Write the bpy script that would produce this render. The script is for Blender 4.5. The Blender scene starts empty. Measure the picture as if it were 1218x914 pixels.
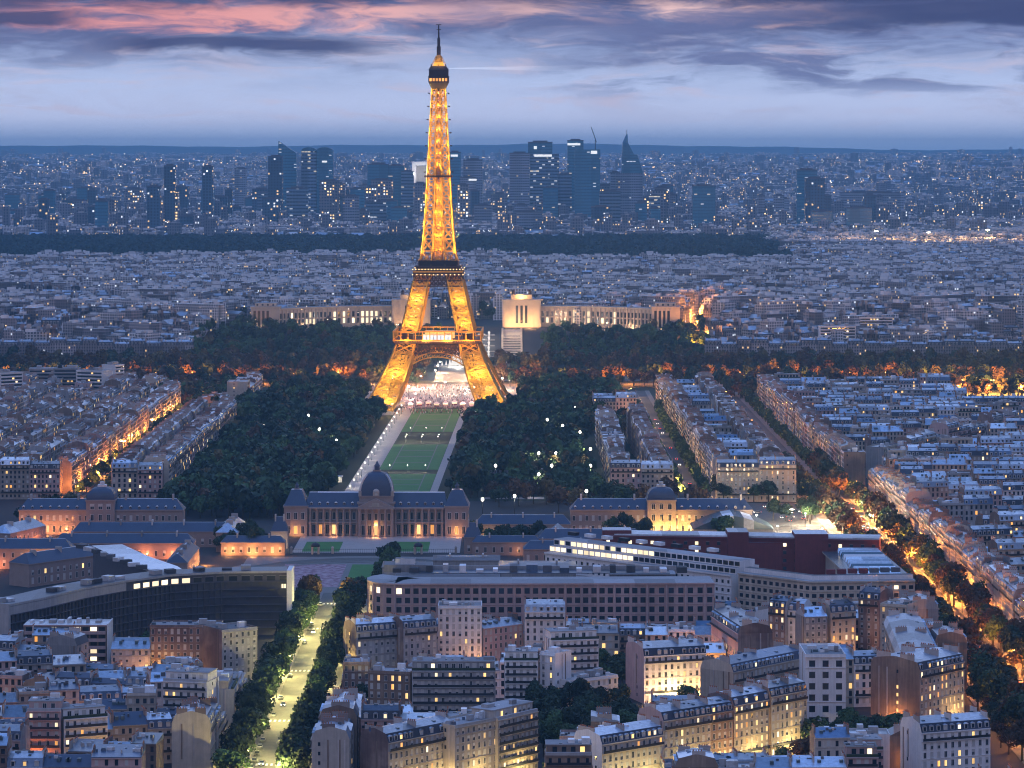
import bpy, math, random
import numpy as np
from mathutils import Vector

# ------------------------------------------------------------------ camera, sky, exposure
F, H, CX, HY = 3812.0, 213.0, 609.0, 185.0        # focal length in photo pixels, eye height, picture centre, horizon row
sc = bpy.context.scene
cam_d = bpy.data.cameras.new("camera")
cam = bpy.data.objects.new("camera", cam_d)
sc.collection.objects.link(cam)
cam.location = (0, 0, H)
cam.rotation_euler = (math.radians(90), 0, 0)
cam_d.sensor_width = 36
cam_d.lens = 36 * F / 1218
cam_d.shift_y = (HY - 457) / 1218
cam_d.clip_start = 1
cam_d.clip_end = 60000
sc.camera = cam
sc.view_settings.view_transform = 'Standard'
sc.view_settings.look = 'None'
sc.view_settings.exposure = 0.25
sc.view_settings.gamma = 1
sc.render.film_transparent = False
cy = sc.cycles
cy.use_denoising = True
cy.filter_width = 1.1
cy.max_bounces = 4
cy.diffuse_bounces = 2
cy.glossy_bounces = 2
cy.transmission_bounces = 2
cy.volume_bounces = 2
cy.transparent_max_bounces = 8
cy.sample_clamp_indirect = 3
cy.caustics_reflective = False
cy.caustics_refractive = False

SKY_GAIN = 1.3
HAZE_DENSITY = 5.0e-5

world = bpy.data.worlds.new("World")
sc.world = world
world.use_nodes = True

class NT:
    """small helper round a node tree"""
    def __init__(s, tree):
        s.t = tree; tree.nodes.clear()
    def n(s, kind, **kw):
        nd = s.t.nodes.new(kind)
        for k, v in kw.items():
            setattr(nd, k, v)
        return nd
    def put(s, sock, v):
        if isinstance(v, (int, float)):
            sock.default_value = v
        elif isinstance(v, (tuple, list)):
            sock.default_value = tuple(v) if len(sock.default_value) == len(v) else tuple(v) + (1,)
        elif v is not None:
            s.t.links.new(v, sock)
    def math(s, op, a, b=None, c=None, clamp=False):
        nd = s.n('ShaderNodeMath', operation=op, use_clamp=clamp)
        s.put(nd.inputs[0], a)
        if b is not None: s.put(nd.inputs[1], b)
        if c is not None: s.put(nd.inputs[2], c)
        return nd.outputs[0]
    def vmath(s, op, a, b=None, out=0):
        nd = s.n('ShaderNodeVectorMath', operation=op)
        s.put(nd.inputs[0], a)
        if b is not None: s.put(nd.inputs[1], b)
        return nd.outputs[out]
    def mix(s, f, a, b, blend='MIX'):
        nd = s.n('ShaderNodeMix', data_type='RGBA', blend_type=blend)
        s.put(nd.inputs[0], f); s.put(nd.inputs[6], a); s.put(nd.inputs[7], b)
        return nd.outputs[2]
    def sep(s, v):
        nd = s.n('ShaderNodeSeparateXYZ'); s.put(nd.inputs[0], v); return nd.outputs
    def comb(s, x, y, z):
        nd = s.n('ShaderNodeCombineXYZ')
        for i, v in enumerate((x, y, z)): s.put(nd.inputs[i], v)
        return nd.outputs[0]
    def noise(s, vec, scale, detail=4, rough=0.55, out=0):
        nd = s.n('ShaderNodeTexNoise')
        s.put(nd.inputs['Vector'], vec); nd.inputs['Scale'].default_value = scale
        nd.inputs['Detail'].default_value = detail; nd.inputs['Roughness'].default_value = rough
        return nd.outputs[out]
    def smooth(s, v, a, b):
        nd = s.n('ShaderNodeMapRange', interpolation_type='SMOOTHSTEP')
        s.put(nd.inputs[0], v); nd.inputs[1].default_value = a; nd.inputs[2].default_value = b
        return nd.outputs[0]
    def ramp(s, v, stops):
        nd = s.n('ShaderNodeValToRGB')
        el = nd.color_ramp.elements
        while len(el) < len(stops): el.new(0.5)
        for e, (p, c) in zip(el, stops):
            e.position = p; e.color = tuple(c) + (1,)
        s.put(nd.inputs[0], v)
        return nd.outputs[0]

def build_sky():
    t = NT(world.node_tree)
    d = t.n('ShaderNodeTexCoord').outputs['Generated']
    x, y, z = t.sep(d)[0:3]
    hor = t.math('SQRT', t.math('ADD', t.math('MULTIPLY', x, x), t.math('MULTIPLY', y, y)))
    e = t.math('MULTIPLY', t.math('DIVIDE', z, t.math('MAXIMUM', hor, 0.01)), F)       # 3812 * tan(elevation)
    a = t.math('MULTIPLY', t.math('ARCTAN2', x, y), F)                                  # 3812 * azimuth from north-west
    # clear part of the dusk sky: lavender low down, slate blue above
    base = t.ramp(t.math('DIVIDE', e, 1000.0, clamp=True), [
        (0.0, (0.22, 0.33, 0.54)), (0.018, (0.34, 0.42, 0.61)), (0.045, (0.46, 0.505, 0.68)), (0.09, (0.35, 0.425, 0.62)),
        (0.135, (0.165, 0.22, 0.39)), (0.18, (0.07, 0.095, 0.22)), (1.0, (0.10, 0.15, 0.31))])
    high = t.ramp(t.math('DIVIDE', e, 20000.0, clamp=True), [(0.0, (0.115, 0.165, 0.34)), (0.15, (0.16, 0.33, 0.80)), (1.0, (0.17, 0.42, 1.05))])
    west = t.math('MULTIPLY', t.math('MULTIPLY', t.smooth(e, 350, 900), t.math('SUBTRACT', 1.0, t.smooth(e, 1800, 4200))), t.smooth(y, 0.15, 0.8))
    high = t.mix(west, high, (0.52, 0.62, 0.88))     # after-sunset band added in unseen sky above the clouds, lighting the roofs
    c = t.mix(t.smooth(e, 250, 900), base, high)
    # clouds
    p = t.comb(t.math('MULTIPLY', a, 0.0022), t.math('MULTIPLY', e, 0.0105), 1.7)
    warp = t.noise(t.vmath('MULTIPLY', p, (2.2, 2.2, 2.2)), 1.0, 3, 0.5, out=1)
    pw = t.vmath('ADD', p, t.vmath('MULTIPLY', t.vmath('SUBTRACT', warp, (0.5, 0.5, 0.5)), (0.6, 0.55, 0.5)))
    n1 = t.noise(pw, 1.35, 10, 0.64)
    n2 = t.noise(t.vmath('ADD', t.vmath('MULTIPLY', pw, (1.6, 1.3, 1)), (7.3, 2.1, 0)), 1.6, 10, 0.66)
    front = t.smooth(y, 0.2, 0.8)
    lowcap = t.math('SUBTRACT', 1.0, t.smooth(e, 500, 1500))
    def band(v, c0, w0, w1):
        return t.math('SUBTRACT', 1.0, t.smooth(t.math('ABSOLUTE', t.math('SUBTRACT', v, c0)), w0, w1))
    # pale lilac veils in the middle of the sky
    veil = t.math('MULTIPLY', t.smooth(n2, 0.47, 0.68), t.math('MULTIPLY', t.smooth(e, 25, 70), t.math('SUBTRACT', 1.0, t.smooth(e, 150, 190))))
    c = t.mix(t.math('MULTIPLY', veil, 0.75), c, (0.36, 0.37, 0.50))
    # slate-blue cloud bodies, heavier higher up and to the east
    heavy = t.math('MULTIPLY', t.smooth(n1, 0.43, 0.60), t.smooth(e, 60, 150))
    c = t.mix(t.math('MULTIPLY', heavy, 0.92), c, (0.055, 0.078, 0.19))
    # afterglow between the clouds: one long band in the west, one in the middle
    wob = t.math('MULTIPLY', t.math('SUBTRACT', n2, 0.5), 90.0)
    ew = t.math('ADD', e, wob)
    glow1 = t.math('MULTIPLY', band(ew, 170, 8, 26), band(a, -330, 130, 420))
    glow2 = t.math('MULTIPLY', band(ew, 172, 5, 20), band(a, 150, 90, 320))
    glow = t.math('MAXIMUM', glow1, t.math('MULTIPLY', glow2, 0.85))
    glow = t.math('MULTIPLY', glow, t.smooth(t.noise(t.vmath('MULTIPLY', pw, (2.4, 3.4, 1)), 1.2, 8, 0.6), 0.36, 0.56))
    c = t.mix(t.math('MULTIPLY', glow, 0.92), c, t.mix(t.smooth(a, -450, 200), (0.60, 0.235, 0.225), (0.72, 0.46, 0.42)))
    east = t.math('MULTIPLY', t.smooth(t.noise(t.vmath('MULTIPLY', pw, (1.9, 2.4, 1)), 1.15, 8, 0.62), 0.44, 0.60), t.math('MULTIPLY', t.smooth(a, -60, 160), t.math('MULTIPLY', t.smooth(e, 55, 95), t.math('SUBTRACT', 1.0, t.smooth(e, 165, 200)))))
    c = t.mix(t.math('MULTIPLY', east, 0.85), c, (0.075, 0.098, 0.22))
    wisp = t.math('MULTIPLY', t.smooth(t.noise(t.vmath('MULTIPLY', pw, (2.6, 5.0, 1)), 1.3, 8, 0.6), 0.52, 0.70), t.math('MULTIPLY', t.smooth(e, 20, 50), t.math('SUBTRACT', 1.0, t.smooth(e, 120, 160))))
    c = t.mix(t.math('MULTIPLY', wisp, 0.5), c, (0.47, 0.40, 0.48))
    # long dark bars
    ew2 = t.math('ADD', e, t.math('MULTIPLY', t.math('SUBTRACT', n1, 0.5), 60.0))
    bar1 = t.math('MULTIPLY', band(t.math('ADD', ew2, t.math('MULTIPLY', a, 0.035)), 121, 4, 15), band(a, -320, 100, 200))
    bar2 = t.math('MULTIPLY', band(ew2, 168, 6, 14), band(a, -590, 40, 120))
    bar3 = t.math('MULTIPLY', t.smooth(ew2, 172, 188), t.math('SUBTRACT', 1.0, t.smooth(e, 240, 420)))
    bar4 = t.math('MULTIPLY', band(t.math('SUBTRACT', ew2, t.math('MULTIPLY', a, 0.02)), 158, 10, 24), t.smooth(a, 200, 480))
    bar = t.math('MAXIMUM', t.math('MAXIMUM', bar1, bar2), t.math('MAXIMUM', bar3, bar4))
    c = t.mix(t.math('MULTIPLY', bar, 0.9), c, (0.014, 0.030, 0.105))
    c = t.mix(t.math('SUBTRACT', 1.0, t.math('MULTIPLY', front, 1.0)), c, t.ramp(t.math('DIVIDE', e, 6000.0, clamp=True), [
        (0, (0.20, 0.155, 0.16)), (0.35, (0.12, 0.155, 0.30)), (1.0, (0.13, 0.29, 0.74))]))
    sky = t.n('ShaderNodeTexSky', sky_type='NISHITA')
    sky.sun_disc = False
    sky.sun_elevation = math.radians(-2.0)
    sky.sun_rotation = math.radians(-40)
    nb = t.n('ShaderNodeBackground'); t.put(nb.inputs[0], sky.outputs[0]); nb.inputs[1].default_value = 0.05
    bg = t.n('ShaderNodeBackground'); t.put(bg.inputs[0], c); bg.inputs[1].default_value = SKY_GAIN
    add = t.n('ShaderNodeAddShader'); t.put(add.inputs[0], nb.outputs[0]); t.put(add.inputs[1], bg.outputs[0])
    out = t.n('ShaderNodeOutputWorld'); t.put(out.inputs[0], add.outputs[0])
build_sky()

sun_d = bpy.data.lights.new("afterglow", 'SUN')
sun_d.energy = 0.16
sun_d.angle = math.radians(50)
sun_d.color = (1.0, 0.84, 0.84)
sun = bpy.data.objects.new("afterglow", sun_d)
sc.collection.objects.link(sun)
sun.rotation_euler = (math.radians(52), 0, math.radians(-28))

# ------------------------------------------------------------------ helpers
R = random.Random(7)
rad = math.radians
def G(px, py, z=0.0):
    """ground point seen at a photo pixel, for a point z metres above datum"""
    y = (H - z) * F / (py - HY)
    return ((px - CX) * y / F, y)

def terrain(x, y):
    def ss(a, b, v):
        t = min(1, max(0, (v - a) / (b - a))); return t * t * (3 - 2 * t)
    z = 28 * ss(3255, 3430, y) + 4 * ss(3600, 5600, y) + 18 * ss(6500, 7300, y) + 95 * ss(8300, 13800, y) + 48 * ss(14000, 24000, y)
    ridge = 112 + 10 * math.sin(x * 0.0009 + 1) + 5 * math.sin(x * 0.0031) + 3 * math.sin(x * 0.011) - 34 * ss(300, 4200, x)
    z += ridge * ss(25000, 29000, y)
    return z

MATS = {}
def new_mat(name):
    m = bpy.data.materials.new(name); m.use_nodes = True
    MATS[name] = m
    return m, NT(m.node_tree)

def mat(name, col, rough=0.8, metal=0.0, var=0.25, scale=0.6, rnd=0.0, seams=0.0, spec=0.3, alt=None, big=0.0, streak=0.0):
    m, t = new_mat(name)
    co = t.n('ShaderNodeTexCoord').outputs['Object']
    geo = t.n('ShaderNodeNewGeometry')
    pos = geo.outputs['Position']
    n = t.noise(pos, scale, 5, 0.6)
    f = t.math('ADD', 1.0 - var, t.math('MULTIPLY', n, 2 * var))
    if rnd:
        bw = t.n('ShaderNodeTexWhiteNoise', noise_dimensions='3D')
        t.put(bw.inputs[0], t.vmath('FLOOR', t.vmath('MULTIPLY', pos, (0.055, 0.055, 0.0))))
        f = t.math('MULTIPLY', f, t.math('ADD', 1 - rnd, t.math('MULTIPLY', bw.outputs[0], 2 * rnd)))
        oi = t.n('ShaderNodeObjectInfo').outputs['Random']
        f = t.math('MULTIPLY', f, t.math('ADD', 1 - rnd, t.math('MULTIPLY', oi, 2 * rnd)))
    c = col
    if alt:
        c = t.mix(t.smooth(t.noise(pos, big or scale * 0.2, 3), 0.4, 0.6), col, alt)
    if streak:
        sv = t.noise(t.vmath('MULTIPLY', pos, (1.0, 1.0, 0.07)), 1.3, 4, 0.6)
        f = t.math('MULTIPLY', f, t.math('ADD', 1 - streak, t.math('MULTIPLY', sv, 2 * streak)))
    if seams:
        w = t.n('ShaderNodeTexWave', wave_type='BANDS', bands_direction='X')
        t.put(w.inputs[0], co); w.inputs['Scale'].default_value = seams
        f = t.math('MULTIPLY', f, t.math('ADD', 0.82, t.math('MULTIPLY', w.outputs[1], 0.25)))
    cc = t.vmath('SCALE', c if not isinstance(c, tuple) else t.comb(*c), None)
    nd = cc.node; t.put(nd.inputs['Scale'], f)
    b = t.n('ShaderNodeBsdfPrincipled')
    t.put(b.inputs['Base Color'], cc)
    b.inputs['Roughness'].default_value = rough
    b.inputs['Metallic'].default_value = metal
    b.inputs['Specular IOR Level'].default_value = spec
    o = t.n('ShaderNodeOutputMaterial'); t.put(o.inputs[0], b.outputs[0])
    return m

def glow_mat(name, col, strength, rnd=0.0, sample=False):
    m, t = new_mat(name)
    e = t.n('ShaderNodeEmission'); e.inputs[0].default_value = tuple(col) + (1,)
    s = strength
    if rnd:
        oi = t.n('ShaderNodeObjectInfo').outputs['Random']
        s = t.math('MULTIPLY', strength, t.math('ADD', 1 - rnd, t.math('MULTIPLY', oi, 2 * rnd)))
    t.put(e.inputs[1], s)
    o = t.n('ShaderNodeOutputMaterial'); t.put(o.inputs[0], e.outputs[0])
    m.cycles.emission_sampling = 'FRONT' if sample else 'NONE'
    return m

def window_wall(name, col, bay=2.6, floor=3.1, wx=(0.28, 0.72), wz=(0.22, 0.8), glass=(0.03, 0.04, 0.06), lit=0.06, strength=2.0,
                warm=(1.0, 0.62, 0.25), rough=0.7, cool=0.3, var=0.3, glow_big=0.0, rnd=0.25, spec=0.3):
    """masonry or curtain wall of a building too far off for its windows to be modelled: rows of panes, some of them lit"""
    m, t = new_mat(name)
    g = t.n('ShaderNodeNewGeometry')
    P, N = g.outputs['Position'], g.outputs['True Normal']
    tan = t.vmath('CROSS_PRODUCT', N, (0, 0, 1))
    u = t.vmath('DOT_PRODUCT', P, tan, out=1)
    w = t.vmath('DOT_PRODUCT', P, N, out=1)
    z = t.sep(P)[2]
    up = t.math('ABSOLUTE', t.sep(N)[2])
    ub, zb = t.math('DIVIDE', u, bay), t.math('DIVIDE', z, floor)
    fu, fz = t.math('FRACT', ub), t.math('FRACT', zb)
    def inside(v, a, b):
        return t.math('MULTIPLY', t.math('GREATER_THAN', v, a), t.math('LESS_THAN', v, b))
    win = t.math('MULTIPLY', t.math('MULTIPLY', inside(fu, *wx), inside(fz, *wz)), t.math('LESS_THAN', up, 0.35))
    cell = t.comb(t.math('FLOOR', ub), t.math('FLOOR', zb), t.math('FLOOR', t.math('DIVIDE', w, 7.0)))
    wn = t.n('ShaderNodeTexWhiteNoise', noise_dimensions='3D'); t.put(wn.inputs[0], cell)
    wv, wc = wn.outputs[0], wn.outputs[1]
    dens = lit
    if glow_big:
        dens = t.math('MULTIPLY', lit, t.math('MULTIPLY', t.smooth(t.noise(P, glow_big, 2), 0.35, 0.7), 2.0))
    on = t.math('MULTIPLY', win, t.math('LESS_THAN', wv, dens))
    n = t.noise(P, 0.35, 4, 0.6)
    f = t.math('ADD', 1 - var, t.math('MULTIPLY', n, 2 * var))
    blk = t.n('ShaderNodeTexWhiteNoise', noise_dimensions='3D')
    t.put(blk.inputs[0], t.vmath('FLOOR', t.vmath('MULTIPLY', P, (0.045, 0.045, 0.0))))
    f = t.math('MULTIPLY', f, t.math('ADD', 1 - rnd, t.math('MULTIPLY', blk.outputs[0], 2 * rnd)))
    sc_ = t.vmath('SCALE', t.comb(*col)); t.put(sc_.node.inputs['Scale'], f)
    base = t.mix(win, sc_, glass)
    b = t.n('ShaderNodeBsdfPrincipled')
    t.put(b.inputs['Base Color'], base)
    t.put(b.inputs['Roughness'], t.math('SUBTRACT', rough, t.math('MULTIPLY', win, rough - 0.15)))
    b.inputs['Specular IOR Level'].default_value = spec
    tint = t.mix(t.math('LESS_THAN', t.sep(wc)[1], cool), warm, (0.85, 0.9, 1.0))
    t.put(b.inputs['Emission Color'], tint)
    t.put(b.inputs['Emission Strength'], t.math('MULTIPLY', on, t.math('MULTIPLY', t.math('ADD', 0.35, t.sep(wc)[0]), strength)))
    o = t.n('ShaderNodeOutputMaterial'); t.put(o.inputs[0], b.outputs[0])
    m.cycles.emission_sampling = 'NONE'
    return m

def zinc(name, col, rough=0.36, metal=0.35, seams=1.1):
    return mat(name, col, rough, 0.6, 0.5, 0.7, rnd=0.38, seams=seams, spec=0.5)

# walls
mat('limestone', (0.42, 0.365, 0.31), streak=0.3, rnd=0.18, scale=0.4)
mat('cream_stone', (0.52, 0.44, 0.35), streak=0.25, rnd=0.15, scale=0.4)
mat('pink_stone', (0.52, 0.36, 0.33), streak=0.25, rnd=0.12, scale=0.3)
mat('grey_render', (0.36, 0.35, 0.35), streak=0.4, rnd=0.22, scale=0.4)
mat('white_render', (0.80, 0.77, 0.75), streak=0.22, rnd=0.10, scale=0.4, var=0.15)
mat('tan_brick', (0.26, 0.19, 0.14), streak=0.45, rnd=0.2, scale=0.5, alt=(0.22, 0.155, 0.12))
mat('brown_party_wall', (0.18, 0.12, 0.105), streak=0.5, rnd=0.2, scale=0.5, alt=(0.30, 0.22, 0.18))
mat('red_brick', (0.19, 0.05, 0.05), streak=0.3, rnd=0.1, scale=0.4)
mat('school_stone', (0.33, 0.26, 0.23), scale=0.3)
mat('palace_stone', (0.52, 0.45, 0.36), scale=0.1)
mat('concrete', (0.42, 0.40, 0.39), streak=0.3, scale=0.3)
mat('dark_concrete', (0.10, 0.10, 0.12), scale=0.3)
# roofs
mat('slate', (0.030, 0.038, 0.062), 0.5, 0, 0.3, 0.5, rnd=0.3, spec=0.5)
mat('slate_blue', (0.052, 0.070, 0.115), 0.5, 0, 0.25, 0.2, spec=0.5)
zinc('zinc', (0.40, 0.46, 0.54))
zinc('pale_zinc', (0.72, 0.74, 0.76), rough=0.5)
zinc('dark_zinc', (0.12, 0.17, 0.25))
mat('gravel_roof', (0.30, 0.29, 0.29), rnd=0.25, scale=0.5)
mat('bitumen', (0.10, 0.10, 0.11), 0.7, rnd=0.3, scale=0.5)
mat('green_terrace', (0.04, 0.055, 0.03), scale=1.5)
mat('chimney_brick', (0.26, 0.20, 0.18), rnd=0.3, scale=0.8)
mat('chimney_render', (0.50, 0.44, 0.40), rnd=0.25, scale=0.8)
mat('terracotta', (0.42, 0.17, 0.09), scale=2.0)
mat('white_paint', (0.78, 0.77, 0.76), 0.5, var=0.1)
mat('frame_paint', (0.60, 0.58, 0.55), 0.5, var=0.1)
mat('blind', (0.55, 0.53, 0.50), 0.6, var=0.1)
mat('dark_metal', (0.03, 0.033, 0.04), 0.5, 0.2)
mat('steel', (0.25, 0.26, 0.28), 0.4, 0.6)
mat('glass_dark', (0.018, 0.024, 0.036), 0.12, 0, 0.2, spec=0.7)
mat('glass_roof', (0.10, 0.15, 0.17), 0.2, 0.2, spec=0.7)
mat('teal_glass', (0.03, 0.075, 0.11), 0.15, 0.1, 0.2, 0.1, spec=0.7)
# ground
mat('asphalt', (0.045, 0.045, 0.05), 0.75, 0, 0.3, 0.08, alt=(0.075, 0.073, 0.075))
mat('pale_asphalt', (0.11, 0.11, 0.105), 0.8, 0, 0.45, 0.25)
mat('pavement', (0.20, 0.19, 0.18), 0.85, 0, 0.2, 0.3)
mat('gravel', (0.42, 0.36, 0.32), 0.9, 0, 0.2, 0.2)
mat('city_ground', (0.025, 0.026, 0.032), 0.9, 0, 0.3, 0.02, alt=(0.045, 0.042, 0.042))
mat('lawn', (0.065, 0.20, 0.05), 0.9, 0, 0.3, 0.08)
mat('park_ground', (0.018, 0.028, 0.014), 0.95, 0, 0.4, 0.05)
mat('flower_bed', (0.25, 0.13, 0.16), 0.9, 0, 0.45, 0.35, alt=(0.42, 0.30, 0.33), big=0.3)
mat('marking', (0.75, 0.74, 0.7), 0.6, var=0.1)
mat('hill_wood', (0.03, 0.05, 0.05), 0.95, 0, 0.4, 0.004)
# leaves
mat('leaf_dark', (0.024, 0.044, 0.022), 0.7, 0, 0.5, 0.4, rnd=0.3)
mat('leaf_green', (0.045, 0.085, 0.030), 0.7, 0, 0.5, 0.4, rnd=0.3)
mat('leaf_rust', (0.075, 0.042, 0.018), 0.7, 0, 0.5, 0.4, rnd=0.3)
mat('leaf_plane', (0.10, 0.075, 0.025), 0.7, 0, 0.4, 0.4, rnd=0.25)
mat('wood_far', (0.022, 0.046, 0.038), 0.9, 0, 0.5, 0.02)
mat('bark', (0.05, 0.04, 0.03), 0.9)
# iron
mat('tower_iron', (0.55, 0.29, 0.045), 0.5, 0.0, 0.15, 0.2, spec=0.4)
mat('dark_unlit_iron', (0.045, 0.026, 0.028), 0.6, 0.0, 0.2, 0.2)  # the tower's unlit parts: shade put into the iron's colour
# lit things
glow_mat('lit_warm', (1.0, 0.60, 0.22), 1.3, 0.5)
glow_mat('lit_pale', (1.0, 0.80, 0.50), 1.5, 0.4)
glow_mat('lit_orange', (1.0, 0.42, 0.10), 1.3, 0.4)
glow_mat('lamp_white', (1.0, 0.92, 0.75), 9)
glow_mat('lamp_yellow', (1.0, 0.78, 0.32), 9)
glow_mat('lamp_orange', (1.0, 0.45, 0.10), 9)
glow_mat('headlight_glow', (1.0, 0.93, 0.8), 8)
glow_mat('tail_glow', (1.0, 0.06, 0.03), 5)
glow_mat('sign_white', (0.95, 0.97, 1.0), 1.0)
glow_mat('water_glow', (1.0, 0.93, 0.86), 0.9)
glow_mat('spark', (1.0, 0.62, 0.25), 2.6)
mat('water', (0.6, 0.62, 0.65), 0.3, var=0.1)
mat('car_paint', (0.25, 0.26, 0.28), 0.3, 0.3, rnd=0.9)
# far walls with pane patterns
window_wall('city_wall', (0.30, 0.27, 0.27), lit=0.055, strength=3.0, rnd=.55)
window_wall('city_wall_white', (0.60, 0.57, 0.56), rnd=.4, bay=3.2, floor=2.9, wx=(0.2, 0.75), lit=0.06, strength=3.0)
window_wall('city_wall_dark', (0.13, 0.12, 0.13), lit=0.07, strength=3.0, rnd=.5)
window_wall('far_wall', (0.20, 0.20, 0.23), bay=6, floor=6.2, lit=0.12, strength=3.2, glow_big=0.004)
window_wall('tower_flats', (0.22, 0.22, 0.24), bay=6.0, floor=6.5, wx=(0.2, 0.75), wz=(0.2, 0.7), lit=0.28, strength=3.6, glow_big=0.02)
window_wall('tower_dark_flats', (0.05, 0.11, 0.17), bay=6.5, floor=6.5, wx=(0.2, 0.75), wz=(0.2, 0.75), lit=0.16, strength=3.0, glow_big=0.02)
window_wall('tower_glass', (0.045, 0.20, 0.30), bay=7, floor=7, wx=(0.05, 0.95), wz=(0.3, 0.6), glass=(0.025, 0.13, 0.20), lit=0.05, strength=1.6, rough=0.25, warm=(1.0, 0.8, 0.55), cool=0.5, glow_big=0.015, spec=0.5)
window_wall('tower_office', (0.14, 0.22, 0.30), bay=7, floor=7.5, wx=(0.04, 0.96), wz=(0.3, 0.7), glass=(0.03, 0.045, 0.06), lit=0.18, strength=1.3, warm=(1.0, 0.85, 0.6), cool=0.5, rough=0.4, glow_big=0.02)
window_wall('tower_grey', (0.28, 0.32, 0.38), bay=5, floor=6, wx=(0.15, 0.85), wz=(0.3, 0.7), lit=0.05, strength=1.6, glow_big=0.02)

class MB:
    """collects quads with material names, then links them as one mesh object"""
    def __init__(s):
        s.v, s.f, s.m = [], [], []
    def quad(s, a, b, c, d, m):
        i = len(s.v); s.v += [a, b, c, d]; s.f.append((i, i + 1, i + 2, i + 3)); s.m.append(m)
    def hexa(s, lo, hi, m, mtop=None, bottom=False):
        i = len(s.v); s.v += list(lo) + list(hi)
        for k in range(4):
            s.f.append((i + k, i + (k + 1) % 4, i + 4 + (k + 1) % 4, i + 4 + k)); s.m.append(m)
        s.f.append((i + 4, i + 5, i + 6, i + 7)); s.m.append(mtop or m)
        if bottom:
            s.f.append((i + 3, i + 2, i + 1, i)); s.m.append(m)
    def box(s, x0, x1, y0, y1, z0, z1, m, mtop=None, bottom=True):
        s.hexa([(x0, y0, z0), (x1, y0, z0), (x1, y1, z0), (x0, y1, z0)],
               [(x0, y0, z1), (x1, y0, z1), (x1, y1, z1), (x0, y1, z1)], m, mtop, bottom)
    def frus(s, b, z0, t, z1, m, mtop=None, bottom=False):
        s.hexa([(b[0], b[2], z0), (b[1], b[2], z0), (b[1], b[3], z0), (b[0], b[3], z0)],
               [(t[0], t[2], z1), (t[1], t[2], z1), (t[1], t[3], z1), (t[0], t[3], z1)], m, mtop, bottom)
    def beam(s, p, q, w, m, h=None):
        p, q = Vector(p), Vector(q)
        d = (q - p)
        if d.length < 1e-6: return
        d.normalize()
        a = d.cross(Vector((0, 0, 1)))
        if a.length < 1e-3: a = Vector((1, 0, 0))
        a.normalize(); b = d.cross(a)
        a *= w / 2; b *= (h or w) / 2
        c = [a + b, a - b, -a - b, -a + b]
        s.hexa([tuple(p + k) for k in c], [tuple(q + k) for k in c], m, None, True)
    def lathe(s, cx, cy, prof, n, m, a0=0.0, a1=2 * math.pi):
        full = abs(a1 - a0 - 2 * math.pi) < 1e-6
        i = len(s.v)
        for r, z in prof:
            for k in range(n + (0 if full else 1)):
                a = a0 + (a1 - a0) * k / n
                s.v.append((cx + r * math.cos(a), cy + r * math.sin(a), z))
        c = n if full else n + 1
        for j in range(len(prof) - 1):
            for k in range(n):
                k2 = (k + 1) % c
                s.f.append((i + j * c + k, i + j * c + k2, i + (j + 1) * c + k2, i + (j + 1) * c + k)); s.m.append(m)
    def add(s, o, x=0, y=0, z=0, rot=0.0, sc_=1.0):
        i = len(s.v); c, n = math.cos(rot), math.sin(rot)
        s.v += [(x + sc_ * (a * c - b * n), y + sc_ * (a * n + b * c), z + sc_ * e) for a, b, e in o.v]
        s.f += [tuple(k + i for k in f) for f in o.f]; s.m += o.m
    def mesh(s, name):
        return make_mesh(name, np.array(s.v, dtype=np.float32).reshape(-1, 3), np.array(s.f, dtype=np.int32).reshape(-1, 4), s.m)
    def build(s, name, parent=None, loc=(0, 0, 0), rot=0.0):
        return link(name, s.mesh(name), parent, loc, rot)

def make_mesh(name, V, Q, m):
    me = bpy.data.meshes.new(name)
    me.vertices.add(len(V)); me.vertices.foreach_set('co', V.ravel())
    me.loops.add(Q.size); me.loops.foreach_set('vertex_index', Q.ravel())
    me.polygons.add(len(Q))
    me.polygons.foreach_set('loop_start', np.arange(0, Q.size, 4, dtype=np.int32))
    if isinstance(m, str):
        me.materials.append(MATS[m])
    else:
        names = sorted(set(m)); ix = {k: i for i, k in enumerate(names)}
        for k in names: me.materials.append(MATS[k])
        me.polygons.foreach_set('material_index', np.array([ix[k] for k in m], dtype=np.int32))
    me.update(calc_edges=True)
    me.shade_flat()
    return me

LINK = sc.collection.objects.link
def link(name, me, parent=None, loc=(0, 0, 0), rot=0.0, scale=None):
    o = bpy.data.objects.new(name, me); LINK(o)
    if parent: o.parent = parent
    o.location = loc
    if rot: o.rotation_euler = (0, 0, rot)
    if scale: o.scale = scale
    return o
def tag(o, label=None, cat=None, group=None, kind=None):
    if label: o['label'] = label
    if cat: o['category'] = cat
    if group: o['group'] = group
    if kind: o['kind'] = kind
    return o
def thing(name, label, cat, loc=(0, 0, 0), rot=0.0, group=None):
    return tag(link(name, None, None, loc, rot), label, cat, group)
def structure(name, mb, loc=(0, 0, 0), rot=0.0):
    return tag(mb.build(name, None, loc, rot), kind='structure')
def copy_tree(o, parent=None):
    c = o.copy(); LINK(c)
    if parent: c.parent = parent
    for ch in list(o.children): copy_tree(ch, c)
    return c
ORD = 'first second third fourth fifth sixth seventh eighth ninth tenth eleventh twelfth thirteenth fourteenth fifteenth sixteenth seventeenth eighteenth nineteenth twentieth'.split()
def lamp(parent, loc, energy, col, radius=0.25, name='lamp_light', spot=None, aim=None):
    d = bpy.data.lights.new(name, 'SPOT' if spot else 'POINT')
    d.energy = energy; d.color = col; d.shadow_soft_size = radius
    o = bpy.data.objects.new(name, d); LINK(o); o.parent = parent; o.location = loc
    if spot:
        d.spot_size = rad(spot); d.spot_blend = 0.6
        o.rotation_euler = Vector(aim).to_track_quat('-Z', 'Y').to_euler()
    return o

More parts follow.
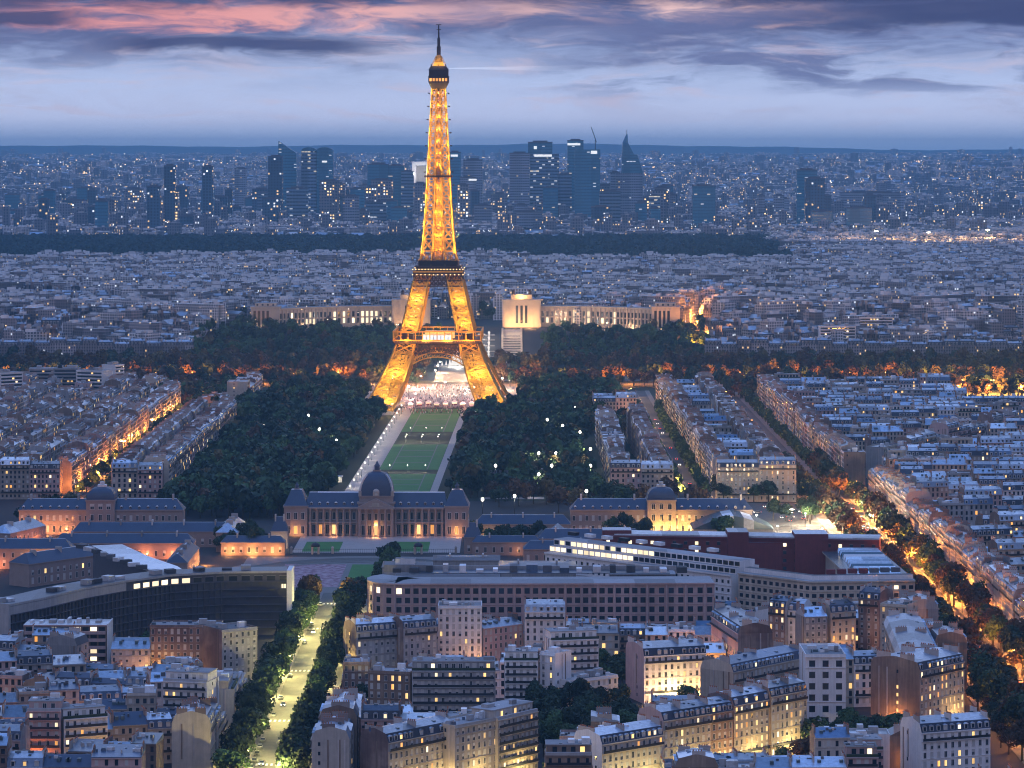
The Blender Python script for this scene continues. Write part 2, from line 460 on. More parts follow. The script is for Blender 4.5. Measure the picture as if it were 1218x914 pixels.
# ------------------------------------------------------------------ air
hz = MB(); hz.box(-6200, 6200, -150, 31500, -3, 372, 'water')
haze = hz.build('haze'); tag(haze, kind='stuff')
m, t = new_mat('haze_air')
pv = t.n('ShaderNodeVolumePrincipled')
pv.inputs['Color'].default_value = (0.36, 0.74, 1.0, 1)
pv.inputs['Density'].default_value = HAZE_DENSITY
pv.inputs['Anisotropy'].default_value = 0.0
o_ = t.n('ShaderNodeOutputMaterial'); t.put(o_.inputs[1], pv.outputs[0])
haze.data.materials.clear(); haze.data.materials.append(m)

# ------------------------------------------------------------------ ground
def terrain_sheet():
    xs = np.concatenate([np.linspace(-5800, -700, 30), np.linspace(-600, 600, 13), np.linspace(700, 5800, 30)])
    ys = np.concatenate([np.linspace(-100, 3200, 12), np.linspace(3255, 3430, 8), np.linspace(3600, 13700, 24), np.linspace(13800, 24500, 20), np.linspace(25000, 30500, 20)])
    V = np.array([(x, y, terrain(x, y)) for y in ys for x in xs], dtype=np.float32)
    n = len(xs)
    Q = np.array([(j * n + i, j * n + i + 1, (j + 1) * n + i + 1, (j + 1) * n + i) for j in range(len(ys) - 1) for i in range(n - 1)], dtype=np.int32)
    mm = ['hill_wood' if ys[j] > 20000 else 'city_ground' for j in range(len(ys) - 1) for i in range(n - 1)]
    o = link('ground', make_mesh('ground', V, Q, mm)); tag(o, kind='structure')
    o.data.polygons.foreach_set('use_smooth', [True] * len(Q))
terrain_sheet()

def axis(y):                                       # centre line of the park, the school and the iron tower
    return -62 - (2690 - y) * 0.0155
def flat(name, x0, x1, y0, y1, z, m, slope=False):
    b = MB()
    n = 1 if not slope else 8
    for k in range(n):
        a, c = y0 + (y1 - y0) * k / n, y0 + (y1 - y0) * (k + 1) / n
        if slope:
            b.quad((x0 + axis(a), a, z), (x1 + axis(a), a, z), (x1 + axis(c), c, z), (x0 + axis(c), c, z), m)
        else:
            b.quad((x0, a, z), (x1, a, z), (x1, c, z), (x0, c, z), m)
    return structure(name, b)
def street(name, x, half, y0, y1, m='asphalt', walk=6.0, dash=True):
    b = MB()
    b.quad((x - half, y0, 0.05), (x + half, y0, 0.05), (x + half, y1, 0.05), (x - half, y1, 0.05), m)
    for s in (-1, 1):
        xa, xb = sorted((x + s * half, x + s * (half + walk)))
        b.box(xa, xb, y0, y1, 0, 0.17, 'pavement')
    if dash:
        y = y0
        while y < y1:
            b.quad((x - 0.12, y, 0.065), (x + 0.12, y, 0.065), (x + 0.12, y + 3, 0.065), (x - 0.12, y + 3, 0.065), 'marking')
            y += 9
    return structure(name, b)
AV1, AV2 = -84.5, 198.0
street('yellow_avenue_road', AV1, 7.2, 900, 1560, 'pale_asphalt', walk=10, dash=False)
street('orange_avenue_road', AV2, 11, 900, 1985, walk=8)
street('school_street_road', 112, 8, 1965, 2900, walk=4)
street('planted_avenue_road', 192, 7, 1985, 2900, walk=7)
street('western_street_road', -262, 8, 1900, 2900, walk=4)
# ------------------------------------------------------------------ iron tower
TX, TY = -61.5, 2690.0
TZ = [0, 9, 25, 47, 57, 66, 90, 110, 116, 130, 146, 170, 195, 220, 245, 272, 290]
TO = [62.5, 56.5, 47.5, 37.0, 33.4, 30.4, 24.6, 20.0, 17.2, 14.0, 12.3, 10.6, 9.2, 7.9, 6.6, 5.2, 4.4]
TI = [37.5, 33.5, 27.3, 20.6, 18.6, 16.7, 11.6, 7.8, 6.6, 5.0, 4.2, 3.2, 2.6, 2.2, 1.9, 1.5, 1.2]
def to_(z): return float(np.interp(z, TZ, TO))
def ti_(z): return float(np.interp(z, TZ, TI))
def leg_mesh(b, sx, sy, levels, ch, br, inner=True):
    for k, z in enumerate(levels):
        def cor(zz):
            o, i = to_(zz), ti_(zz)
            return [(sx * o, sy * o, zz), (sx * i, sy * o, zz), (sx * i, sy * i, zz), (sx * o, sy * i, zz)]
        A = cor(z)
        for j in range(4):
            if inner or j in (0, 3): b.beam(A[j], A[(j + 1) % 4], br, 'tower_iron')
        if k + 1 < len(levels):
            B = cor(levels[k + 1])
            for j in range(4):
                b.beam(A[j], B[j], ch, 'tower_iron')
                if not inner and j in (1, 2): continue
                b.beam(A[j], B[(j + 1) % 4], br, 'tower_iron')
                b.beam(A[(j + 1) % 4], B[j], br, 'tower_iron')
                wide = (Vector(A[j]) - Vector(A[(j + 1) % 4])).length
                if wide > 8 and inner and j in (0, 3):                       # secondary lattice inside each panel
                    ma = (Vector(A[j]) + Vector(A[(j + 1) % 4])) / 2; mb_ = (Vector(B[j]) + Vector(B[(j + 1) % 4])) / 2
                    l_, r_ = (Vector(A[j]) + Vector(B[j])) / 2, (Vector(A[(j + 1) % 4]) + Vector(B[(j + 1) % 4])) / 2
                    for p, q in ((ma, l_), (ma, r_), (mb_, l_), (mb_, r_)):
                        b.beam(p, q, br * 0.55, 'tower_iron')
def iron_tower():
    t = thing('iron_tower', 'tall golden floodlit iron lattice tower standing at the end of the long lawns', 'tower', (TX, TY, 0), rad(-0.9))
    l1 = [3 + 54 * k / 7 for k in range(8)]
    l2 = [66 + 47 * k / 6 for k in range(7)]
    for sx in (-1, 1):
        for sy in (-1, 1):
            b = MB(); leg_mesh(b, sx, sy, l1, 1.7, 0.95); b.build('leg', t)
            b = MB(); leg_mesh(b, sx, sy, l2, 1.4, 0.8); b.build('upper_leg', t)
            b = MB()
            c = 50 * sx, 50 * sy
            b.frus((c[0] - 15, c[0] + 15, c[1] - 15, c[1] + 15), 0, (c[0] - 13.5, c[0] + 13.5, c[1] - 13.5, c[1] + 13.5), 3, 'limestone')
            b.build('masonry_foot', t)
    # shaft above the second platform: four corner columns, face bracing, lift column
    b = MB()
    z, lv = 121.0, []
    while z < 268:
        lv.append(z); z += max(6.0, to_(z) * 0.74)
    lv.append(272)
    for sx in (-1, 1):
        for sy in (-1, 1):
            leg_mesh(b, sx, sy, lv, 1.0, 0.72, False)
    for k in range(0, len(lv) - 1):
        z0, z1 = lv[k], lv[k + 1]
        for s in (-1, 1):
            for f in (lambda u, v, zz: (u, v, zz), lambda u, v, zz: (v, u, zz)):
                o0, o1, i0, i1 = to_(z0) * s, to_(z1) * s, ti_(z0), ti_(z1)
                if k % 2 == 0:
                    b.beam(f(-i0, o0, z0), f(i0, o0, z0), 0.5, 'tower_iron')
                if i0 > 1.0:
                    b.beam(f(-i0, o0, z0), f(i1, o1, z1), 0.5, 'tower_iron')
                    b.beam(f(i0, o0, z0), f(-i1, o1, z1), 0.5, 'tower_iron')
    b.build('shaft', t)
    b = MB()
    for sx in (-1, 1):
        for sy in (-1, 1):
            b.beam((sx * 2.9, sy * 2.9, 116), (sx * 1.5, sy * 1.5, 272), 1.0, 'tower_iron')
    z = 118
    while z < 268:
        for s in (-1, 1):
            q = 2.9 - 1.4 * (z - 116) / 156
            b.beam((-q, s * q, z), (q, s * q, z + 4), 0.7, 'tower_iron'); b.beam((q, s * q, z), (-q, s * q, z + 4), 0.7, 'tower_iron')
            b.beam((s * q, -q, z), (s * q, q, z + 4), 0.6, 'tower_iron'); b.beam((-q, s * q, z), (q, s * q, z), 1.0, 'tower_iron')
        z += 4
    b.build('lift_column', t)
    # arches and the deep girders between the legs
    for ax_ in range(2):
        for s in (-1, 1):
            b = MB()
            def put(u, zz, off=0.0):
                v = s * (to_(zz) - 1.0 + off)
                return (u, v, zz) if ax_ == 0 else (v, u, zz)
            N = 30; prev = None
            for k in range(N + 1):
                a = math.pi * k / N
                u, zz = -37.5 * math.cos(a), 10 + 36.0 * math.sin(a)
                u2, zz2 = -40.5 * math.cos(a), 10 + 39.5 * math.sin(a)
                p, q = put(u, zz), put(u2, min(zz2, 50))
                b.beam(p, q, 0.5, 'tower_iron')
                if prev:
                    b.beam(prev[0], p, 1.0, 'tower_iron'); b.beam(prev[1], q, 1.0, 'tower_iron')
                    b.beam(prev[0], q, 0.45, 'tower_iron')
                prev = (p, q)
            b.build('arch', t)
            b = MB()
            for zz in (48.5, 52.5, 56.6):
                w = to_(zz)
                b.beam(put(-w, zz), put(w, zz), 0.9, 'dark_unlit_iron')
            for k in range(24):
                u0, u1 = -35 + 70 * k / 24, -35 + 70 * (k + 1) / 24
                b.beam(put(u0, 48.5), put(u1, 52.5), 0.55, 'dark_unlit_iron'); b.beam(put(u1, 48.5), put(u0, 52.5), 0.55, 'dark_unlit_iron')
                b.beam(put(u0, 52.5), put(u1, 56.6), 0.55, 'dark_unlit_iron'); b.beam(put(u1, 52.5), put(u0, 56.6), 0.55, 'dark_unlit_iron')
                b.beam(put(u0, 48.5), put(u0, 56.6), 0.5, 'dark_unlit_iron')
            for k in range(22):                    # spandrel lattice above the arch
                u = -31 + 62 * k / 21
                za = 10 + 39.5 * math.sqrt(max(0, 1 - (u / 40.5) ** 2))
                if za < 47.5: b.beam(put(u, za), put(u + (2 if u < 0 else -2), 48.5), 0.5, 'dark_unlit_iron')
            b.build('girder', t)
    # first platform: deck, gallery with posts, rails, pavilions
    b = MB()
    b.box(-36, 36, -36, 36, 57, 58.2, 'dark_unlit_iron')
    d = b.build('first_deck', t)
    for nm, zs in (('gallery_rail', (59.2, 66.4)), ):
        for k in range(4):
            b = MB()
            for zz in zs:
                b.box(-36.6, 36.6, -36.9, -35.9, zz, zz + 1.0, 'tower_iron')
            for j in range(13):
                u = -36 + 6 * j
                b.box(u - 0.35, u + 0.35, -36.7, -36.0, 60.2, 66.4, 'tower_iron')
            for j in range(36):
                u = -35 + 2 * j
                b.box(u - 0.1, u + 0.1, -36.5, -36.3, 58.2, 59.2, 'tower_iron')
            b.build(nm, t, (0, 0, 0), k * math.pi / 2)
    for x0, x1 in ((-12.5, 12.5), ):
        for s in (-1, 1):
            b = MB()
            y0, y1 = sorted((s * 31.0, s * 22.0))
            b.box(x0, x1, y0, y1, 58.2, 64.5, 'white_paint', 'gravel_roof')
            p = b.build('first_floor_pavilion', t)
            b = MB()
            for j in range(8):
                b.box(x0 + 0.8 + j * 3.0, x0 + 3.1 + j * 3.0, s * 31.05 - 0.1, s * 31.05 + 0.1, 59.5, 63.6, 'sign_white')
            b.build('pavilion_window', p)
    for s in (-1, 1):
        b = MB(); x0, x1 = sorted((s * 30.0, s * 21)); b.box(x0, x1, -14, 14, 58.2, 64, 'dark_unlit_iron'); b.build('side_pavilion', t)
    # second platform
    b = MB()
    b.box(-20.8, 20.8, -20.8, 20.8, 113.8, 115.4, 'dark_unlit_iron')
    b.box(-18.5, 18.5, -18.5, 18.5, 115.4, 119.6, 'dark_unlit_iron')
    b.box(-19.6, 19.6, -19.6, 19.6, 119.6, 120.6, 'dark_unlit_iron')
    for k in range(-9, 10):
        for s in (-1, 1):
            b.beam((k * 2.1, s * 19.4, 110.5), (k * 2.25, s * 20.7, 113.8), 0.5, 'dark_unlit_iron'); b.beam((s * 19.4, k * 2.1, 110.5), (s * 20.7, k * 2.25, 113.8), 0.5, 'dark_unlit_iron')
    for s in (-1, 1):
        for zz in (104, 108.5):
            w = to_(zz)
            b.beam((-w, s * w, zz), (w, s * w, zz), 0.9, 'dark_unlit_iron'); b.beam((s * w, -w, zz), (s * w, w, zz), 0.9, 'dark_unlit_iron')
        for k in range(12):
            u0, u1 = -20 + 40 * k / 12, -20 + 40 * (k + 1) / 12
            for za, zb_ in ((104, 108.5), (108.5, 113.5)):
                b.beam((u0, s * 20.4, za), (u1, s * 20.4, zb_), .5, 'dark_unlit_iron'); b.beam((u1, s * 20.4, za), (u0, s * 20.4, zb_), .5, 'dark_unlit_iron')
                b.beam((s * 20.4, u0, za), (s * 20.4, u1, zb_), .5, 'dark_unlit_iron'); b.beam((s * 20.4, u1, za), (s * 20.4, u0, zb_), .5, 'dark_unlit_iron')
    b.box(-16.5, 16.5, -16.5, 16.5, 120.6, 124.5, 'dark_unlit_iron'); b.box(-17.2, 17.2, -17.2, 17.2, 124.5, 125.3, 'dark_unlit_iron')
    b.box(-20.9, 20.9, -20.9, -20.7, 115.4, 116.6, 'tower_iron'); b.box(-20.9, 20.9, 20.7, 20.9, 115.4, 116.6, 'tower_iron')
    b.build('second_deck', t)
    for zz, w, n in ((117.6, 20.9, 17), (113.2, 21.0, 13)):
        for k in range(n):
            u = -w + 2 * w * k / (n - 1)
            for s in (-1, 1):
                b = MB(); b.box(u - 0.42, u + 0.42, s * w - 0.3, s * w + 0.3, zz, zz + 0.8, 'spark'); b.build('deck_lamp', t)
    b = MB(); b.box(-11.6, 11.6, -11.6, 11.6, 194.6, 196.2, 'dark_unlit_iron'); b.build('middle_deck', t)
    # top gallery, cupola and mast
    b = MB()
    b.frus((-5.0, 5.0, -5.0, 5.0), 267, (-8.2, 8.2, -8.2, 8.2), 274, 'dark_unlit_iron', None, True)
    b.box(-8.4, 8.4, -8.4, 8.4, 274, 278.6, 'dark_unlit_iron')
    b.box(-8.8, 8.8, -8.8, 8.8, 278.6, 279.2, 'dark_unlit_iron')
    b.box(-8.0, 8.0, -8.0, 8.0, 279.2, 284.6, 'dark_unlit_iron')
    b.frus((-8.4, 8.4, -8.4, 8.4), 284.6, (-6.2, 6.2, -6.2, 6.2), 288, 'dark_unlit_iron', None, True)
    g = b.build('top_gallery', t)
    for k in range(6):
        b = MB(); b.box(-7.4 + k * 2.6, -5.6 + k * 2.6, -8.55, -8.4, 275, 277.6, 'lit_orange'); b.build('gallery_window', g)
    b = MB()
    b.frus((-4.8, 4.8, -4.8, 4.8), 288, (-3.6, 3.6, -3.6, 3.6), 291.5, 'tower_iron')
    b.lathe(0, 0, [(3.4, 291.5), (3.0, 294), (1.9, 296.5), (1.4, 298)], 12, 'tower_iron')
    for k in range(8):
        a = k * math.pi / 4
        b.beam((6.2 * math.cos(a), 6.2 * math.sin(a), 288), (2.2 * math.cos(a), 2.2 * math.sin(a), 296.5), 0.5, 'tower_iron')
    b.build('cupola', t)
    b = MB()
    b.lathe(0, 0, [(1.7, 297), (1.7, 304), (1.2, 305), (1.3, 311), (0.7, 312), (0.5, 322.5), (0.05, 323)], 8, 'dark_unlit_iron')
    b.box(-2.2, 2.2, -0.3, 0.3, 322.3, 322.9, 'dark_unlit_iron'); b.box(-2.0, 2.0, -0.3, 0.3, 318.4, 318.9, 'dark_unlit_iron')
    b.build('antenna', t)
    # the floodlights mounted in and on the lattice
    yel, org = (1.0, 0.66, 0.14), (1.0, 0.40, 0.04)
    hous = MB(); hous.box(-0.5, 0.5, -0.5, 0.5, -0.5, 0.5, 'dark_unlit_iron'); hm = hous.mesh('floodlight')
    def fl(loc, e, col):
        o = link('floodlight', hm, t, loc)
        lamp(o, (0, 0, 0.9), e, col, 0.5, 'floodlight_beam')
    for sx in (-1, 1):
        for sy in (-1, 1):
            for z in (6, 19, 32, 45):
                c = (to_(z) + ti_(z)) / 2
                fl((sx * c, sy * c, z), 13000 if z < 40 else 5000, yel)
            for z in (69, 80, 91):
                c = (to_(z) + ti_(z)) / 2
                fl((sx * c, sy * c, z), 9000, yel)
    for sx in (-1, 1):                               # outside the faces that look on the park and their sides
        for z in (14, 36):
            o, i = to_(z), ti_(z)
            fl((sx * (o + i) / 2, -(o + 9), z - 4), 19000, yel)
        for z in (74, 94):
            o, i = to_(z), ti_(z)
            fl((sx * (o + i) / 2, -(o + 6), z - 2), 8000, yel)
        z = 133
        while z < 266:
            o = to_(z)
            fl((sx * (o + 2.6), -(o + 2.6), z), 6200 * (o / 8) ** 1.3, yel)
            fl((sx * (o + 2.6), (o + 2.6), z), 2600 * (o / 8) ** 1.3, org)
            z += 11
    z = 134
    while z < 266:
        o = to_(z)
        for sy in (-1, 1):
            fl((0, sy * o * 0.62, z), 4200 * (o / 8) ** 1.2, org)
        z += 10
    for sy in (-1, 1):
        fl((0, sy * 30, 52), 9000, org)
    fl((0, 0, 60.5), 50000, org)
    for s in (-1, 1):
        fl((s * 26, -40.5, 58), 12000, org); fl((s * 9, -40.5, 58), 9000, org)
        fl((s * 6.0, -7.5, 288.6), 1800, yel)
    fl((0, -8.5, 288.6), 1400, yel)
    b = MB()                                         # rotating beacon's beam, drawn as a glowing see-through wedge
    b.frus((-0.35, 0.35, -0.35, 0.35), 0, (-3.4, 3.4, -3.4, 3.4), 150, 'beam_glow')
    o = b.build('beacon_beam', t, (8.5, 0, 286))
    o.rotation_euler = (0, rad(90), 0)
m, t_ = new_mat('beam_glow')
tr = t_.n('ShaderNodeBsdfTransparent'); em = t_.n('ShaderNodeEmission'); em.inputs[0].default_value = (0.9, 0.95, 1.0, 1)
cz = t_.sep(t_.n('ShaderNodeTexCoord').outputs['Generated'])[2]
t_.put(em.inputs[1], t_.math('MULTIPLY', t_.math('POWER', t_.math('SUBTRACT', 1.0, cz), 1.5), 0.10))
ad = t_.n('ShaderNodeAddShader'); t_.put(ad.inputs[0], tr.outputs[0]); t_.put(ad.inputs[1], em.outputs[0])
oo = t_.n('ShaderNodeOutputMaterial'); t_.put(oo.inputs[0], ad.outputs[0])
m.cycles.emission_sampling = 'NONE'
iron_tower()

# ------------------------------------------------------------------ windows shared by all buildings: 1 m wide, 1 m high, scaled when placed
def win_mesh(name, pane, frame='frame_paint', sill=True, half=None):
    b = MB()
    b.box(-0.5, -0.41, -0.10, 0.04, 0, 1, frame); b.box(0.41, 0.5, -0.10, 0.04, 0, 1, frame)
    b.box(-0.41, 0.41, -0.10, 0.04, 0.94, 1, frame)
    b.box(-0.56, 0.56, -0.22, 0.04, -0.05, 0.0, frame)
    b.box(-0.41, 0.41, -0.02, 0.03, 0, 0.94, pane)
    b.box(-0.025, 0.025, -0.06, -0.02, 0, 0.94, frame)
    if half: b.box(-0.41, 0.41, -0.05, -0.02, 0.5, 0.94, half)
    return b.mesh(name)
WIN = {'dark': win_mesh('window', 'glass_dark'), 'blind': win_mesh('window', 'glass_dark', half='blind'), 'shut': win_mesh('window', 'blind'),
       'warm': win_mesh('window', 'lit_warm'), 'pale': win_mesh('window', 'lit_pale'), 'orange': win_mesh('window', 'lit_orange')}
b_ = MB(); b_.box(-0.5, 0.5, -0.02, 0.03, 0, 1, 'glass_dark'); b_.box(-0.55, 0.55, -0.15, 0.03, 1.0, 1.06, 'concrete'); WIN['plain'] = b_.mesh('window')
b_ = MB(); b_.box(-0.5, 0.5, -0.02, 0.03, 0, 1, 'lit_pale'); b_.box(-0.55, 0.55, -0.15, 0.03, 1.0, 1.06, 'concrete'); WIN['plain_lit'] = b_.mesh('window')
def pick(rr, lit):
    v = rr.random() * 1.7
    if v < lit * 0.6: return 'warm'
    if v < lit: return rr.choice(['pale', 'orange'])
    return rr.choice(['dark', 'dark', 'blind', 'blind', 'shut'])
def win(parent, kind, x, y, z, w, h, rot=0.0):
    return link('window', WIN[kind], parent, (x, y, z), rot, (w, 1, h))

def polyline_len(p): return [math.dist(p[i], p[i + 1]) for i in range(len(p) - 1)]
def ribbon(front, depth, z0, z1, m, mtop, b=None, off=0.0, pitch=0.0):
    """a slab building along a front line (left to right as seen from outside), going back by depth"""
    b = b or MB()
    P = [Vector(p) for p in front]
    nrm = []
    for i in range(len(P)):
        a = P[max(0, i - 1)]; c = P[min(len(P) - 1, i + 1)]
        d = (c - a).normalized(); nrm.append(Vector((-d.y, d.x)))
    f = [P[i] + nrm[i] * off for i in range(len(P))]; k = [P[i] + nrm[i] * (depth - off) for i in range(len(P))]
    for i in range(len(P) - 1):
        lo = [(f[i].x, f[i].y, z0), (f[i + 1].x, f[i + 1].y, z0), (k[i + 1].x, k[i + 1].y, z0), (k[i].x, k[i].y, z0)]
        if pitch:
            q = [f[j] * (1 - pitch) + k[j] * pitch for j in (i, i + 1)]; r_ = [f[j] * pitch + k[j] * (1 - pitch) for j in (i, i + 1)]
            hi = [(q[0].x, q[0].y, z1), (q[1].x, q[1].y, z1), (r_[1].x, r_[1].y, z1), (r_[0].x, r_[0].y, z1)]
        else:
            hi = [(p[0], p[1], z1) for p in lo]
        b.hexa(lo, hi, m, mtop)
    return b
def along(front, step, margin=1.5):
    """points, angles and outward offsets at even steps along a line"""
    out = []
    for i in range(len(front) - 1):
        a, c = Vector(front[i]), Vector(front[i + 1]); L = (c - a).length
        n = max(1, int((L - (margin if i in (0, len(front) - 2) else 0)) / step)); d = (c - a) / L
        ang = math.atan2(d.y, d.x)
        for k in range(n):
            p = a + d * (L * (k + 0.5) / n); out.append((p.x, p.y, ang, L / n))
    return out

# ------------------------------------------------------------------ military school
def quad_dome(b, cx, cy, w, z0, h, m, n=9, top=0.16):
    for k in range(n):
        a0, a1 = k / n, (k + 1) / n
        def r_(a): return w * (top + (1 - top) * math.sqrt(max(0, 1 - a ** 2.1)))
        r0, r1 = r_(a0), r_(a1)
        b.frus((cx - r0, cx + r0, cy - r0, cy + r0), z0 + h * a0, (cx - r1, cx + r1, cy - r1, cy + r1), z0 + h * a1, m)
def lantern(b, cx, cy, z, s=1.0):
    b.box(cx - 2.2 * s, cx + 2.2 * s, cy - 2.2 * s, cy + 2.2 * s, z, z + 0.8 * s, 'school_stone')
    b.lathe(cx, cy, [(1.5 * s, z + 0.8 * s), (1.5 * s, z + 3 * s), (1.8 * s, z + 3.1 * s), (0.9 * s, z + 4.2 * s), (0.1, z + 6 * s)], 8, 'slate_blue')
def bull_eye(parent, x, y, z, s=1.0):
    b = MB(); b.box(-0.8 * s, 0.8 * s, -0.3, 1.4, 0, 1.5 * s, 'school_stone'); b.box(-0.45 * s, 0.45 * s, -0.36, -0.3, 0.3 * s, 1.2 * s, 'glass_dark')
    b.frus((-1.0 * s, 1.0 * s, -0.5, 1.5), 1.5 * s, (-0.2 * s, 0.2 * s, -0.4, 1.5), 2.1 * s, 'pale_zinc')
    b.build('dormer', parent, (x, y, z))
def military_school():
    x0 = axis(1792)
    t = thing('military_school', 'long domed classical school with columned centre and steep slate roofs behind two lawns', 'school', (x0, 1792, 0), rad(-0.8))
    W = 50.5
    b = MB()
    b.box(-40, 40, 1.5, 17, 0, 15.2, 'school_stone'); b.box(-40, 40, 0.9, 17.6, 15.2, 16.2, 'school_stone'); b.box(-40, 40, 1.1, 1.5, 7.3, 8.0, 'school_stone')
    b.build('wall', t)
    b = MB(); b.frus((-40, 40, 1.4, 17.2), 16.2, (-38, 38, 7.5, 11), 23.6, 'slate_blue', 'zinc')
    b.box(-38, 38, 8.9, 9.6, 23.6, 24.0, 'pale_zinc')
    rf = b.build('roof', t)
    for s in (-1, 1):
        for k in range(6): bull_eye(rf, s * (13.5 + 4.6 * k), 2.6, 17.2, 0.85)
    for s in (-1, 1):
        b = MB(); c = s * 45
        b.box(c - 6.5, c + 6.5, -1.5, 19, 0, 16.2, 'school_stone'); b.box(c - 7, c + 7, -2.1, 19.5, 16.2, 17.2, 'school_stone')
        p = b.build('end_pavilion', t)
        b = MB(); b.frus((c - 6.6, c + 6.6, -1.7, 19), 17.2, (c - 3, c + 3, 5, 12), 25.4, 'slate_blue', 'zinc'); b.build('roof', p)
        b = MB(); lantern(b, c, 8.5, 25.4, 0.7); b.build('lantern', p)
        for j in range(3):
            win(p, 'dark', c - 4 + 4 * j, -1.55, 9.6, 2.0, 4.0); win(p, ['dark', 'orange', 'dark'][j], c - 4 + 4 * j, -1.55, 1.6, 2.0, 4.4)
        lamp(p, (c, -5, 2.5), 1300, (1.0, 0.42, 0.12))
    for s in (-1, 1):
        for k in range(7):
            x = s * (12.5 + 3.75 * k)
            kind = 'warm' if k == 3 else ('orange' if k == 5 else 'dark')
            win(t, kind, x, 1.45, 1.2, 2.2, 5.4)
            win(t, 'dark', x, 1.45, 9.3, 1.8, 4.2)
        for k in range(8):
            b = MB(); x = s * (10.7 + 3.75 * k)
            b.lathe(x, -0.3, [(0.75, 8.1), (0.62, 9), (0.52, 14.4), (0.8, 15.2)], 10, 'school_stone'); b.lathe(x, -0.3, [(0.85, 0), (0.75, 7.3)], 10, 'school_stone')
            b.build('column', t)
        b = MB(); xa, xb = sorted((s * 9.8, s * 38.3)); b.box(xa, xb, -1.2, 1.5, 7.3, 8.1, 'school_stone'); b.build('balcony', t)
        b = MB(); b.box(xa, xb, -1.2, 0.9, 15.2, 16.2, 'school_stone'); b.build('cornice', t)
        lamp(t, (s * 24, -4, 2.0), 900, (1.0, 0.42, 0.12))
    b = MB(); b.box(-10, 10, -2, 20, 0, 18.2, 'school_stone'); b.box(-10.6, 10.6, -2.6, 20.6, 18.2, 19.2, 'school_stone')
    c = b.build('central_block', t)
    b = MB()
    i = len(b.v); b.v += [(-10.4, -5.4, 16.6), (10.4, -5.4, 16.6), (10.4, -2, 16.6), (-10.4, -2, 16.6), (0, -5.4, 21.6), (0, -5.4, 21.6), (0, -2, 21.6), (0, -2, 21.6)]
    for f in ((0, 1, 5, 4), (1, 2, 6, 5), (2, 3, 7, 6), (3, 0, 4, 7)): b.f.append(tuple(i + k for k in f)); b.m.append('school_stone')
    b.box(-10.6, 10.6, -5.6, -2, 15.6, 16.6, 'school_stone')
    b.box(-4, 4, -5.55, -5.4, 17.0, 17.6, 'limestone'); b.box(-2, 2, -5.55, -5.4, 17.6, 19.2, 'limestone')
    b.build('pediment', c)
    for k in range(6):
        b = MB(); x = -9 + 3.6 * k; b.lathe(x, -4.2, [(0.95, 0), (0.85, 1), (0.68, 14.6), (1.0, 15.6)], 10, 'school_stone'); b.build('column', c)
    for k in range(5):
        win(c, ['dark', 'dark', 'warm', 'dark', 'dark'][k], -7.2 + 3.6 * k, -2.05, 1, 2.0, 5.6); win(c, 'dark', -7.2 + 3.6 * k, -2.05, 9, 1.8, 4.2)
    lamp(c, (0, -3.2, 6.5), 800, (1.0, 0.5, 0.15)); lamp(c, (0, -8, 2), 1200, (1.0, 0.42, 0.12))
    b = MB(); b.box(-9.4, 9.4, -1, 17.8, 19.2, 22.0, 'school_stone'); b.box(-9.8, 9.8, -1.4, 18.2, 22.0, 22.7, 'school_stone')
    for s in (-1, 1):
        b.box(s * 9 - 0.8, s * 9 + 0.8, -1.6, 0, 22.7, 25.4, 'limestone')
    b.build('attic', c)
    b = MB(); quad_dome(b, 0, 8.4, 9.2, 22.7, 13.0, 'slate_blue', top=0.2)
    for sx in (-1, 1):
        for k in range(8):                            # pale lead ribs on the corners
            a0, a1 = k / 9, (k + 1) / 9
            r_ = lambda a: 9.28 * (0.2 + 0.8 * math.sqrt(max(0, 1 - a ** 2.1)))
            b.beam((sx * r_(a0), 8.4 - r_(a0), 22.7 + 13 * a0), (sx * r_(a1), 8.4 - r_(a1), 22.7 + 13 * a1), 0.9, 'pale_zinc')
    d = b.build('dome', c)
    b = MB(); lantern(b, 0, 8.4, 35.6, 1.0); b.build('lantern', d)
    b = MB(); b.box(-1.8, 1.8, -1.6, 0.6, 22.7, 24.6, 'limestone'); b.lathe(0, -0.6, [(1.9, 24.6), (1.7, 25.6), (0.9, 26.4), (0.1, 26.6)], 10, 'limestone')
    b.box(-0.8, 0.8, -1.7, -1.6, 23.1, 24.5, 'frame_paint'); b.build('clock_dormer', d)
military_school()

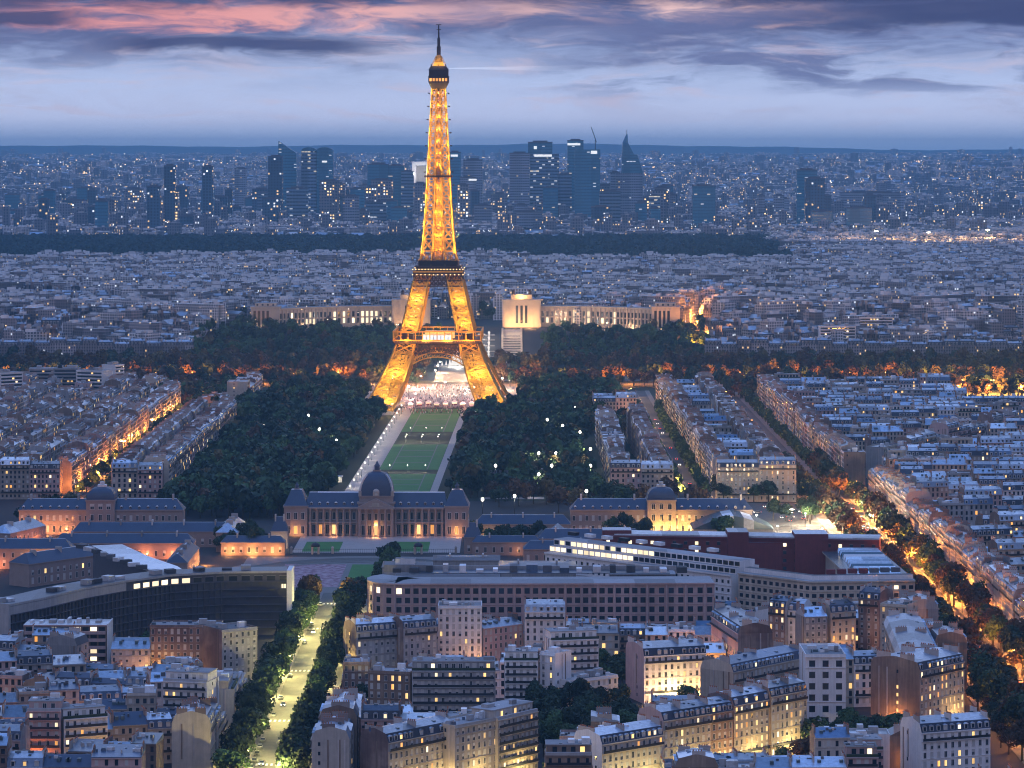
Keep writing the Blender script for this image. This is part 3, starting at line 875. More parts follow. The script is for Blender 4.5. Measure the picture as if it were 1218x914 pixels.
def domed_wing(cx, y, W, lit, label, low=0):
    t = thing('domed_barracks', label, 'barracks', (cx, y, 0))
    b = MB(); b.box(-W, W, 0, 14, 0, 13.2, 'school_stone'); b.box(-W - .5, W + .5, -.5, 14.5, 13.2, 14, 'school_stone'); b.build('wall', t)
    b = MB(); b.frus((-W - .2, W + .2, -.2, 14.2), 14, (-W + 4, W - 4, 6.4, 7.8), 19.5, 'slate_blue', 'zinc'); rf = b.build('roof', t)
    n = int(2 * W / 5)
    for k in range(n):
        x = -W + 2.5 + 5 * k
        if abs(x) > 9: bull_eye(rf, x, 0.7, 14.6, 0.75)
    for k in range(int(2 * W / 3.6)):
        x = -W + 1.8 + 3.6 * k
        for z, h in ((1.5, 3.6), (7.8, 3.0)):
            win(t, pick(R, 0.16 if lit and x > -5 else 0.04), x, -0.05, z, 1.5, h)
    for k in range(4):
        b = MB(); b.box(-W + 6 + k * (2 * W - 12) / 3 - .5, -W + 6 + k * (2 * W - 12) / 3 + .5, 5.5, 8.8, 17.5, 22, 'chimney_render'); b.build('chimney', rf)
    b = MB(); b.box(-8, 8, -1.6, 15.6, 0, 18.8, 'school_stone'); b.box(-8.5, 8.5, -2.1, 16.1, 18.8, 19.6, 'school_stone'); c = b.build('central_pavilion', t)
    for k in range(3): win(c, 'blind' if not lit else 'dark', -4.6 + 4.6 * k, -1.65, 14.4, 2.4, 3.0); win(c, 'dark', -4.6 + 4.6 * k, -1.65, 8, 2.0, 3.6); win(c, 'dark', -4.6 + 4.6 * k, -1.65, 1.2, 2.0, 4.4)
    b = MB(); quad_dome(b, 0, 7, 8, 19.6, 6.6, 'slate_blue', 7, 0.3); d = b.build('dome', c)
    b = MB(); b.box(-2.4, 2.4, 4.6, 9.4, 26.1, 27.4, 'pale_zinc'); b.box(-1.2, 1.2, 5.8, 8.2, 27.4, 29, 'pale_zinc'); b.build('lantern', d)
    return t
tR = domed_wing(84, 1800, 51, True, 'domed barracks with slate roof and a yellow floodlit half beside the striped glass barn')
for x in (-2, 6, 14, 22, 30, 38, 46): lamp(tR, (x, -7, 2.2), 9500, (1.0, 0.55, 0.13))
tL = domed_wing(-231, 1800, 46, False, 'dim domed barracks with slate roof by the western street')
for x in (-44, -30, -20): lamp(tL, (x, -6, 2.5), 3800, (1.0, 0.36, 0.10))

def low_hall(name, label, cx, y, L, D, h, rot=0.0, roofh=4, wall='school_stone', roof='slate_blue', lit=None, wins=True, group=None, cat='barracks'):
    t = thing(name, label, cat, (cx, y, 0), rot, group)
    b = MB(); b.box(-L / 2, L / 2, 0, D, 0, h, wall); b.box(-L / 2 - .3, L / 2 + .3, -.3, D + .3, h, h + .5, wall); b.build('wall', t)
    b = MB(); b.frus((-L / 2 - .2, L / 2 + .2, -.2, D + .2), h + .5, (-L / 2 + D * .3, L / 2 - D * .3, D * .46, D * .54), h + roofh, roof, 'zinc'); rf = b.build('roof', t)
    if wins:
        n = int(L / 4.2)
        for k in range(n):
            win(t, pick(R, 0.05), -L / 2 + 2.4 + (L - 4.8) * k / max(1, n - 1), -.05, 1.6, 1.5, min(3.0, h - 3))
            if h > 9: win(t, pick(R, 0.05), -L / 2 + 2.4 + (L - 4.8) * k / max(1, n - 1), -.05, 6, 1.5, 2.4)
    for k in range(max(2, int(L / 16))):
        b = MB(); x = -L / 2 + L * (k + .5) / max(2, int(L / 16)); b.box(x - .4, x + .4, D * .3, D * .6, h + 1, h + roofh + 1.3, 'chimney_render'); b.build('chimney', rf)
    if lit:
        for x, e, col in lit: lamp(t, (x, -4, 2.2), e, col)
    return t
ORANGE, RED_O = (1.0, 0.40, 0.10), (1.0, 0.30, 0.10)
low_hall('stable_wing', 'low orange-lit courtyard wing with slate roof west of the school lawns', -138, 1706, 34, 9, 6.4, 0, 3.6, lit=[(-12, 3200, ORANGE), (0, 3600, ORANGE), (12, 2600, ORANGE)])
low_hall('stable_wing', 'low pink courtyard wing with plain door east of the school lawns', -3, 1706, 36, 9, 6.6, 0, 3.6, lit=[(6, 500, ORANGE)])
low_hall('stable_wing', 'slate-roofed stable wing running towards the orange-lit courtyard corner', -163, 1640, 62, 11, 8, rad(90), 4.5, lit=[(-16, 2600, ORANGE), (10, 3200, ORANGE), (24, 4200, ORANGE)])
low_hall('stable_wing', 'dark stable wing with pale dormer windows behind the three-armed slab', -205, 1690, 74, 12, 8, 0, 5, lit=[(12, 3000, RED_O), (26, 3000, RED_O)])
low_hall('stable_wing', 'long dark slate-roofed stable wing under the western domed barracks', -196, 1742, 86, 12, 8, 0, 5)
low_hall('stable_wing', 'zinc-roofed wing with red-lit wall beside the western street', -262, 1735, 40, 12, 10, rad(70), 4.5, roof='zinc', lit=[(-8, 3500, RED_O), (8, 3500, RED_O)])
low_hall('stable_wing', 'short slate wing at the orange-lit corner under the western domed barracks', -250, 1650, 46, 13, 10, 0, 5, lit=[(5, 4500, ORANGE), (16, 5500, (1, .5, .12)), (-14, 1800, RED_O)])
low_hall('stable_wing', 'slate wing with skylit roof slope behind the three-armed slab', -222, 1600, 52, 14, 11, rad(52), 5)
low_hall('stable_wing', 'blue-roofed side wing beside the courtyard trees west of the school', -147, 1745, 48, 12, 10, rad(90), 5, roof='zinc')
low_hall('stable_wing', 'grey two-storey wing behind the courtyard trees east of the school', 6, 1760, 52, 12, 10, 0, 5, lit=[(-18, 1800, (1, .6, .25))])
low_hall('stable_wing', 'dark stable wing stretching before the eastern domed barracks', 42, 1710, 56, 13, 8, 0, 5)
low_hall('stable_wing', 'second dark stable wing, lower, before the eastern domed barracks', 26, 1672, 40, 12, 7, 0, 4.5)
low_hall('gate_lodge', 'small pavilion with steep slate roof at the corner of the school court', -21, 1712, 9, 9, 8.5, 0, 8, cat='lodge')
low_hall('gate_lodge', 'small slate pavilion with lit lantern beside the school court', -126, 1735, 9, 9, 9, 0, 8, cat='lodge', lit=[(0, 1800, (1, .8, .5))])
# striped glass barn
t = thing('glass_barn', 'grey barrel-roofed hall with pale glass stripes beside the yellow floodlit barracks', 'hall', (122, 1765, 0))
b = MB(); b.box(-22, 22, 0, 30, 0, 7, 'concrete'); b.build('wall', t)
b = MB()
for k in range(8):
    x0_, x1_ = -22.4 + 5.6 * k, -16.8 + 5.6 * k
    zz = lambda x: 7 + 7.5 * (1 - abs(x / 22.4) ** 1.5)
    b.hexa([(x0_, -.4, 7), (x1_, -.4, 7), (x1_, 30.4, 7), (x0_, 30.4, 7)], [(x0_, -.4, zz(x0_)), (x1_, -.4, zz(x1_)), (x1_, 30.4, zz(x1_)), (x0_, 30.4, zz(x0_))], 'pale_zinc' if k in (3, 5) else 'glass_roof')
b.build('roof', t)
for k in range(2):
    t = thing('rooflight_hall', ['pale ridge-roofed hall beside the lit market stalls', 'narrow blue-roofed hall next to the pale ridge-roofed hall'][k], 'hall', (16 + 9 * k, 1722, 0))
    b = MB(); b.box(-3.6, 3.6, 0, 30, 0, 9, 'concrete'); b.build('wall', t)
    b = MB(); b.frus((-3.8, 3.8, -.2, 30.2), 9, (-.2, .2, 1, 29), 12, 'zinc' if k else 'teal_glass'); b.build('roof', t)

# school forecourt, curved road, flower bed, lawns
flat('school_forecourt_paving', -118, -28, 1716, 1792, 0.06, 'gravel')
flat('forecourt_lawn_west', -113, -93, 1722, 1766, 0.10, 'lawn'); flat('forecourt_lawn_east', -66, -45, 1722, 1766, 0.10, 'lawn')
flat('square_lawn', -83, -66, 1560, 1668, 0.09, 'lawn')
b = MB()
cxr, cyr = -75, 1600
for k in range(24):
    a0, a1 = math.pi * k / 24, math.pi * (k + 1) / 24
    for r0, r1, z, m in ((62, 74, 0.08, 'pale_asphalt'), (60, 62, 0.2, 'pavement'), (74, 80, 0.2, 'pavement')):
        p = lambda r, a: (cxr + r * 1.05 * math.cos(a), cyr + r * 1.28 * math.sin(a), z)
        b.quad(p(r0, a0), p(r1, a0), p(r1, a1), p(r0, a1), m)
structure('curved_road', b)
flat('flower_bed_soil', -118, -86, 1580, 1668, 0.12, 'flower_bed')
flat('square_paving', -140, -40, 1530, 1700, 0.045, 'pavement')
t = thing('iron_fence', 'iron fence with stone posts across the school forecourt', 'fence', (-74, 1714, 0))
b = MB()
for k in range(88): b.box(-44 + k - .05, -44 + k + .05, -.05, .05, 0, 2.6, 'dark_metal')
b.box(-44, 44, -.06, .06, 2.3, 2.45, 'dark_metal'); b.box(-44, 44, -.06, .06, .4, .55, 'dark_metal'); b.build('railing', t)
for x in (-44, -22, 22, 44):
    b = MB(); b.box(x - .6, x + .6, -.6, .6, 0, 3.2, 'limestone'); b.frus((x - .8, x + .8, -.8, .8), 3.2, (x - .2, x + .2, -.2, .2), 4, 'limestone'); b.build('post', t)
for i, x in enumerate((-105, -50)):
    t = thing('sentry_arch', ['small arched stone sentry gate before the western forecourt lawn', 'small arched stone sentry gate before the eastern forecourt lawn'][i], 'gate', (x, 1712, 0))
    for q in (-1.7, 1.7): b = MB(); b.box(q - .5, q + .5, -1.5, 1.5, 0, 4, 'limestone'); b.build('pier', t)
    b = MB(); b.lathe(0, 0, [(2.6, 4), (2.5, 4.8), (1.6, 5.8), (.2, 6.3)], 10, 'dark_metal'); b.build('roof', t)

# ------------------------------------------------------------------ three-armed slab block with dark fins
def three_armed():
    t = thing('curved_slab_block', 'long curved dark office slab with white end wall and lit top-floor corner', 'office block', (0, 0, 0))
    front = [(-207, 1318), (-196, 1338), (-183, 1368), (-168, 1392), (-150, 1412), (-128, 1422), (-100, 1424)]
    zt = 27.5
    b = ribbon(front, 14, 0, zt, 'dark_concrete', 'bitumen'); b.build('wall', t)
    b = ribbon(front, 14.6, zt, zt + 0.9, 'concrete', 'dark_zinc', off=-0.6); b.build('roof_edge', t)
    arm = [(-158, 1420), (-164, 1440), (-182, 1478), (-199, 1522)]
    b = ribbon(list(reversed(arm)), 13, 0, zt - 1, 'dark_concrete', 'pale_zinc'); b.build('rear_arm', t)
    b = ribbon(list(reversed(arm)), 13.6, zt - 1, zt + 0.2, 'concrete', 'pale_zinc', off=-0.6); a = b.build('rear_arm_roof', t)
    for k in range(9):
        x, y = -162 - k * 4.6, 1434 + k * 9.4
        b = MB(); b.box(-2.5, 2.5, -1.4, 1.4, 0, 1.8, 'pale_zinc' if k % 2 else 'bitumen'); b.build('roof_unit', a, (x - 4, y + 2, zt + .2), rad(20 * k))
    # end walls
    e = Vector((front[1][0] - front[0][0], front[1][1] - front[0][1])).normalized(); n = Vector((-e.y, e.x))
    p0 = Vector(front[0])
    b = MB(); q = [p0 - e * 1.4 - n * 1.0, p0 - n * 1.0, p0 + n * 15, p0 - e * 1.4 + n * 15]
    b.hexa([(v.x, v.y, 0) for v in q], [(v.x, v.y, zt + 1.2) for v in q], 'concrete'); b.build('end_wall', t)
    b = MB(); b.box(-100, -97.8, 1422.5, 1439.5, 0, zt + 1.2, 'white_render'); b.build('end_wall', t)
    # six floor slabs and close-set fins
    for f in range(1, 8):
        b = ribbon(front, 1.2, f * 3.4 - .15, f * 3.4 + .15, 'dark_concrete', 'dark_concrete', off=-1.1); b.build('floor_slab', t)
    pts = along(front, 2.6)
    for x, y, a, w in pts[:96]:
        b = MB(); b.box(-.12, .12, -.9, 0, 3.4, 23.6, 'dark_concrete'); b.build('fin', t, (x, y, 0), a)
    for i, (x, y, a, w) in enumerate(pts):
        if i % 2: continue
        kind = 'plain'
        d = i / len(pts)
        if 0.52 < d < 0.72: kind = 'plain_lit'
        if d < 0.51: continue
        link('window', WIN[kind], t, (x, y, 24.2), a, (3.6, 1, 2.1))
    b = ribbon(front[:4], .5, 24.0, 27.3, 'concrete', 'concrete', off=-0.6); b.build('parapet_panel', t)
    for i in (44, 47, 52):
        x, y, a, w = pts[min(i + 14, len(pts) - 1)]
        link('window', WIN['plain_lit'], t, (x + .3 * math.sin(a), y - .3 * math.cos(a), 20.8), a, (2, 1, 1.8))
    R2 = random.Random(3)
    for k in range(16):
        x, y, a, w = pts[R2.randrange(len(pts))]
        b = MB(); b.box(-2.2, 2.2, 4, 8, zt + .9, zt + 1.6 + R2.random() * 1.5, R2.choice(['pale_zinc', 'concrete', 'bitumen'])); b.build('roof_unit', t, (x, y, 0), a)
three_armed()

# ------------------------------------------------------------------ ministry quarter east of the yellow avenue
def office(name, label, front, depth, h, wall, roof, floors, bay, ww, wh, z0=1.2, lit=0.0, cap=100, cat='office building', skip=lambda i, f: False, litf=None, pil=None, kind=('plain', 'plain_lit'), attic=None, from_top=True):
    t = thing(name, label, cat, (front[0][0], front[0][1], 0))
    fr = [(x - front[0][0], y - front[0][1]) for x, y in front]
    b = ribbon(fr, depth, 0, h, wall, roof); w = b.build('wall', t)
    b = ribbon(fr, depth + .8, h, h + .7, wall, roof, off=-.8); b.build('cornice', t)
    fh = (h - z0 - .6) / floors
    pts = along(fr, bay)
    cells = [(f, i) for f in range(floors - 1, -1, -1) for i in range(len(pts))]
    n = 0; rest = MB()
    unit = MB(); unit.box(-ww / 2, ww / 2, -.04, .03, 0, wh, 'glass_dark'); unit.box(-ww / 2 - .1, ww / 2 + .1, -.18, .03, wh, wh + .12, wall)
    for f, i in cells:
        if skip(i, f): continue
        x, y, a, _ = pts[i]
        z = z0 + fh * f + (fh - wh) * .45
        lk = (litf(i, f) if litf else R.random() < lit)
        if n < cap:
            link('window', WIN[kind[1] if lk else kind[0]], t, (x, y, z), a, (ww, 1, wh)); n += 1
        else:
            rest.add(unit, x, y, z, a)
    if rest.v:
        tag(rest.build('lower_windows', t), kind='stuff')
    if pil:
        for i, (x, y, a, bw) in enumerate(pts):
            if i % pil == 0:
                b = MB(); b.box(-bw / 2 - .4, -bw / 2 + .4, -.7, 0, z0, h - .1, wall); b.build('pilaster', t, (x, y, 0), a)
    for f in range(1, floors):
        b = ribbon(fr, .5, z0 + fh * f - .12, z0 + fh * f + .12, wall, wall, off=-.22); b.build('string_course', t)
    return t, fr
arcpts = [(-52 - 12.5 * math.sin(a), 1437.5 - 16.5 * math.cos(a)) for a in [rad(v) for v in (150, 125, 100, 75, 50, 25, 0)]]
pt, pf = office('curved_office', 'long pink stone office with rounded end beside the yellow avenue', arcpts + [(-18, 1421.4), (20, 1422), (60, 1423), (90, 1424)], 20, 22.5, 'pink_stone', 'gravel_roof', 5, 3.6, 2.3, 2.5,
                litf=lambda i, f: f == 4 and 2 <= i <= 6 and i != 5, pil=2)
b = MB(); b.box(-14, 8, 8, 20, 23.1, 26.4, 'grey_render', 'gravel_roof'); b.box(-9, 0, 10, 16, 26.4, 29, 'white_render', 'gravel_roof'); b.build('roof_storey', pt, (14, 0, 0))
for k in range(18):
    b = MB(); x = 4 + 7.6 * k; w_ = R.uniform(2, 5.5); b.box(x, x + w_, R.uniform(3, 6), R.uniform(8, 14), 23.2, 24.5 + R.random() * 2.5, R.choice(['white_render', 'concrete', 'pale_zinc', 'bitumen', 'dark_zinc']))
    b.build('roof_unit', pt)
b = MB(); b.box(4, 138, 14.5, 15.4, 23.2, 25.2, 'concrete'); b.box(12, 130, 2.6, 14, 23.2, 23.5, 'dark_zinc'); b.build('attic_storey', pt)
for i, (x, y, L, D, h, rf) in enumerate(((-30, 1486, 48, 26, 17, 'bitumen'), (12, 1500, 36, 22, 20, 'dark_zinc'), (-52, 1530, 20, 22, 16, 'slate'), (-22, 1540, 32, 20, 18, 'bitumen'), (60, 1474, 30, 16, 20, 'gravel_roof'))):
    low_hall('rear_office', ['flat dark-roofed block behind the rounded pink office end', 'grey-roofed block behind the pink office middle', 'slate block at the square behind the pink office',
             'dark flat block facing the curved road', 'gravel-roofed block behind the eastern end of the pink office'][i], x, y, L, D, h, 0, 1.2, 'grey_render', rf, cat='office block')
diag = [(16, 1546), (40, 1522), (70, 1492), (100, 1461)]
wt, wf = office('terraced_office', 'white terraced office with two brightly lit upper floors running diagonally', diag, 22, 21, 'white_render', 'gravel_roof', 5, 3.4, 1.3, 1.5, cap=60)
for lvl, (off, z0_, z1_) in enumerate(((3.0, 21.7, 24.6), (6.0, 24.6, 27.6))):
    b = ribbon(wf, 22, z0_, z1_, 'white_render', 'gravel_roof', off=off); st = b.build('terrace_storey', wt)
    for i, (x, y, a, w_) in enumerate(along(wf, 3.4)):
        s_, c_ = math.sin(a), math.cos(a)
        litw = i < 15 and R.random() < .85 if lvl == 0 else i < 18 and R.random() < .8
        px_, py_ = x - s_ * (off - .04), y + c_ * (off - .04)
        b = MB(); b.box(-1.45, 1.45, -.05, .03, 0, 1.9, 'lit_pale' if litw else 'glass_dark'); b.build('window', st, (px_, py_, z0_ + .5), a)
for k in range(9):
    b = MB(); b.box(-2.5, 2.5, -1.5, 1.5, 0, 1.6, 'white_render' if k % 3 else 'dark_metal'); b.build('roof_unit', wt, (14 + 8 * k, 12 - 8 * k + 6, 27.6), rad(-45))
lamp(wt, (24, -14, 26.5), 500, (1, .9, .6))
ct, cf = office('cream_office', 'cream flat-roofed office with two rows of paired windows at the orange avenue corner', [(103, 1458), (133, 1428), (180, 1432)], 17, 22.5, 'cream_stone', 'gravel_roof', 6, 3.2, 2.0, 1.7, lit=.02)
b = ribbon(cf, 12, 23.2, 25.2, 'white_render', 'bitumen', off=4); b.build('attic_storey', ct)
for k in range(7): b = MB(); b.box(-2, 2, -1.5, 1.5, 0, 2, R.choice(['red_brick', 'pale_zinc', 'bitumen'])); b.build('roof_unit', ct, (40 + 5 * k, -20 + 1.2 * k, 25.2))
bt, bf = office('brick_office', 'dark red brick office with pale roof edge behind the white terraced office', [(44, 1556), (92, 1550), (176, 1536)], 18, 28, 'red_brick', 'gravel_roof', 7, 5.0, 1.6, 1.6, lit=.0, cap=60, litf=lambda i, f: (i in (8, 19) and f in (4, 5, 6)) or (f == 6 and i in (0, 2, 3, 4, 16)) or R.random() < .05)
b = ribbon(bf, 17, 28.7, 29.3, 'pale_zinc', 'pale_zinc', off=.5); b.build('roof_edge', bt)
for x, w_, z in ((0, 14, 31), (60, 10, 31.5), (92, 16, 31)): b = MB(); b.box(x, x + w_, -6 if x else -.2, 12, 8, z, 'red_brick', 'pale_zinc'); b.build('stair_block', bt, (0, -x * .11, 0))
b = MB(); b.box(68, 86, -12.5, -6, 5, 26.5, 'red_brick', 'zinc'); b.build('front_bay', bt)
gt, gf = office('glass_roofed_wing', 'office wing with bright glazed roof along the orange avenue', [(180, 1436), (176, 1560)], 26, 22, 'cream_stone', 'glass_roof', 6, 3.4, 1.6, 1.7, lit=.03, cap=40)
for k in range(14):
    b = MB(); b.frus((-10, 10, -3.4, 3.4), 0, (-9.5, 9.5, -.3, .3), 2.2, R.choice(['pale_zinc', 'white_paint', 'glass_roof', 'pale_zinc'])); b.build('rooflight', gt, (-14, 6 + 8.6 * k, 22.7))

# ------------------------------------------------------------------ white slab towers in the west, flats with balconies
def slab(label, x, y, w, d, h, rot=0, wall='white_render', blind_side=True, lit=.12, group=None, floors=None):
    t = thing('slab_block', label, 'apartment block', (x, y, terrain(x, y)), rot, group)
    b = MB(); b.box(-w / 2, w / 2, 0, d, 0, h, wall, 'gravel_roof'); b.box(-w / 2 - .2, w / 2 + .2, -.2, d + .2, h, h + .9, wall, 'gravel_roof'); b.build('wall', t)
    n = floors or int(h / 3.0)
    for f in range(n):
        b = MB(); z = .8 + (h - 1) * f / n
        b.box(-w / 2 + 1, w / 2 - 1, -.06, .03, z + 1.0, z + 2.4, 'glass_dark')
        m_ = int((w - 3) / 3.2)
        for k in range(m_):
            if R.random() < lit: b.box(-w / 2 + 2 + k * 3.2, -w / 2 + 3.9 + k * 3.2, -.12, -.06, z + 1.05, z + 2.3, R.choice(['lit_warm', 'lit_pale']))
        b.build('window_band', t)
        b = MB(); b.box(-w / 2 + .6, w / 2 - .6, -1.0, 0, z - .1, z + .8, wall); b.build('balcony', t)
    for k in range(3):
        b = MB(); x_ = R.uniform(-w / 2 + 3, w / 2 - 3); b.box(x_ - 2, x_ + 2, d * .3, d * .7, h + .9, h + 3, 'concrete'); b.build('roof_unit', t)
    return t
slab('broad white slab block with blind end wall beside the western trees', -356, 2700, 26, 16, 31, rad(-25))
slab('grey slab block with lit stair windows between the white slabs', -382, 2740, 20, 14, 30, rad(0), 'grey_render')
slab('narrow white slab block standing at the corner of the western quay', -338, 2760, 13, 14, 32, rad(60))
slab('tall white slab block at the rim of the western roofs', -420, 2690, 22, 14, 30, rad(40), lit=.2)
slab('long low slab block with dark glass bands by the western quay', -400, 2800, 44, 14, 26, rad(4), 'grey_render')
def balcony_flats():
    x0, y0 = G(28, 745, 22); x1, y1 = G(130, 742, 22)
    t = thing('balcony_flats', 'wide tan apartment block with brown balcony bands below the white end wall', 'apartment block', ((x0 + x1) / 2, y0, 0))
    w, d, h = x1 - x0, 15, 22
    b = MB(); b.box(-w / 2, w / 2, 0, d, 0, h, 'tan_brick', 'gravel_roof'); b.box(w / 2, w / 2 + .5, -.6, d, 0, h + 1, 'white_render'); b.build('wall', t)
    b = MB(); b.box(-w / 2, w / 2, -.6, d, h, h + .6, 'pink_stone', 'pale_zinc'); b.build('roof_edge', t)
    for f in range(7):
        z = 1 + 3.0 * f
        b = MB(); b.box(-w / 2 + .5, w / 2 - .5, -1.3, 0, z - .2, z + 1.0, 'pink_stone'); b.build('balcony', t)
        for k in range(10):
            x = -w / 2 + 2.2 + k * (w - 4.4) / 9
            link('window', WIN['plain_lit' if R.random() < .15 else 'plain'], t, (x, 0, z + 1.05), 0, (2.6, 1, 1.6))
    for k in range(8):
        b = MB(); x = -w / 2 + 2 + k * 3.8; b.box(x, x + R.uniform(1, 3), 4, 4 + R.uniform(2, 6), h + .6, h + 1.4 + R.random() * 1.6, R.choice(['pale_zinc', 'white_render', 'concrete'])); b.build('roof_unit', t)
balcony_flats()

# ------------------------------------------------------------------ palace on the hill
def palace_wing(s, label):
    cx = axis(3450) + 1
    t = thing('palace_wing', label, 'palace', (cx, 3450, terrain(0, 3450) - .5))
    b = MB(); x0_, x1_ = sorted((s * 39, s * 80))
    b.box(x0_, x1_, -4, 26, 0, 29, 'palace_stone', 'gravel_roof'); b.box(x0_ - .6, x1_ + .6, -4.6, 26.6, 29, 30.5, 'palace_stone', 'gravel_roof')
    b.box(x0_ + 9, x1_ - 9, 2, 20, 30.5, 35.5, 'palace_stone', 'gravel_roof')
    p = b.build('head_pavilion', t)
    for k in range(3):
        xx = (x0_ + x1_) / 2 + (k - 1) * 5
        b = MB(); b.box(xx - 1.3, xx + 1.3, -4.12, -3.95, 5, 24, 'glass_dark'); b.build('tall_window', p)
    for xx in (x0_ + 3, x0_ + 9, x1_ - 9, x1_ - 3):
        b = MB(); b.box(xx - 1.2, xx + 1.2, -4.7, -4, 0, 29, 'palace_stone'); b.build('pilaster', p)
    for q in (-9, 9): b = MB(); xx = (x0_ + x1_) / 2 + q; b.lathe(xx, 4, [(2.2, 35.5), (1.6, 37.5), (1.9, 39), (.6, 41)], 8, 'dark_unlit_iron'); b.build('roof_statue', p)
    pts_ = []
    for k in range(9):
        a = k / 8
        pts_.append((s * (80 + 118 * a), 10 - 62 * a ** 2.2))
    fr = pts_ if s > 0 else list(reversed(pts_))
    b = ribbon(fr, 16, 0, 21.5, 'palace_stone', 'gravel_roof'); b.build('wing_wall', t)
    b = ribbon(fr, 17, 21.5, 23, 'palace_stone', 'gravel_roof', off=-.6); b.build('wing_cornice', t)
    for i, (x, y, a, w_) in enumerate(along(fr, 4.4)):
        lit_ = R.random() < (.5 if s < 0 and 4 <= i <= 24 else .15)
        b = MB(); b.box(-1.3, 1.3, -.1, .05, 5, 10.5, 'lit_pale' if lit_ else 'glass_dark'); b.box(-1.3, 1.3, -.1, .05, 12, 17.5, 'lit_pale' if lit_ and R.random() < .8 else 'glass_dark'); b.build('window', t, (x, y, 0), a)
        b = MB(); b.box(-w_ / 2 - .6, -w_ / 2 + .6, -1.0, 0, 0, 21, 'palace_stone'); b.build('pier', t, (x, y, 0), a)
    xe = s * 212; xa, xb = xe - 15, xe + 15
    b = MB(); b.box(xa, xb, -60, -34, 0, 24, 'palace_stone', 'gravel_roof'); b.box(xa - .6, xb + .6, -60.6, -33.4, 24, 25.5, 'palace_stone', 'gravel_roof'); b.box(xa + 4, xb - 4, -56, -38, 25.5, 29, 'palace_stone', 'gravel_roof')
    e = b.build('end_pavilion', t)
    for k in range(4):
        b = MB(); xx = xa + 4 + k * 4.6; b.box(xx - 1.3, xx + 1.3, -60.1, -59.95, 3, 21, 'glass_dark'); b.build('tall_window', e)
        b = MB(); b.box(xx + 1.5, xx + 3.1, -61, -60, 0, 23.5, 'palace_stone'); b.build('pier', e)
    for k in range(4): b = MB(); xx = xa + 6.5 + k * 5.6; b.box(xx - .9, xx + .9, -56.1, -56, 26.2, 28.2, 'glass_dark'); b.build('attic_window', e)
    for xx, e_, col in ((s * 50, 30000, (1, .50, .18)), (s * 70, 30000, (1, .50, .18)), (s * 100, 9000, (1, .55, .25)), (s * 125, 7000, (1, .6, .3)), (s * 150, 7000, (1, .6, .3)), (s * 175, 6000, (1, .6, .3))):
        lamp(t, (xx, -18 - (abs(xx) - 80) * .2 if abs(xx) > 80 else -16, 4), e_ * (.7 if s > 0 else .25), col)
    lamp(p, ((x0_ + x1_) / 2, -2, 33), 9000 if s > 0 else 2500, (1, .5, .12))
    lamp(e, (xe, -70, 5), 5000, (1, .65, .4))
palace_wing(-1, 'curved stone palace wing with rows of lit windows west of the iron tower')
palace_wing(1, 'curved stone palace wing with orange floodlit head pavilion east of the iron tower')
# cascade fountain on the slope and the terraces
xa = axis(3330)
t = thing('cascade_fountain', 'stepped white-lit cascade fountain on the slope between the palace wings', 'fountain', (xa + 20, 3262, 0))
b = MB()
for k in range(7):
    y = 0 + 20 * k; z = terrain(0, 3262 + y)
    b.box(-14, 14, y, y + 20, z - 3, z + 1.0, 'pavement')
b.build('basin', t)
b = MB()
for k in range(7):
    y = 20 * k; z = terrain(0, 3262 + y) + 1.05
    b.box(-4, 4, y + 1, y + 19.5, z, z + .3, 'water_glow')
b.build('water_sheet', t)
for k in range(6):
    for s in (-1, 1):
        b = MB(); y = 10 + 18 * k; z = terrain(0, 3262 + y) + 1; b.lathe(s * 8, y, [(.9, z), (.5, z + 5), (1.4, z + 8), (.2, z + 9)], 6, 'water_glow'); b.build('water_jet', t)
for k in range(4):
    lamp(t, (0, 15 + 30 * k, terrain(0, 3277 + 30 * k) + 8), 16000, (1, .85, .7))
t = thing('esplanade_stairs', 'broad pale stone stairs beside the cascade fountain below the palace', 'stairs', (xa + 52, 3270, 0))
b = MB()
for k in range(24): z = terrain(0, 3270 + 6 * k); b.box(-9, 9, 6 * k, 6 * k + 6, -1, z + .8, 'palace_stone')
b.build('step', t)
for s in (-1, 1): b = MB(); [b.box(s * 10 - 1, s * 10 + 1, 6 * k, 6 * k + 6, -1, terrain(0, 3270 + 6 * k) + 2.4, 'palace_stone') for k in range(24)]; b.build('side_wall', t)
for k in range(3): lamp(t, (0, 20 + 40 * k, 34), 14000, (1, .7, .5))
# ------------------------------------------------------------------ houses
RECTS = []
def rect(cx, cy, w, d, rot):
    c, s = math.cos(rot), math.sin(rot)
    return [(cx + a * c - b * s, cy + a * s + b * c) for a, b in ((-w / 2, -d / 2), (w / 2, -d / 2), (w / 2, d / 2), (-w / 2, d / 2))]
def overlap(A, B):
    for P in (A, B):
        for i in range(2):
            ex, ey = P[i + 1][0] - P[i][0], P[i + 1][1] - P[i][1]
            a = [x * ex + y * ey for x, y in A]; b = [x * ex + y * ey for x, y in B]
            if max(a) <= min(b) or max(b) <= min(a): return False
    return True
def free(r): return not any(abs(r[0][0] - q[0][0]) < 170 and abs(r[0][1] - q[0][1]) < 170 and overlap(r, q) for q in RECTS)
def block(x0, x1, y0, y1): RECTS.append([(x0, y0), (x1, y0), (x1, y1), (x0, y1)])
block(AV1 - 18, AV1 + 18, 800, 1580); block(AV2 - 19, AV2 + 19, 800, 2000)
block(-215, -95, 1318, 1800); block(-140, 60, 1418, 1830); block(15, 178, 1420, 1830)   # slab block, school square, ministries
GARDENS = [(6, 46, 1128, 1232), (33, 50, 1262, 1330), (94, 146, 1138, 1166), (-172, -140, 1306, 1350), (-62, -54, 1190, 1240), (-40, -20, 1238, 1262), (112, 124, 1262, 1300)]
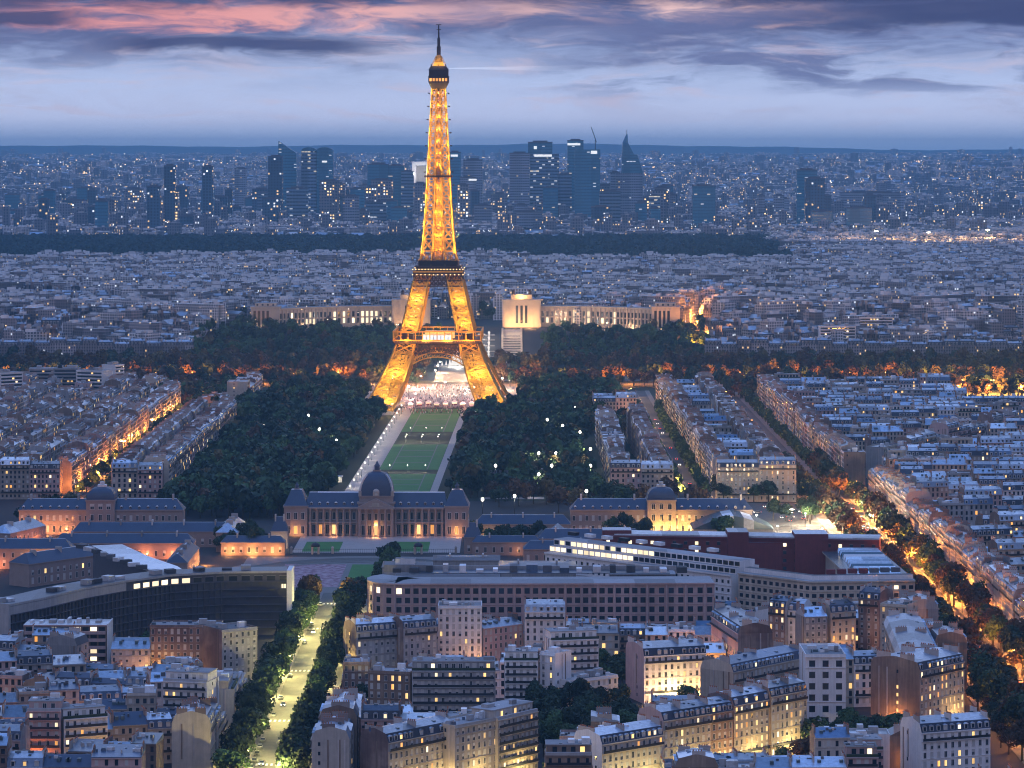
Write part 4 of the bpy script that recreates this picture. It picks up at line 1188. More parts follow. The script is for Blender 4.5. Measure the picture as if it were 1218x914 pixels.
for g in GARDENS: block(*g)

WALLN = {'limestone': 'limestone', 'cream_stone': 'cream', 'pink_stone': 'pink', 'grey_render': 'grey', 'white_render': 'white', 'tan_brick': 'tan', 'brown_party_wall': 'brown', 'concrete': 'concrete'}
POTS = {}
def pots_row(L):
    b = MB(); n = max(2, int(L / .75))
    for k in range(n):
        if (k * 7) % 5 == 3: continue
        y = (k + .5) * L / n; b.box(-.16, .16, y - .16, y + .16, 0, .55, 'terracotta')
    return b
def house_geo(w, d, floors, style, wall, roof, side, rr, lit=0.1, fh=3.05, rich=True, bay=2.45, ww=1.12, hf=.66):
    """meshes of one town house, front on local -y: wall, roof, chimneys, balconies; lists of windows and dormers"""
    o = {'wall': MB(), 'roof': MB(), 'chim': [], 'balc': [], 'win': [], 'dorm': [], 'unit': []}
    h = 1.0 + fh * floors; o['h'] = h
    W = o['wall']
    W.box(-w / 2, w / 2, 0, d, 0, h, wall, 'gravel_roof', False)
    W.m[-4] = side; W.m[-2] = side; W.m[-3] = side if rr.random() < .5 else wall
    bays = max(2, int(w / bay)); sp = w / bays
    for f in range(floors):
        z = 1.0 + fh * f + .35
        for k in range(bays):
            o['win'].append((-w / 2 + sp * (k + .5), 0, z, ww, fh * hf, 0))
        nb = max(2, bays // 2)
        for k in range(nb):                          # court side, modelled in the wall itself
            if rr.random() < .75:
                x = -w / 2 + w * (k + .5) / nb; W.box(x - .5, x + .5, d - .02, d + .05, z, z + 1.6, 'glass_dark' if rr.random() > lit * .6 else 'lit_warm')
        if rich and f in (1, floors - 1, floors // 2): W.box(-w / 2 - .02, w / 2 + .02, -.22, 0, z - .42, z - .22, wall)
    for s in (-1, 1):                                # old flues and a few small lights on the party walls
        for k in range(rr.randint(1, 4)):
            y = rr.uniform(1, d - 1); xa, xb = sorted((s * w / 2, s * (w / 2 + .12))); W.box(xa, xb, y - .25, y + .25, rr.uniform(0, h * .5), h - .1, 'chimney_render' if rr.random() < .5 else 'tan_brick')
        if rr.random() < .6:
            y = rr.uniform(2, d - 2)
            for f in range(floors):
                if rr.random() < .7: xa, xb = sorted((s * (w / 2 - .02), s * (w / 2 + .06))); W.box(xa, xb, y - .4, y + .4, 2 + fh * f, 3.2 + fh * f, 'glass_dark' if rr.random() > lit else 'lit_warm')
    W.box(-w / 2 - .02, w / 2 + .02, -.42, 0, h - .35, h, wall)
    Rf = o['roof']
    if style == 'mansard':
        mh = 2.9
        lo, hi = (-w / 2, w / 2, -.1, d + .1), (-w / 2, w / 2, 1.15, d - 1.15)
        Rf.frus(lo, h, hi, h + mh, roof[0], roof[1]); Rf.m[-4] = Rf.m[-2] = side
        Rf.frus(hi, h + mh, (-w / 2, w / 2, d * .46, d * .54), h + mh + 1.3, roof[1], roof[1]); Rf.m[-4] = Rf.m[-2] = side
        top = h + mh + 1.3
        for k in range(bays):
            if bays > 5 and k % 2 and rr.random() < .3: continue
            o['dorm'].append((-w / 2 + sp * (k + .5), .12, h + .25))
        for k in range(rr.randint(0, 3)):
            x = rr.uniform(-w / 2 + 1, w / 2 - 1); Rf.box(x - .5, x + .5, d * .2, d * .32, h + mh + .25, h + mh + .75, 'glass_roof')
    elif style == 'gable':
        top = h + rr.uniform(2.2, 3.6)
        Rf.frus((-w / 2, w / 2, -.3, d + .3), h, (-w / 2, w / 2, d * .48, d * .52), top, roof[1], roof[1]); Rf.m[-4] = Rf.m[-2] = side
        for k in range(rr.randint(1, 4)):
            x = rr.uniform(-w / 2 + 1, w / 2 - 1); t_ = .3; z = h + (top - h) * t_ / .48
            Rf.frus((x - .6, x + .6, d * .18, d * .34), h + (top - h) * .38, (x - .6, x + .6, d * .18, d * .34), h + (top - h) * .78, 'glass_roof')
    elif style == 'lean':
        top = h + 2.0
        Rf.hexa([(-w / 2, -.3, h), (w / 2, -.3, h), (w / 2, d, h), (-w / 2, d, h)], [(-w / 2, -.3, h + .3), (w / 2, -.3, h + .3), (w / 2, d, top), (-w / 2, d, top)], roof[1])
    else:
        top = h + .9
        if style == 'terrace':
            Rf.box(-w / 2 + .3, w / 2 - .3, 2.2, d - 1.5, h, h + 2.9, wall, 'gravel_roof')
            for k in range(bays - 1): o['win'].append((-w / 2 + sp * (k + 1), 2.2, h + .2, 1.5, 2.2, 0))
            Rf.box(-w / 2, w / 2, .1, 1.0, h, h + .9, 'green_terrace' if rr.random() < .6 else 'concrete')
            top = h + 3.2; Rf.box(-w / 2, w / 2, 2.0, d - 1.2, h + 2.9, top, 'concrete', 'gravel_roof')
        else:
            for a in ((-w / 2, w / 2, -.05, .25), (-w / 2, w / 2, d - .25, d + .05), (-w / 2, -w / 2 + .3, .25, d - .25), (w / 2 - .3, w / 2, .25, d - .25)):
                Rf.box(a[0], a[1], a[2], a[3], h, h + .8, side if a[1] - a[0] < 1 else wall)
            Rf.box(-w / 2 + .3, w / 2 - .3, .25, d - .25, h, h + .12, roof[1])
        for k in range(rr.randint(2, 5)):
            x, y = rr.uniform(-w / 2 + 1.5, w / 2 - 1.5), rr.uniform(d * .3, d * .7)
            b = MB(); a, c, e = rr.uniform(.6, 2.0), rr.uniform(.6, 1.8), rr.uniform(.8, 2.6)
            b.box(x - a, x + a, y - c, y + c, top - .6, top + e - .6, rr.choice(['white_render', 'concrete', 'pale_zinc', 'grey_render'])); o['unit'].append(b)
    for k in range(rr.randint(6, 12) if rich else 5):     # hatches, vents and patched sheets on the roof
        u = rr.uniform(-w / 2 + .8, w / 2 - .8); v = rr.uniform(.28, .72) * d; q = rr.uniform(.25, .9)
        zz = {'mansard': h + 3.1, 'gable': h + (top - h) * .55, 'lean': h + 1.0}.get(style, top - .9)
        Rf.box(u - q, u + q * rr.uniform(.4, 1.5), v - .4, v + rr.uniform(.3, .9), zz - .3, zz + rr.uniform(.5, 1.4), rr.choice(['white_render', 'pale_zinc', 'pale_zinc', 'dark_zinc', 'bitumen', 'chimney_render', 'glass_roof']))
    if style in ('mansard', 'gable', 'lean'):
        cm = rr.choice(['chimney_brick', 'chimney_render', 'chimney_render'])
        xs = [-w / 2 + .25, w / 2 - .3] if w > 9 else [-w / 2 + .25]
        if w > 17: xs.append(rr.uniform(-3, 3))
        for x in xs:
            segs = [(d * .12, d * .40), (d * .60, d * .88)] if rr.random() < .6 else [(d * rr.uniform(.15, .4), d * rr.uniform(.6, .85))]
            for y0, y1 in segs:
                b = MB(); zt = top + rr.uniform(.2, 1.1)
                b.box(x - .22, x + .22, y0, y1, h - .3, zt, cm); b.box(x - .28, x + .28, y0 - .08, y1 + .08, zt, zt + .18, cm)
                b.add(pots_row(y1 - y0), x, y0, zt + .18); o['chim'].append(b)
    if rich and style in ('mansard', 'terrace'):
        fl_ = [1, floors - 1] if style == 'mansard' else list(range(1, floors))
        for f in fl_:
            b = MB(); z = 1.0 + fh * f
            b.box(-w / 2 + .3, w / 2 - .3, -.75, 0, z - .05, z + .1, wall); b.box(-w / 2 + .3, w / 2 - .3, -.75, -.68, z + .1, z + 1.0, 'dark_metal'); o['balc'].append(b)
    o['top'] = top
    return o
def dormer_mesh(pane):
    b = MB()
    b.box(-.72, .72, -.05, 1.6, 0, 1.75, 'frame_paint'); b.box(-.48, .48, -.10, -.05, .25, 1.55, pane)
    b.frus((-.9, .9, -.2, 1.9), 1.75, (-.25, .25, -.1, 1.9), 2.15, 'zinc')
    return b.mesh('dormer')
DORM = {'dark': dormer_mesh('glass_dark'), 'blind': dormer_mesh('blind'), 'warm': dormer_mesh('lit_warm'), 'pale': dormer_mesh('lit_pale')}
DWIN = MB(); DWIN.box(-.5, .5, -.06, .02, 0, 1, 'glass_dark')
NHOUSE = [0, 0]
def house(label, x, y, rot, w, d, floors, style='mansard', wall='limestone', roof=('slate', 'zinc'), side=None, lit=.1, group=None, detail=2, rr=None, name='town_house', cat='house', seed=None, fh=3.05, z0=0.0, winkind=None, **kw):
    rr = rr or random.Random(seed if seed is not None else int(x * 13 + y * 7))
    side = side or rr.choice(['brown_party_wall', 'tan_brick', wall, 'grey_render'])
    o = house_geo(w, d, floors, style, wall, roof, side, rr, lit, fh, **kw)
    t = thing(name, label, cat, (x, y, z0), rot, group)
    if detail < 2:
        W = o['wall']
        for (a, b_, z, ww, hh, r_) in o['win']:
            k = pick(rr, lit); mm = {'warm': 'lit_warm', 'pale': 'lit_pale', 'orange': 'lit_orange', 'shut': 'blind'}.get(k, 'glass_dark')
            W.box(a - ww / 2, a + ww / 2, b_ - .06, b_ + .02, z, z + hh, mm)
            W.box(a - ww / 2 - .1, a + ww / 2 + .1, b_ - .2, b_, z - .12, z - .02, wall)
    o['wall'].build('wall', t)
    rf = o['roof'].build('roof', t)
    for b in o['chim']: b.build('chimney', rf)
    for b in o['unit']: b.build('roof_unit', rf)
    for b in o['balc']: b.build('balcony', t)
    if detail == 2:
        for (a, b_, z, ww, hh, r_) in o['win'][:100]:
            k = winkind(rr) if winkind else pick(rr, lit); win(t, k, a, b_, z, ww, hh)
    for (a, b_, z) in o['dorm']:
        v = rr.random(); k = 'warm' if v < lit * .7 else ('pale' if v < lit else rr.choice(['dark', 'blind', 'dark']))
        link('dormer', DORM[k], rf, (a, b_, z))
    NHOUSE[0] += 1
    return t
def claim(x, y, rot, w, d, shrink=.4, force=False):
    cx, cy_ = x - math.sin(rot) * d / 2, y + math.cos(rot) * d / 2
    r = rect(cx, cy_, w - shrink, d - shrink, rot)
    if not force and not free(r): return False
    RECTS.append(r); return True
STY = ['five-storey', 'six-storey', 'seven-storey']
NUMW = {2: 'two', 3: 'three', 4: 'four', 5: 'five', 6: 'six', 7: 'seven', 8: 'eight', 9: 'nine'}
VIS = [(1128, 1218, 864, 1262), (436, 845, 733, 1421), (60, 338, 728, 1318), (850, 1080, 712, 1428)]   # fronts that stand open over courts and gardens
FRONT_ENDS = [778, 790, 775, 765, 758, 845, 832, 822, 824, 822, 800, 835, 819, 914, 914, 914, 912, 893, 893, 888, 888, 852, 806, 786, 770, 765, 765, 765, 770, 785, 790, 848, 914, 888, 872, 836, 775, 785, 792]
def hides(x, y, w, top):
    """would a house stand in the line to one of the streets' open fronts?"""
    py = HY + (H - top) * F / y; p0, p1 = CX + (x - w / 2) * F / y, CX + (x + w / 2) * F / y
    return any(y < v[3] - 3 and p0 < v[1] - 3 and p1 > v[0] + 3 and py < v[2] for v in VIS)
def named(label, a, b, h, d, style='mansard', wall='limestone', roof=('slate', 'zinc'), side=None, lit=.1, fh=3.05, name='town_house', cat='house', lamps=None, winkind=None, **kw):
    """a house whose eaves run between two points of the photograph, h metres above the street"""
    (xa, ya), (xb, yb) = G(a[0], a[1], h), G(b[0], b[1], h)
    w = math.hypot(xb - xa, yb - ya); rot = math.atan2(yb - ya, xb - xa)
    floors = max(2, round((h - 1) / fh)); fh = (h - 1) / floors
    VIS.append((min(a[0], b[0]), max(a[0], b[0]), FRONT_ENDS[len(VIS) - 4], min(ya, yb)))
    claim((xa + xb) / 2, (ya + yb) / 2, rot, w, d, force=True)
    t = house(label, (xa + xb) / 2, (ya + yb) / 2, rot, w, d, floors, style, wall, roof, side, lit, None, 2, None, name, cat, fh=fh, winkind=winkind, **kw)
    for l in lamps or []: lamp(t, (l[0] * w / 2, -l[1], l[2]), l[3], l[4])
    return t
YEL, YG = (1.0, .72, .25), (1.0, .80, .30)
fz = ('flat', )
named('white eight-storey block with dark window grid before the pink curved office', (521, 723), (573, 723), 28, 15, 'flat', 'white_render', ('slate', 'gravel_roof'), 'white_render', .1, name='apartment_block', cat='apartment block')
named('blue-roofed house with tan blind gable beside the yellow avenue below the rounded office end', (424, 752), (478, 748), 20, 13, 'mansard', 'grey_render', ('slate_blue', 'zinc'), 'tan_brick', .06)
named('narrow grey house tucked against the white eight-storey block', (480, 748), (520, 745), 21, 12, 'mansard', 'grey_render', ('slate_blue', 'zinc'), 'brown_party_wall', .05)
named('pink low house with blue roof to the east of the white eight-storey block', (575, 748), (622, 742), 19, 12, 'gable', 'pink_stone', ('slate_blue', 'zinc'), None, .15)
named('tall grey zinc-roofed house before the middle of the pink office', (624, 728), (672, 728), 25, 14, 'mansard', 'white_render', ('zinc', 'pale_zinc'), 'white_render', .06)
named('wide apartment house with roof terrace plants and brown balconies', (490, 798), (589, 798), 22.5, 14, 'terrace', 'grey_render', ('slate', 'gravel_roof'), 'white_render', .13)
named('tan stepped house with lit ground-floor window beside the plant-topped apartment house', (438, 800), (488, 802), 20, 12, 'flat', 'tan_brick', ('slate', 'gravel_roof'), 'tan_brick', .12)
named('brown box-shaped house with grey roof huts at the yellow avenue', (408, 790), (440, 790), 19, 14, 'flat', 'brown_party_wall', ('slate', 'gravel_roof'), 'tan_brick', .08)
named('white narrow house with two dark balconies and pointed terrace', (600, 786), (640, 786), 21, 12, 'terrace', 'white_render', ('slate', 'zinc'), 'white_render', .05)
named('slim house with one orange-lit bay behind the garden', (642, 778), (660, 780), 22, 11, 'flat', 'white_render', ('slate', 'gravel_roof'), 'white_render', .25)
named('white modern block with blue glazed floors and lit roof terrace', (656, 762), (712, 760), 22, 13, 'terrace', 'white_render', ('slate', 'gravel_roof'), 'white_render', .12, name='apartment_block', cat='apartment block')
named('low white house with rounded roof hut at the garden edge', (676, 812), (735, 805), 12, 14, 'flat', 'white_render', ('slate', 'pale_zinc'), 'white_render', .06)
named('pale pink five-storey house brightly lit by a lamp at its foot', (766, 781), (840, 777), 18.5, 20, 'mansard', 'white_render', ('slate', 'zinc'), 'pink_stone', .06, lamps=[(-.1, 4.0, 5, 4200, (1.0, .74, .28)), (.75, 5, 3, 5000, (1, .5, .15)), (-.7, 5, 4, 1500, (1, .6, .4))])
named('slate house with lit windows, lowest in the bottom house row west of the garden', (462, 884), (541, 868), 19, 13, 'mansard', 'limestone', ('slate', 'zinc'), 'brown_party_wall', .22, lamps=[(-.5, 5, 4, 2500, YEL), (.5, 5, 4, 2500, YEL)])
named('house with white roof huts, middle of the bottom house row west of the garden', (541, 866), (592, 856), 21, 13, 'flat', 'limestone', ('slate', 'gravel_roof'), None, .3, lamps=[(0, 5, 4, 3500, YEL)])
named('stone corner house with dark balconies closing the bottom house row at the garden', (592, 857), (640, 846), 21, 13, 'terrace', 'limestone', ('slate', 'zinc'), 'limestone', .3, lamps=[(0, 5, 4, 3500, YEL)])
named('low yellow-lit house with blue zinc roof, first of the stepped row by the garden', (716, 886), (789, 874), 17, 14, 'mansard', 'cream_stone', ('slate', 'zinc'), 'white_render', .12, lamps=[(-.5, 5, 3, 3500, YG), (.4, 5, 3, 3500, YG)])
named('taller yellow-lit house with slate dormers, second of the stepped row', (789, 858), (846, 849), 20, 13, 'mansard', 'cream_stone', ('slate', 'zinc'), 'pink_stone', .06, lamps=[(0, 5, 3, 5000, YG)])
named('narrow tan house with slate dormers, third of the stepped row', (846, 849), (872, 845), 20, 13, 'mansard', 'tan_brick', ('slate', 'zinc'), None, .1, lamps=[(0, 5, 3, 2500, YG)])
named('black-roofed house with a row of white lit dormers, fourth of the stepped row', (873, 840), (915, 832), 21, 13, 'mansard', 'limestone', ('slate', 'zinc'), 'brown_party_wall', .4, lamps=[(0, 5, 4, 4000, YEL)])
named('cream house with arched slate dormers, topmost of the stepped row', (917, 829), (960, 821), 22, 13, 'mansard', 'cream_stone', ('slate', 'zinc'), 'tan_brick', .14, lamps=[(0, 5, 4, 4200, YEL)])
named('large white office with square dark windows behind the stepped row', (958, 781), (1006, 781), 30, 26, 'flat', 'white_render', ('slate', 'gravel_roof'), 'white_render', 0, fh=4.2, winkind=lambda r: 'plain', bay=3.7, ww=2.2, hf=.55, name='office_block', cat='office block')
named('long blue-roofed wing with cream gable beside the large white office', (872, 800), (955, 783), 24, 15, 'mansard', 'cream_stone', ('slate_blue', 'dark_zinc'), 'cream_stone', .02, fh=4.0, name='office_block', cat='office block')
named('red house lit orange from the narrow street, with dark brick gable', (846, 733), (878, 754), 23, 14, 'mansard', 'pink_stone', ('slate', 'zinc'), 'brown_party_wall', .14, lamps=[(-.2, 6, 3, 6000, (1, .33, .08)), (.6, 6, 4, 7000, (1, .42, .08)), (-.9, 6, 6, 3000, (1, .4, .2))])
named('dark slim house with three lit windows beside the dark brick gable', (914, 722), (934, 724), 23, 12, 'mansard', 'brown_party_wall', ('slate', 'dark_zinc'), None, .35)
named('white gabled house with blue lean-to before the cream office', (936, 726), (956, 727), 22, 12, 'mansard', 'white_render', ('slate_blue', 'zinc'), 'white_render', .12)
named('grey blue-roofed house between two white houses before the cream office', (957, 734), (984, 733), 21, 12, 'gable', 'grey_render', ('slate_blue', 'zinc'), 'grey_render', .06)
named('cream house with dark dormers before the cream office corner', (988, 729), (1018, 727), 22, 12, 'mansard', 'cream_stone', ('slate', 'slate'), 'cream_stone', .18)
named('tall dark house with blue roof beside the slim cream tower house', (1021, 712), (1046, 714), 26, 14, 'mansard', 'brown_party_wall', ('slate', 'slate_blue'), 'brown_party_wall', .06)
named('slim cream tower house with flat front above the orange avenue', (1047, 720), (1079, 722), 27, 14, 'flat', 'cream_stone', ('slate', 'gravel_roof'), 'cream_stone', .08)
named('grey-roofed house turned towards the orange avenue beside the slim cream tower house', (1118, 783), (1098, 742), 22, 16, 'mansard', 'limestone', ('pale_zinc', 'zinc'), None, .1)
named('corner house with tan blind wall and many lit windows over the orange avenue', (1094, 798), (1147, 787), 24, 22, 'mansard', 'limestone', ('slate', 'zinc'), 'tan_brick', .45, lamps=[(.5, 5, 4, 3500, (1, .6, .2))])
named('white-walled house at the lower end of the orange avenue', (1096, 872), (1178, 866), 19, 15, 'mansard', 'white_render', ('slate', 'zinc'), 'white_render', .14)
named('pinkish stepped house with terraces and tall chimney stacks by the lower west edge', (32, 846), (72, 846), 23, 12, 'terrace', 'pink_stone', ('slate', 'zinc'), 'pink_stone', .12, lamps=[(-.4, 4, 6, 3000, (1, .3, .1))])
named('white terrace house with dark pergola next to the pinkish stepped house', (76, 856), (128, 852), 20, 12, 'terrace', 'white_render', ('slate', 'zinc'), None, .1)
named('white penthouse block with a lit window above the western zinc roofs', (194, 810), (246, 812), 22.5, 14, 'terrace', 'white_render', ('slate', 'gravel_roof'), 'white_render', .12)
named('brown block with grey central bay between two dark wings', (178, 746), (262, 746), 23, 14, 'flat', 'brown_party_wall', ('slate', 'gravel_roof'), 'brown_party_wall', .12)
named('pale blue-roofed low house between the balcony flats and the brown block', (132, 772), (178, 772), 15, 16, 'gable', 'grey_render', ('slate_blue', 'zinc'), None, .05)
named('roof-cluttered house at the foot of the white slab end', (264, 752), (306, 748), 24, 16, 'flat', 'concrete', ('slate', 'gravel_roof'), 'brown_party_wall', .06)

PALW = ['limestone', 'limestone', 'cream_stone', 'grey_render', 'white_render', 'pink_stone', 'tan_brick']
PALR = [('slate', 'zinc'), ('slate', 'zinc'), ('slate_blue', 'zinc'), ('dark_zinc', 'zinc'), ('slate', 'pale_zinc'), ('zinc', 'pale_zinc'), ('slate', 'dark_zinc')]
RN = {'slate': 'slate', 'slate_blue': 'blue-slate', 'dark_zinc': 'dark zinc', 'zinc': 'zinc'}
MASS = MB()                                          # houses beyond the three hundred that show largest
def row(phrase, A, B, d=12, n=None, floors=(5, 7), styles=('mansard', 'mansard', 'mansard', 'gable', 'flat'), walls=PALW, roofs=PALR, w=(12, 19), frm=None, lit=.09, detail=1, group=None, mass=False, rng=None, start=0, skip_claim=False, limit=99, z0=0.0, turn=0.0):
    rr = rng or random.Random(int(A[0] * 3 + A[1]))
    L = math.dist(A, B); ux, uy = (B[0] - A[0]) / L, (B[1] - A[1]) / L; rot = math.atan2(uy, ux)
    s, k = 0.0, 0
    while s < L - 7:
        ww = min(rr.uniform(*w), L - s)
        x, y = A[0] + ux * (s + ww / 2), A[1] + uy * (s + ww / 2)
        s += ww
        fl, st, wl, rf = rr.randint(*floors), rr.choice(styles), rr.choice(walls), rr.choice(roofs)
        dd = d * rr.uniform(.85, 1.1); off = rr.uniform(-.4, .4)
        xx, yy = x + math.sin(rot) * off, y - math.cos(rot) * off
        while fl > 1 and hides(xx, yy, ww, 6.2 + 3.1 * fl): fl -= 1
        if fl < 2 or not claim(xx, yy, rot, ww, dd, .8): continue
        if k < limit and not mass:
            desc = {'mansard': RN.get(rf[0], 'slate') + '-roofed', 'gable': 'zinc-gabled', 'flat': 'flat-roofed', 'lean': 'lean-to-roofed', 'terrace': 'terrace-topped'}[st]
            lab = f"{WALLN[wl]} {desc} house, {ORD[min(19, k)]} {phrase}"
            kw = dict(fh=rr.uniform(2.85, 3.3), bay=rr.uniform(2.1, 3.1), ww=rr.uniform(.95, 1.4), hf=rr.uniform(.52, .7))
            if rr.random() < turn:                    # gable end to the street, front to the court
                sg = rr.choice([-1, 1]); mx, my = xx - math.sin(rot) * dd / 2, yy + math.cos(rot) * dd / 2
                house(lab, mx + sg * ux * ww / 2, my + sg * uy * ww / 2, rot + sg * math.pi / 2, dd, ww, fl, st, wl, rf, rr.choice(['brown_party_wall', 'tan_brick', 'white_render', 'grey_render', wl]), lit, group, detail, rr, **kw)
            else: house(lab, xx, yy, rot, ww, dd, fl, st, wl, rf, None, lit, group, detail, rr, **kw)
        else:
            mass_house(xx, yy, rot, ww, dd, fl, st, wl, rf, lit, rr, z0)
        k += 1
    return k
def mass_house(x, y, rot, w, d, fl, st, wl, rf, lit, rr, z0=0.0):
    o = house_geo(w, d, fl, st, wl, rf, rr.choice(['brown_party_wall', 'tan_brick', wl, 'grey_render']), rr, lit, 3.05, rich=False)
    b = o['wall']
    for (a, b_, z, ww, hh, r_) in o['win']:
        k = pick(rr, lit); b.box(a - ww / 2, a + ww / 2, b_ - .07, b_, z, z + hh, {'warm': 'lit_warm', 'pale': 'lit_pale', 'orange': 'lit_orange', 'shut': 'blind'}.get(k, 'glass_dark'), None, False)
    MASS.add(b, x, y, z0, rot); MASS.add(o['roof'], x, y, z0, rot)
    for c in o['chim'] + o['unit']: MASS.add(c, x, y, z0, rot)
    dm = MB()
    for (a, b_, z) in o['dorm']:
        if rr.random() < .8:
            dm.box(a - .7, a + .7, b_ - .05, b_ + 1.5, z, z + 1.9, 'frame_paint', 'zinc', False); dm.box(a - .45, a + .45, b_ - .1, b_ - .05, z + .3, z + 1.6, 'lit_warm' if rr.random() < lit else 'glass_dark', None, False)
    MASS.add(dm, x, y, z0, rot); NHOUSE[1] += 1

G1 = 'houses lining the yellow avenue'
row('up the western side of the yellow avenue', (-102.6, 1092), (-102.6, 1412), 13, floors=(6, 7), styles=('mansard', 'mansard', 'terrace'), walls=['limestone', 'cream_stone', 'tan_brick', 'brown_party_wall'], lit=.12, detail=2, group=G1, w=(14, 22))
row('down the eastern side of the yellow avenue', (-66.2, 1404), (-66.2, 1060), 13, floors=(5, 6), styles=('mansard', 'gable', 'mansard'), walls=['tan_brick', 'brown_party_wall', 'limestone'], lit=.08, group=G1, w=(13, 20))
G2 = 'houses lining the orange avenue'
row('down the eastern side of the orange avenue from the square', (217.5, 1955), (217.5, 1330), 13, floors=(6, 7), styles=('mansard', ), walls=['limestone', 'pink_stone', 'cream_stone'], lit=.14, detail=2, group=G2, w=(16, 24))
row('up the western side of the orange avenue', (178.5, 1120), (178.5, 1420), 13, floors=(5, 7), styles=('mansard', 'mansard', 'gable'), lit=.1, detail=1, group=G2, w=(14, 20))
LAND_W = ['below the pinkish stepped house', 'under the white terrace house', 'beside the white penthouse block', 'before the brown block', 'behind the pinkish stepped house', 'before the balcony flats', 'by the western roofs']
k = 0
for i, y in enumerate((1050, 1079, 1108, 1139, 1170, 1203, 1236, 1268, 1296)):
    ph = f"in the {ORD[i]} western roof row, counted eastward"
    rr = random.Random(50 + i); tilt = rr.uniform(-14, 16)
    row(ph, (-225, y - tilt), (-119, y + tilt), 12.5, floors=(4, 6), rng=rr, lit=.05, styles=('mansard', 'gable', 'mansard', 'gable', 'flat', 'lean'), walls=['tan_brick', 'brown_party_wall', 'grey_render', 'limestone', 'pink_stone'], roofs=[('slate', 'zinc'), ('slate', 'dark_zinc'), ('slate_blue', 'zinc'), ('slate', 'slate_blue'), ('dark_zinc', 'zinc')], w=(9, 17), turn=.12)
for i, y in enumerate((1046, 1072, 1100, 1130, 1160, 1192, 1224, 1256, 1288, 1322, 1356, 1388)):
    ph = f"in the {ORD[i]} roof row between both avenues, counted eastward"
    rr = random.Random(80 + i); tilt = rr.uniform(-8, 26)
    row(ph, (-52, y - tilt), (164, y + tilt), 12, floors=(4, 6), rng=rr, lit=.08, styles=('mansard', 'gable', 'mansard', 'gable', 'flat', 'terrace', 'lean'), w=(9, 18), turn=.14, walls=['white_render', 'white_render', 'cream_stone', 'limestone', 'grey_render', 'tan_brick', 'pink_stone'])
for i, y in enumerate((1462, 1500, 1540, 1580, 1622, 1664, 1708, 1752, 1798, 1846)):
    rr = random.Random(120 + i)
    row(f"in the {ORD[i]} roof row east of the orange avenue", (233, y - 4), (330 if y > 1700 else 300, y + 14), 13, floors=(5, 7), rng=rr, lit=.1, walls=['limestone', 'cream_stone', 'pink_stone', 'white_render', 'grey_render'], w=(14, 22), mass=i > 5)
# rows round the park
G3 = 'houses lining the western street'
row('closing the western park row towards the school', (-248, 1984), (-216, 1984), 12, floors=(6, 6), styles=('mansard', ), walls=['pink_stone', 'limestone'], lit=.15, w=(15, 17))
row('closing the park-side block above the eastern barracks', (61, 1986), (100, 1986), 14, floors=(6, 6), styles=('mansard', ), walls=['pink_stone', 'limestone'], lit=.08, w=(18, 21))
row('in the pale front closing the block above the tree-lined plaza', (126, 1970), (176, 1970), 14, floors=(7, 7), styles=('mansard', ), walls=['cream_stone', 'limestone'], lit=.2, detail=2, w=(22, 26))
row('facing the domed barracks at the western edge', (-335, 1984), (-276, 1984), 13, floors=(6, 7), styles=('mansard', ), walls=['pink_stone', 'limestone'], lit=.15, w=(16, 21))
row('down the park side of the western street', (-250, 2500), (-250, 2000), 14, floors=(6, 6), styles=('mansard', ), walls=['limestone', 'pink_stone', 'cream_stone'], lit=.08, group=G3, w=(20, 27), limit=0)
row('along the row facing the western park edge', (-214.5, 2000), (-214.5, 2500), 15, floors=(6, 6), styles=('mansard', ), walls=['limestone', 'pink_stone', 'cream_stone'], lit=.1, group='houses facing the park', w=(20, 27))
row('up the outer side of the western street', (-274.5, 2000), (-274.5, 2660), 14, floors=(6, 7), styles=('mansard', ), walls=['limestone', 'pink_stone', 'cream_stone'], lit=.1, group=G3, w=(20, 27), limit=8)
for k, x in enumerate((-300, -326, -352, -384, -412, -440, -470)):
    row('', (x, 2004), (x, 2790), 13, mass=True, w=(15, 26), lit=.1, walls=['limestone', 'pink_stone', 'cream_stone', 'white_render', 'grey_render'])
row('', (-232, 2560), (-232, 2640), 18, mass=True, floors=(4, 5), w=(20, 30))
row('', (-222, 2690), (-222, 2850), 16, mass=True, w=(20, 30))
G4 = 'houses lining the school street'
row('up the park side of the school street', (99.5, 2003), (99.5, 2400), 13, floors=(6, 7), styles=('mansard', ), walls=['limestone', 'cream_stone', 'pink_stone'], lit=.08, group=G4, w=(18, 26), limit=0)
row('facing the trees, rising along the eastern park edge', (62, 2400), (62, 2003), 14, floors=(6, 6), styles=('mansard', 'flat'), walls=['limestone', 'white_render', 'cream_stone'], lit=.08, group='houses facing the park', w=(18, 26), limit=6)
row('', (64, 2520), (98, 2520), 13, mass=True, w=(14, 18)); row('', (64, 2548), (98, 2548), 13, mass=True, w=(14, 18))
row('down the outer side of the school street', (124.5, 2600), (124.5, 1990), 13, floors=(6, 7), styles=('mansard', ), walls=['limestone', 'cream_stone', 'white_render'], lit=.08, group=G4, w=(18, 26), limit=0)
row('', (124.5, 2780), (124.5, 2604), 13, mass=True, w=(18, 26))
row('up the west side of the planted avenue', (172, 1990), (172, 2560), 13, floors=(6, 7), styles=('mansard', 'flat'), walls=['limestone', 'cream_stone', 'white_render'], lit=.05, w=(18, 26), limit=0)
row('', (172, 2562), (172, 2780), 13, mass=True, w=(18, 26))
for y in range(2010, 2770, 30): row('', (140, y), (157, y), 11, mass=True, w=(14, 17), floors=(4, 6), styles=('gable', 'flat', 'mansard'))
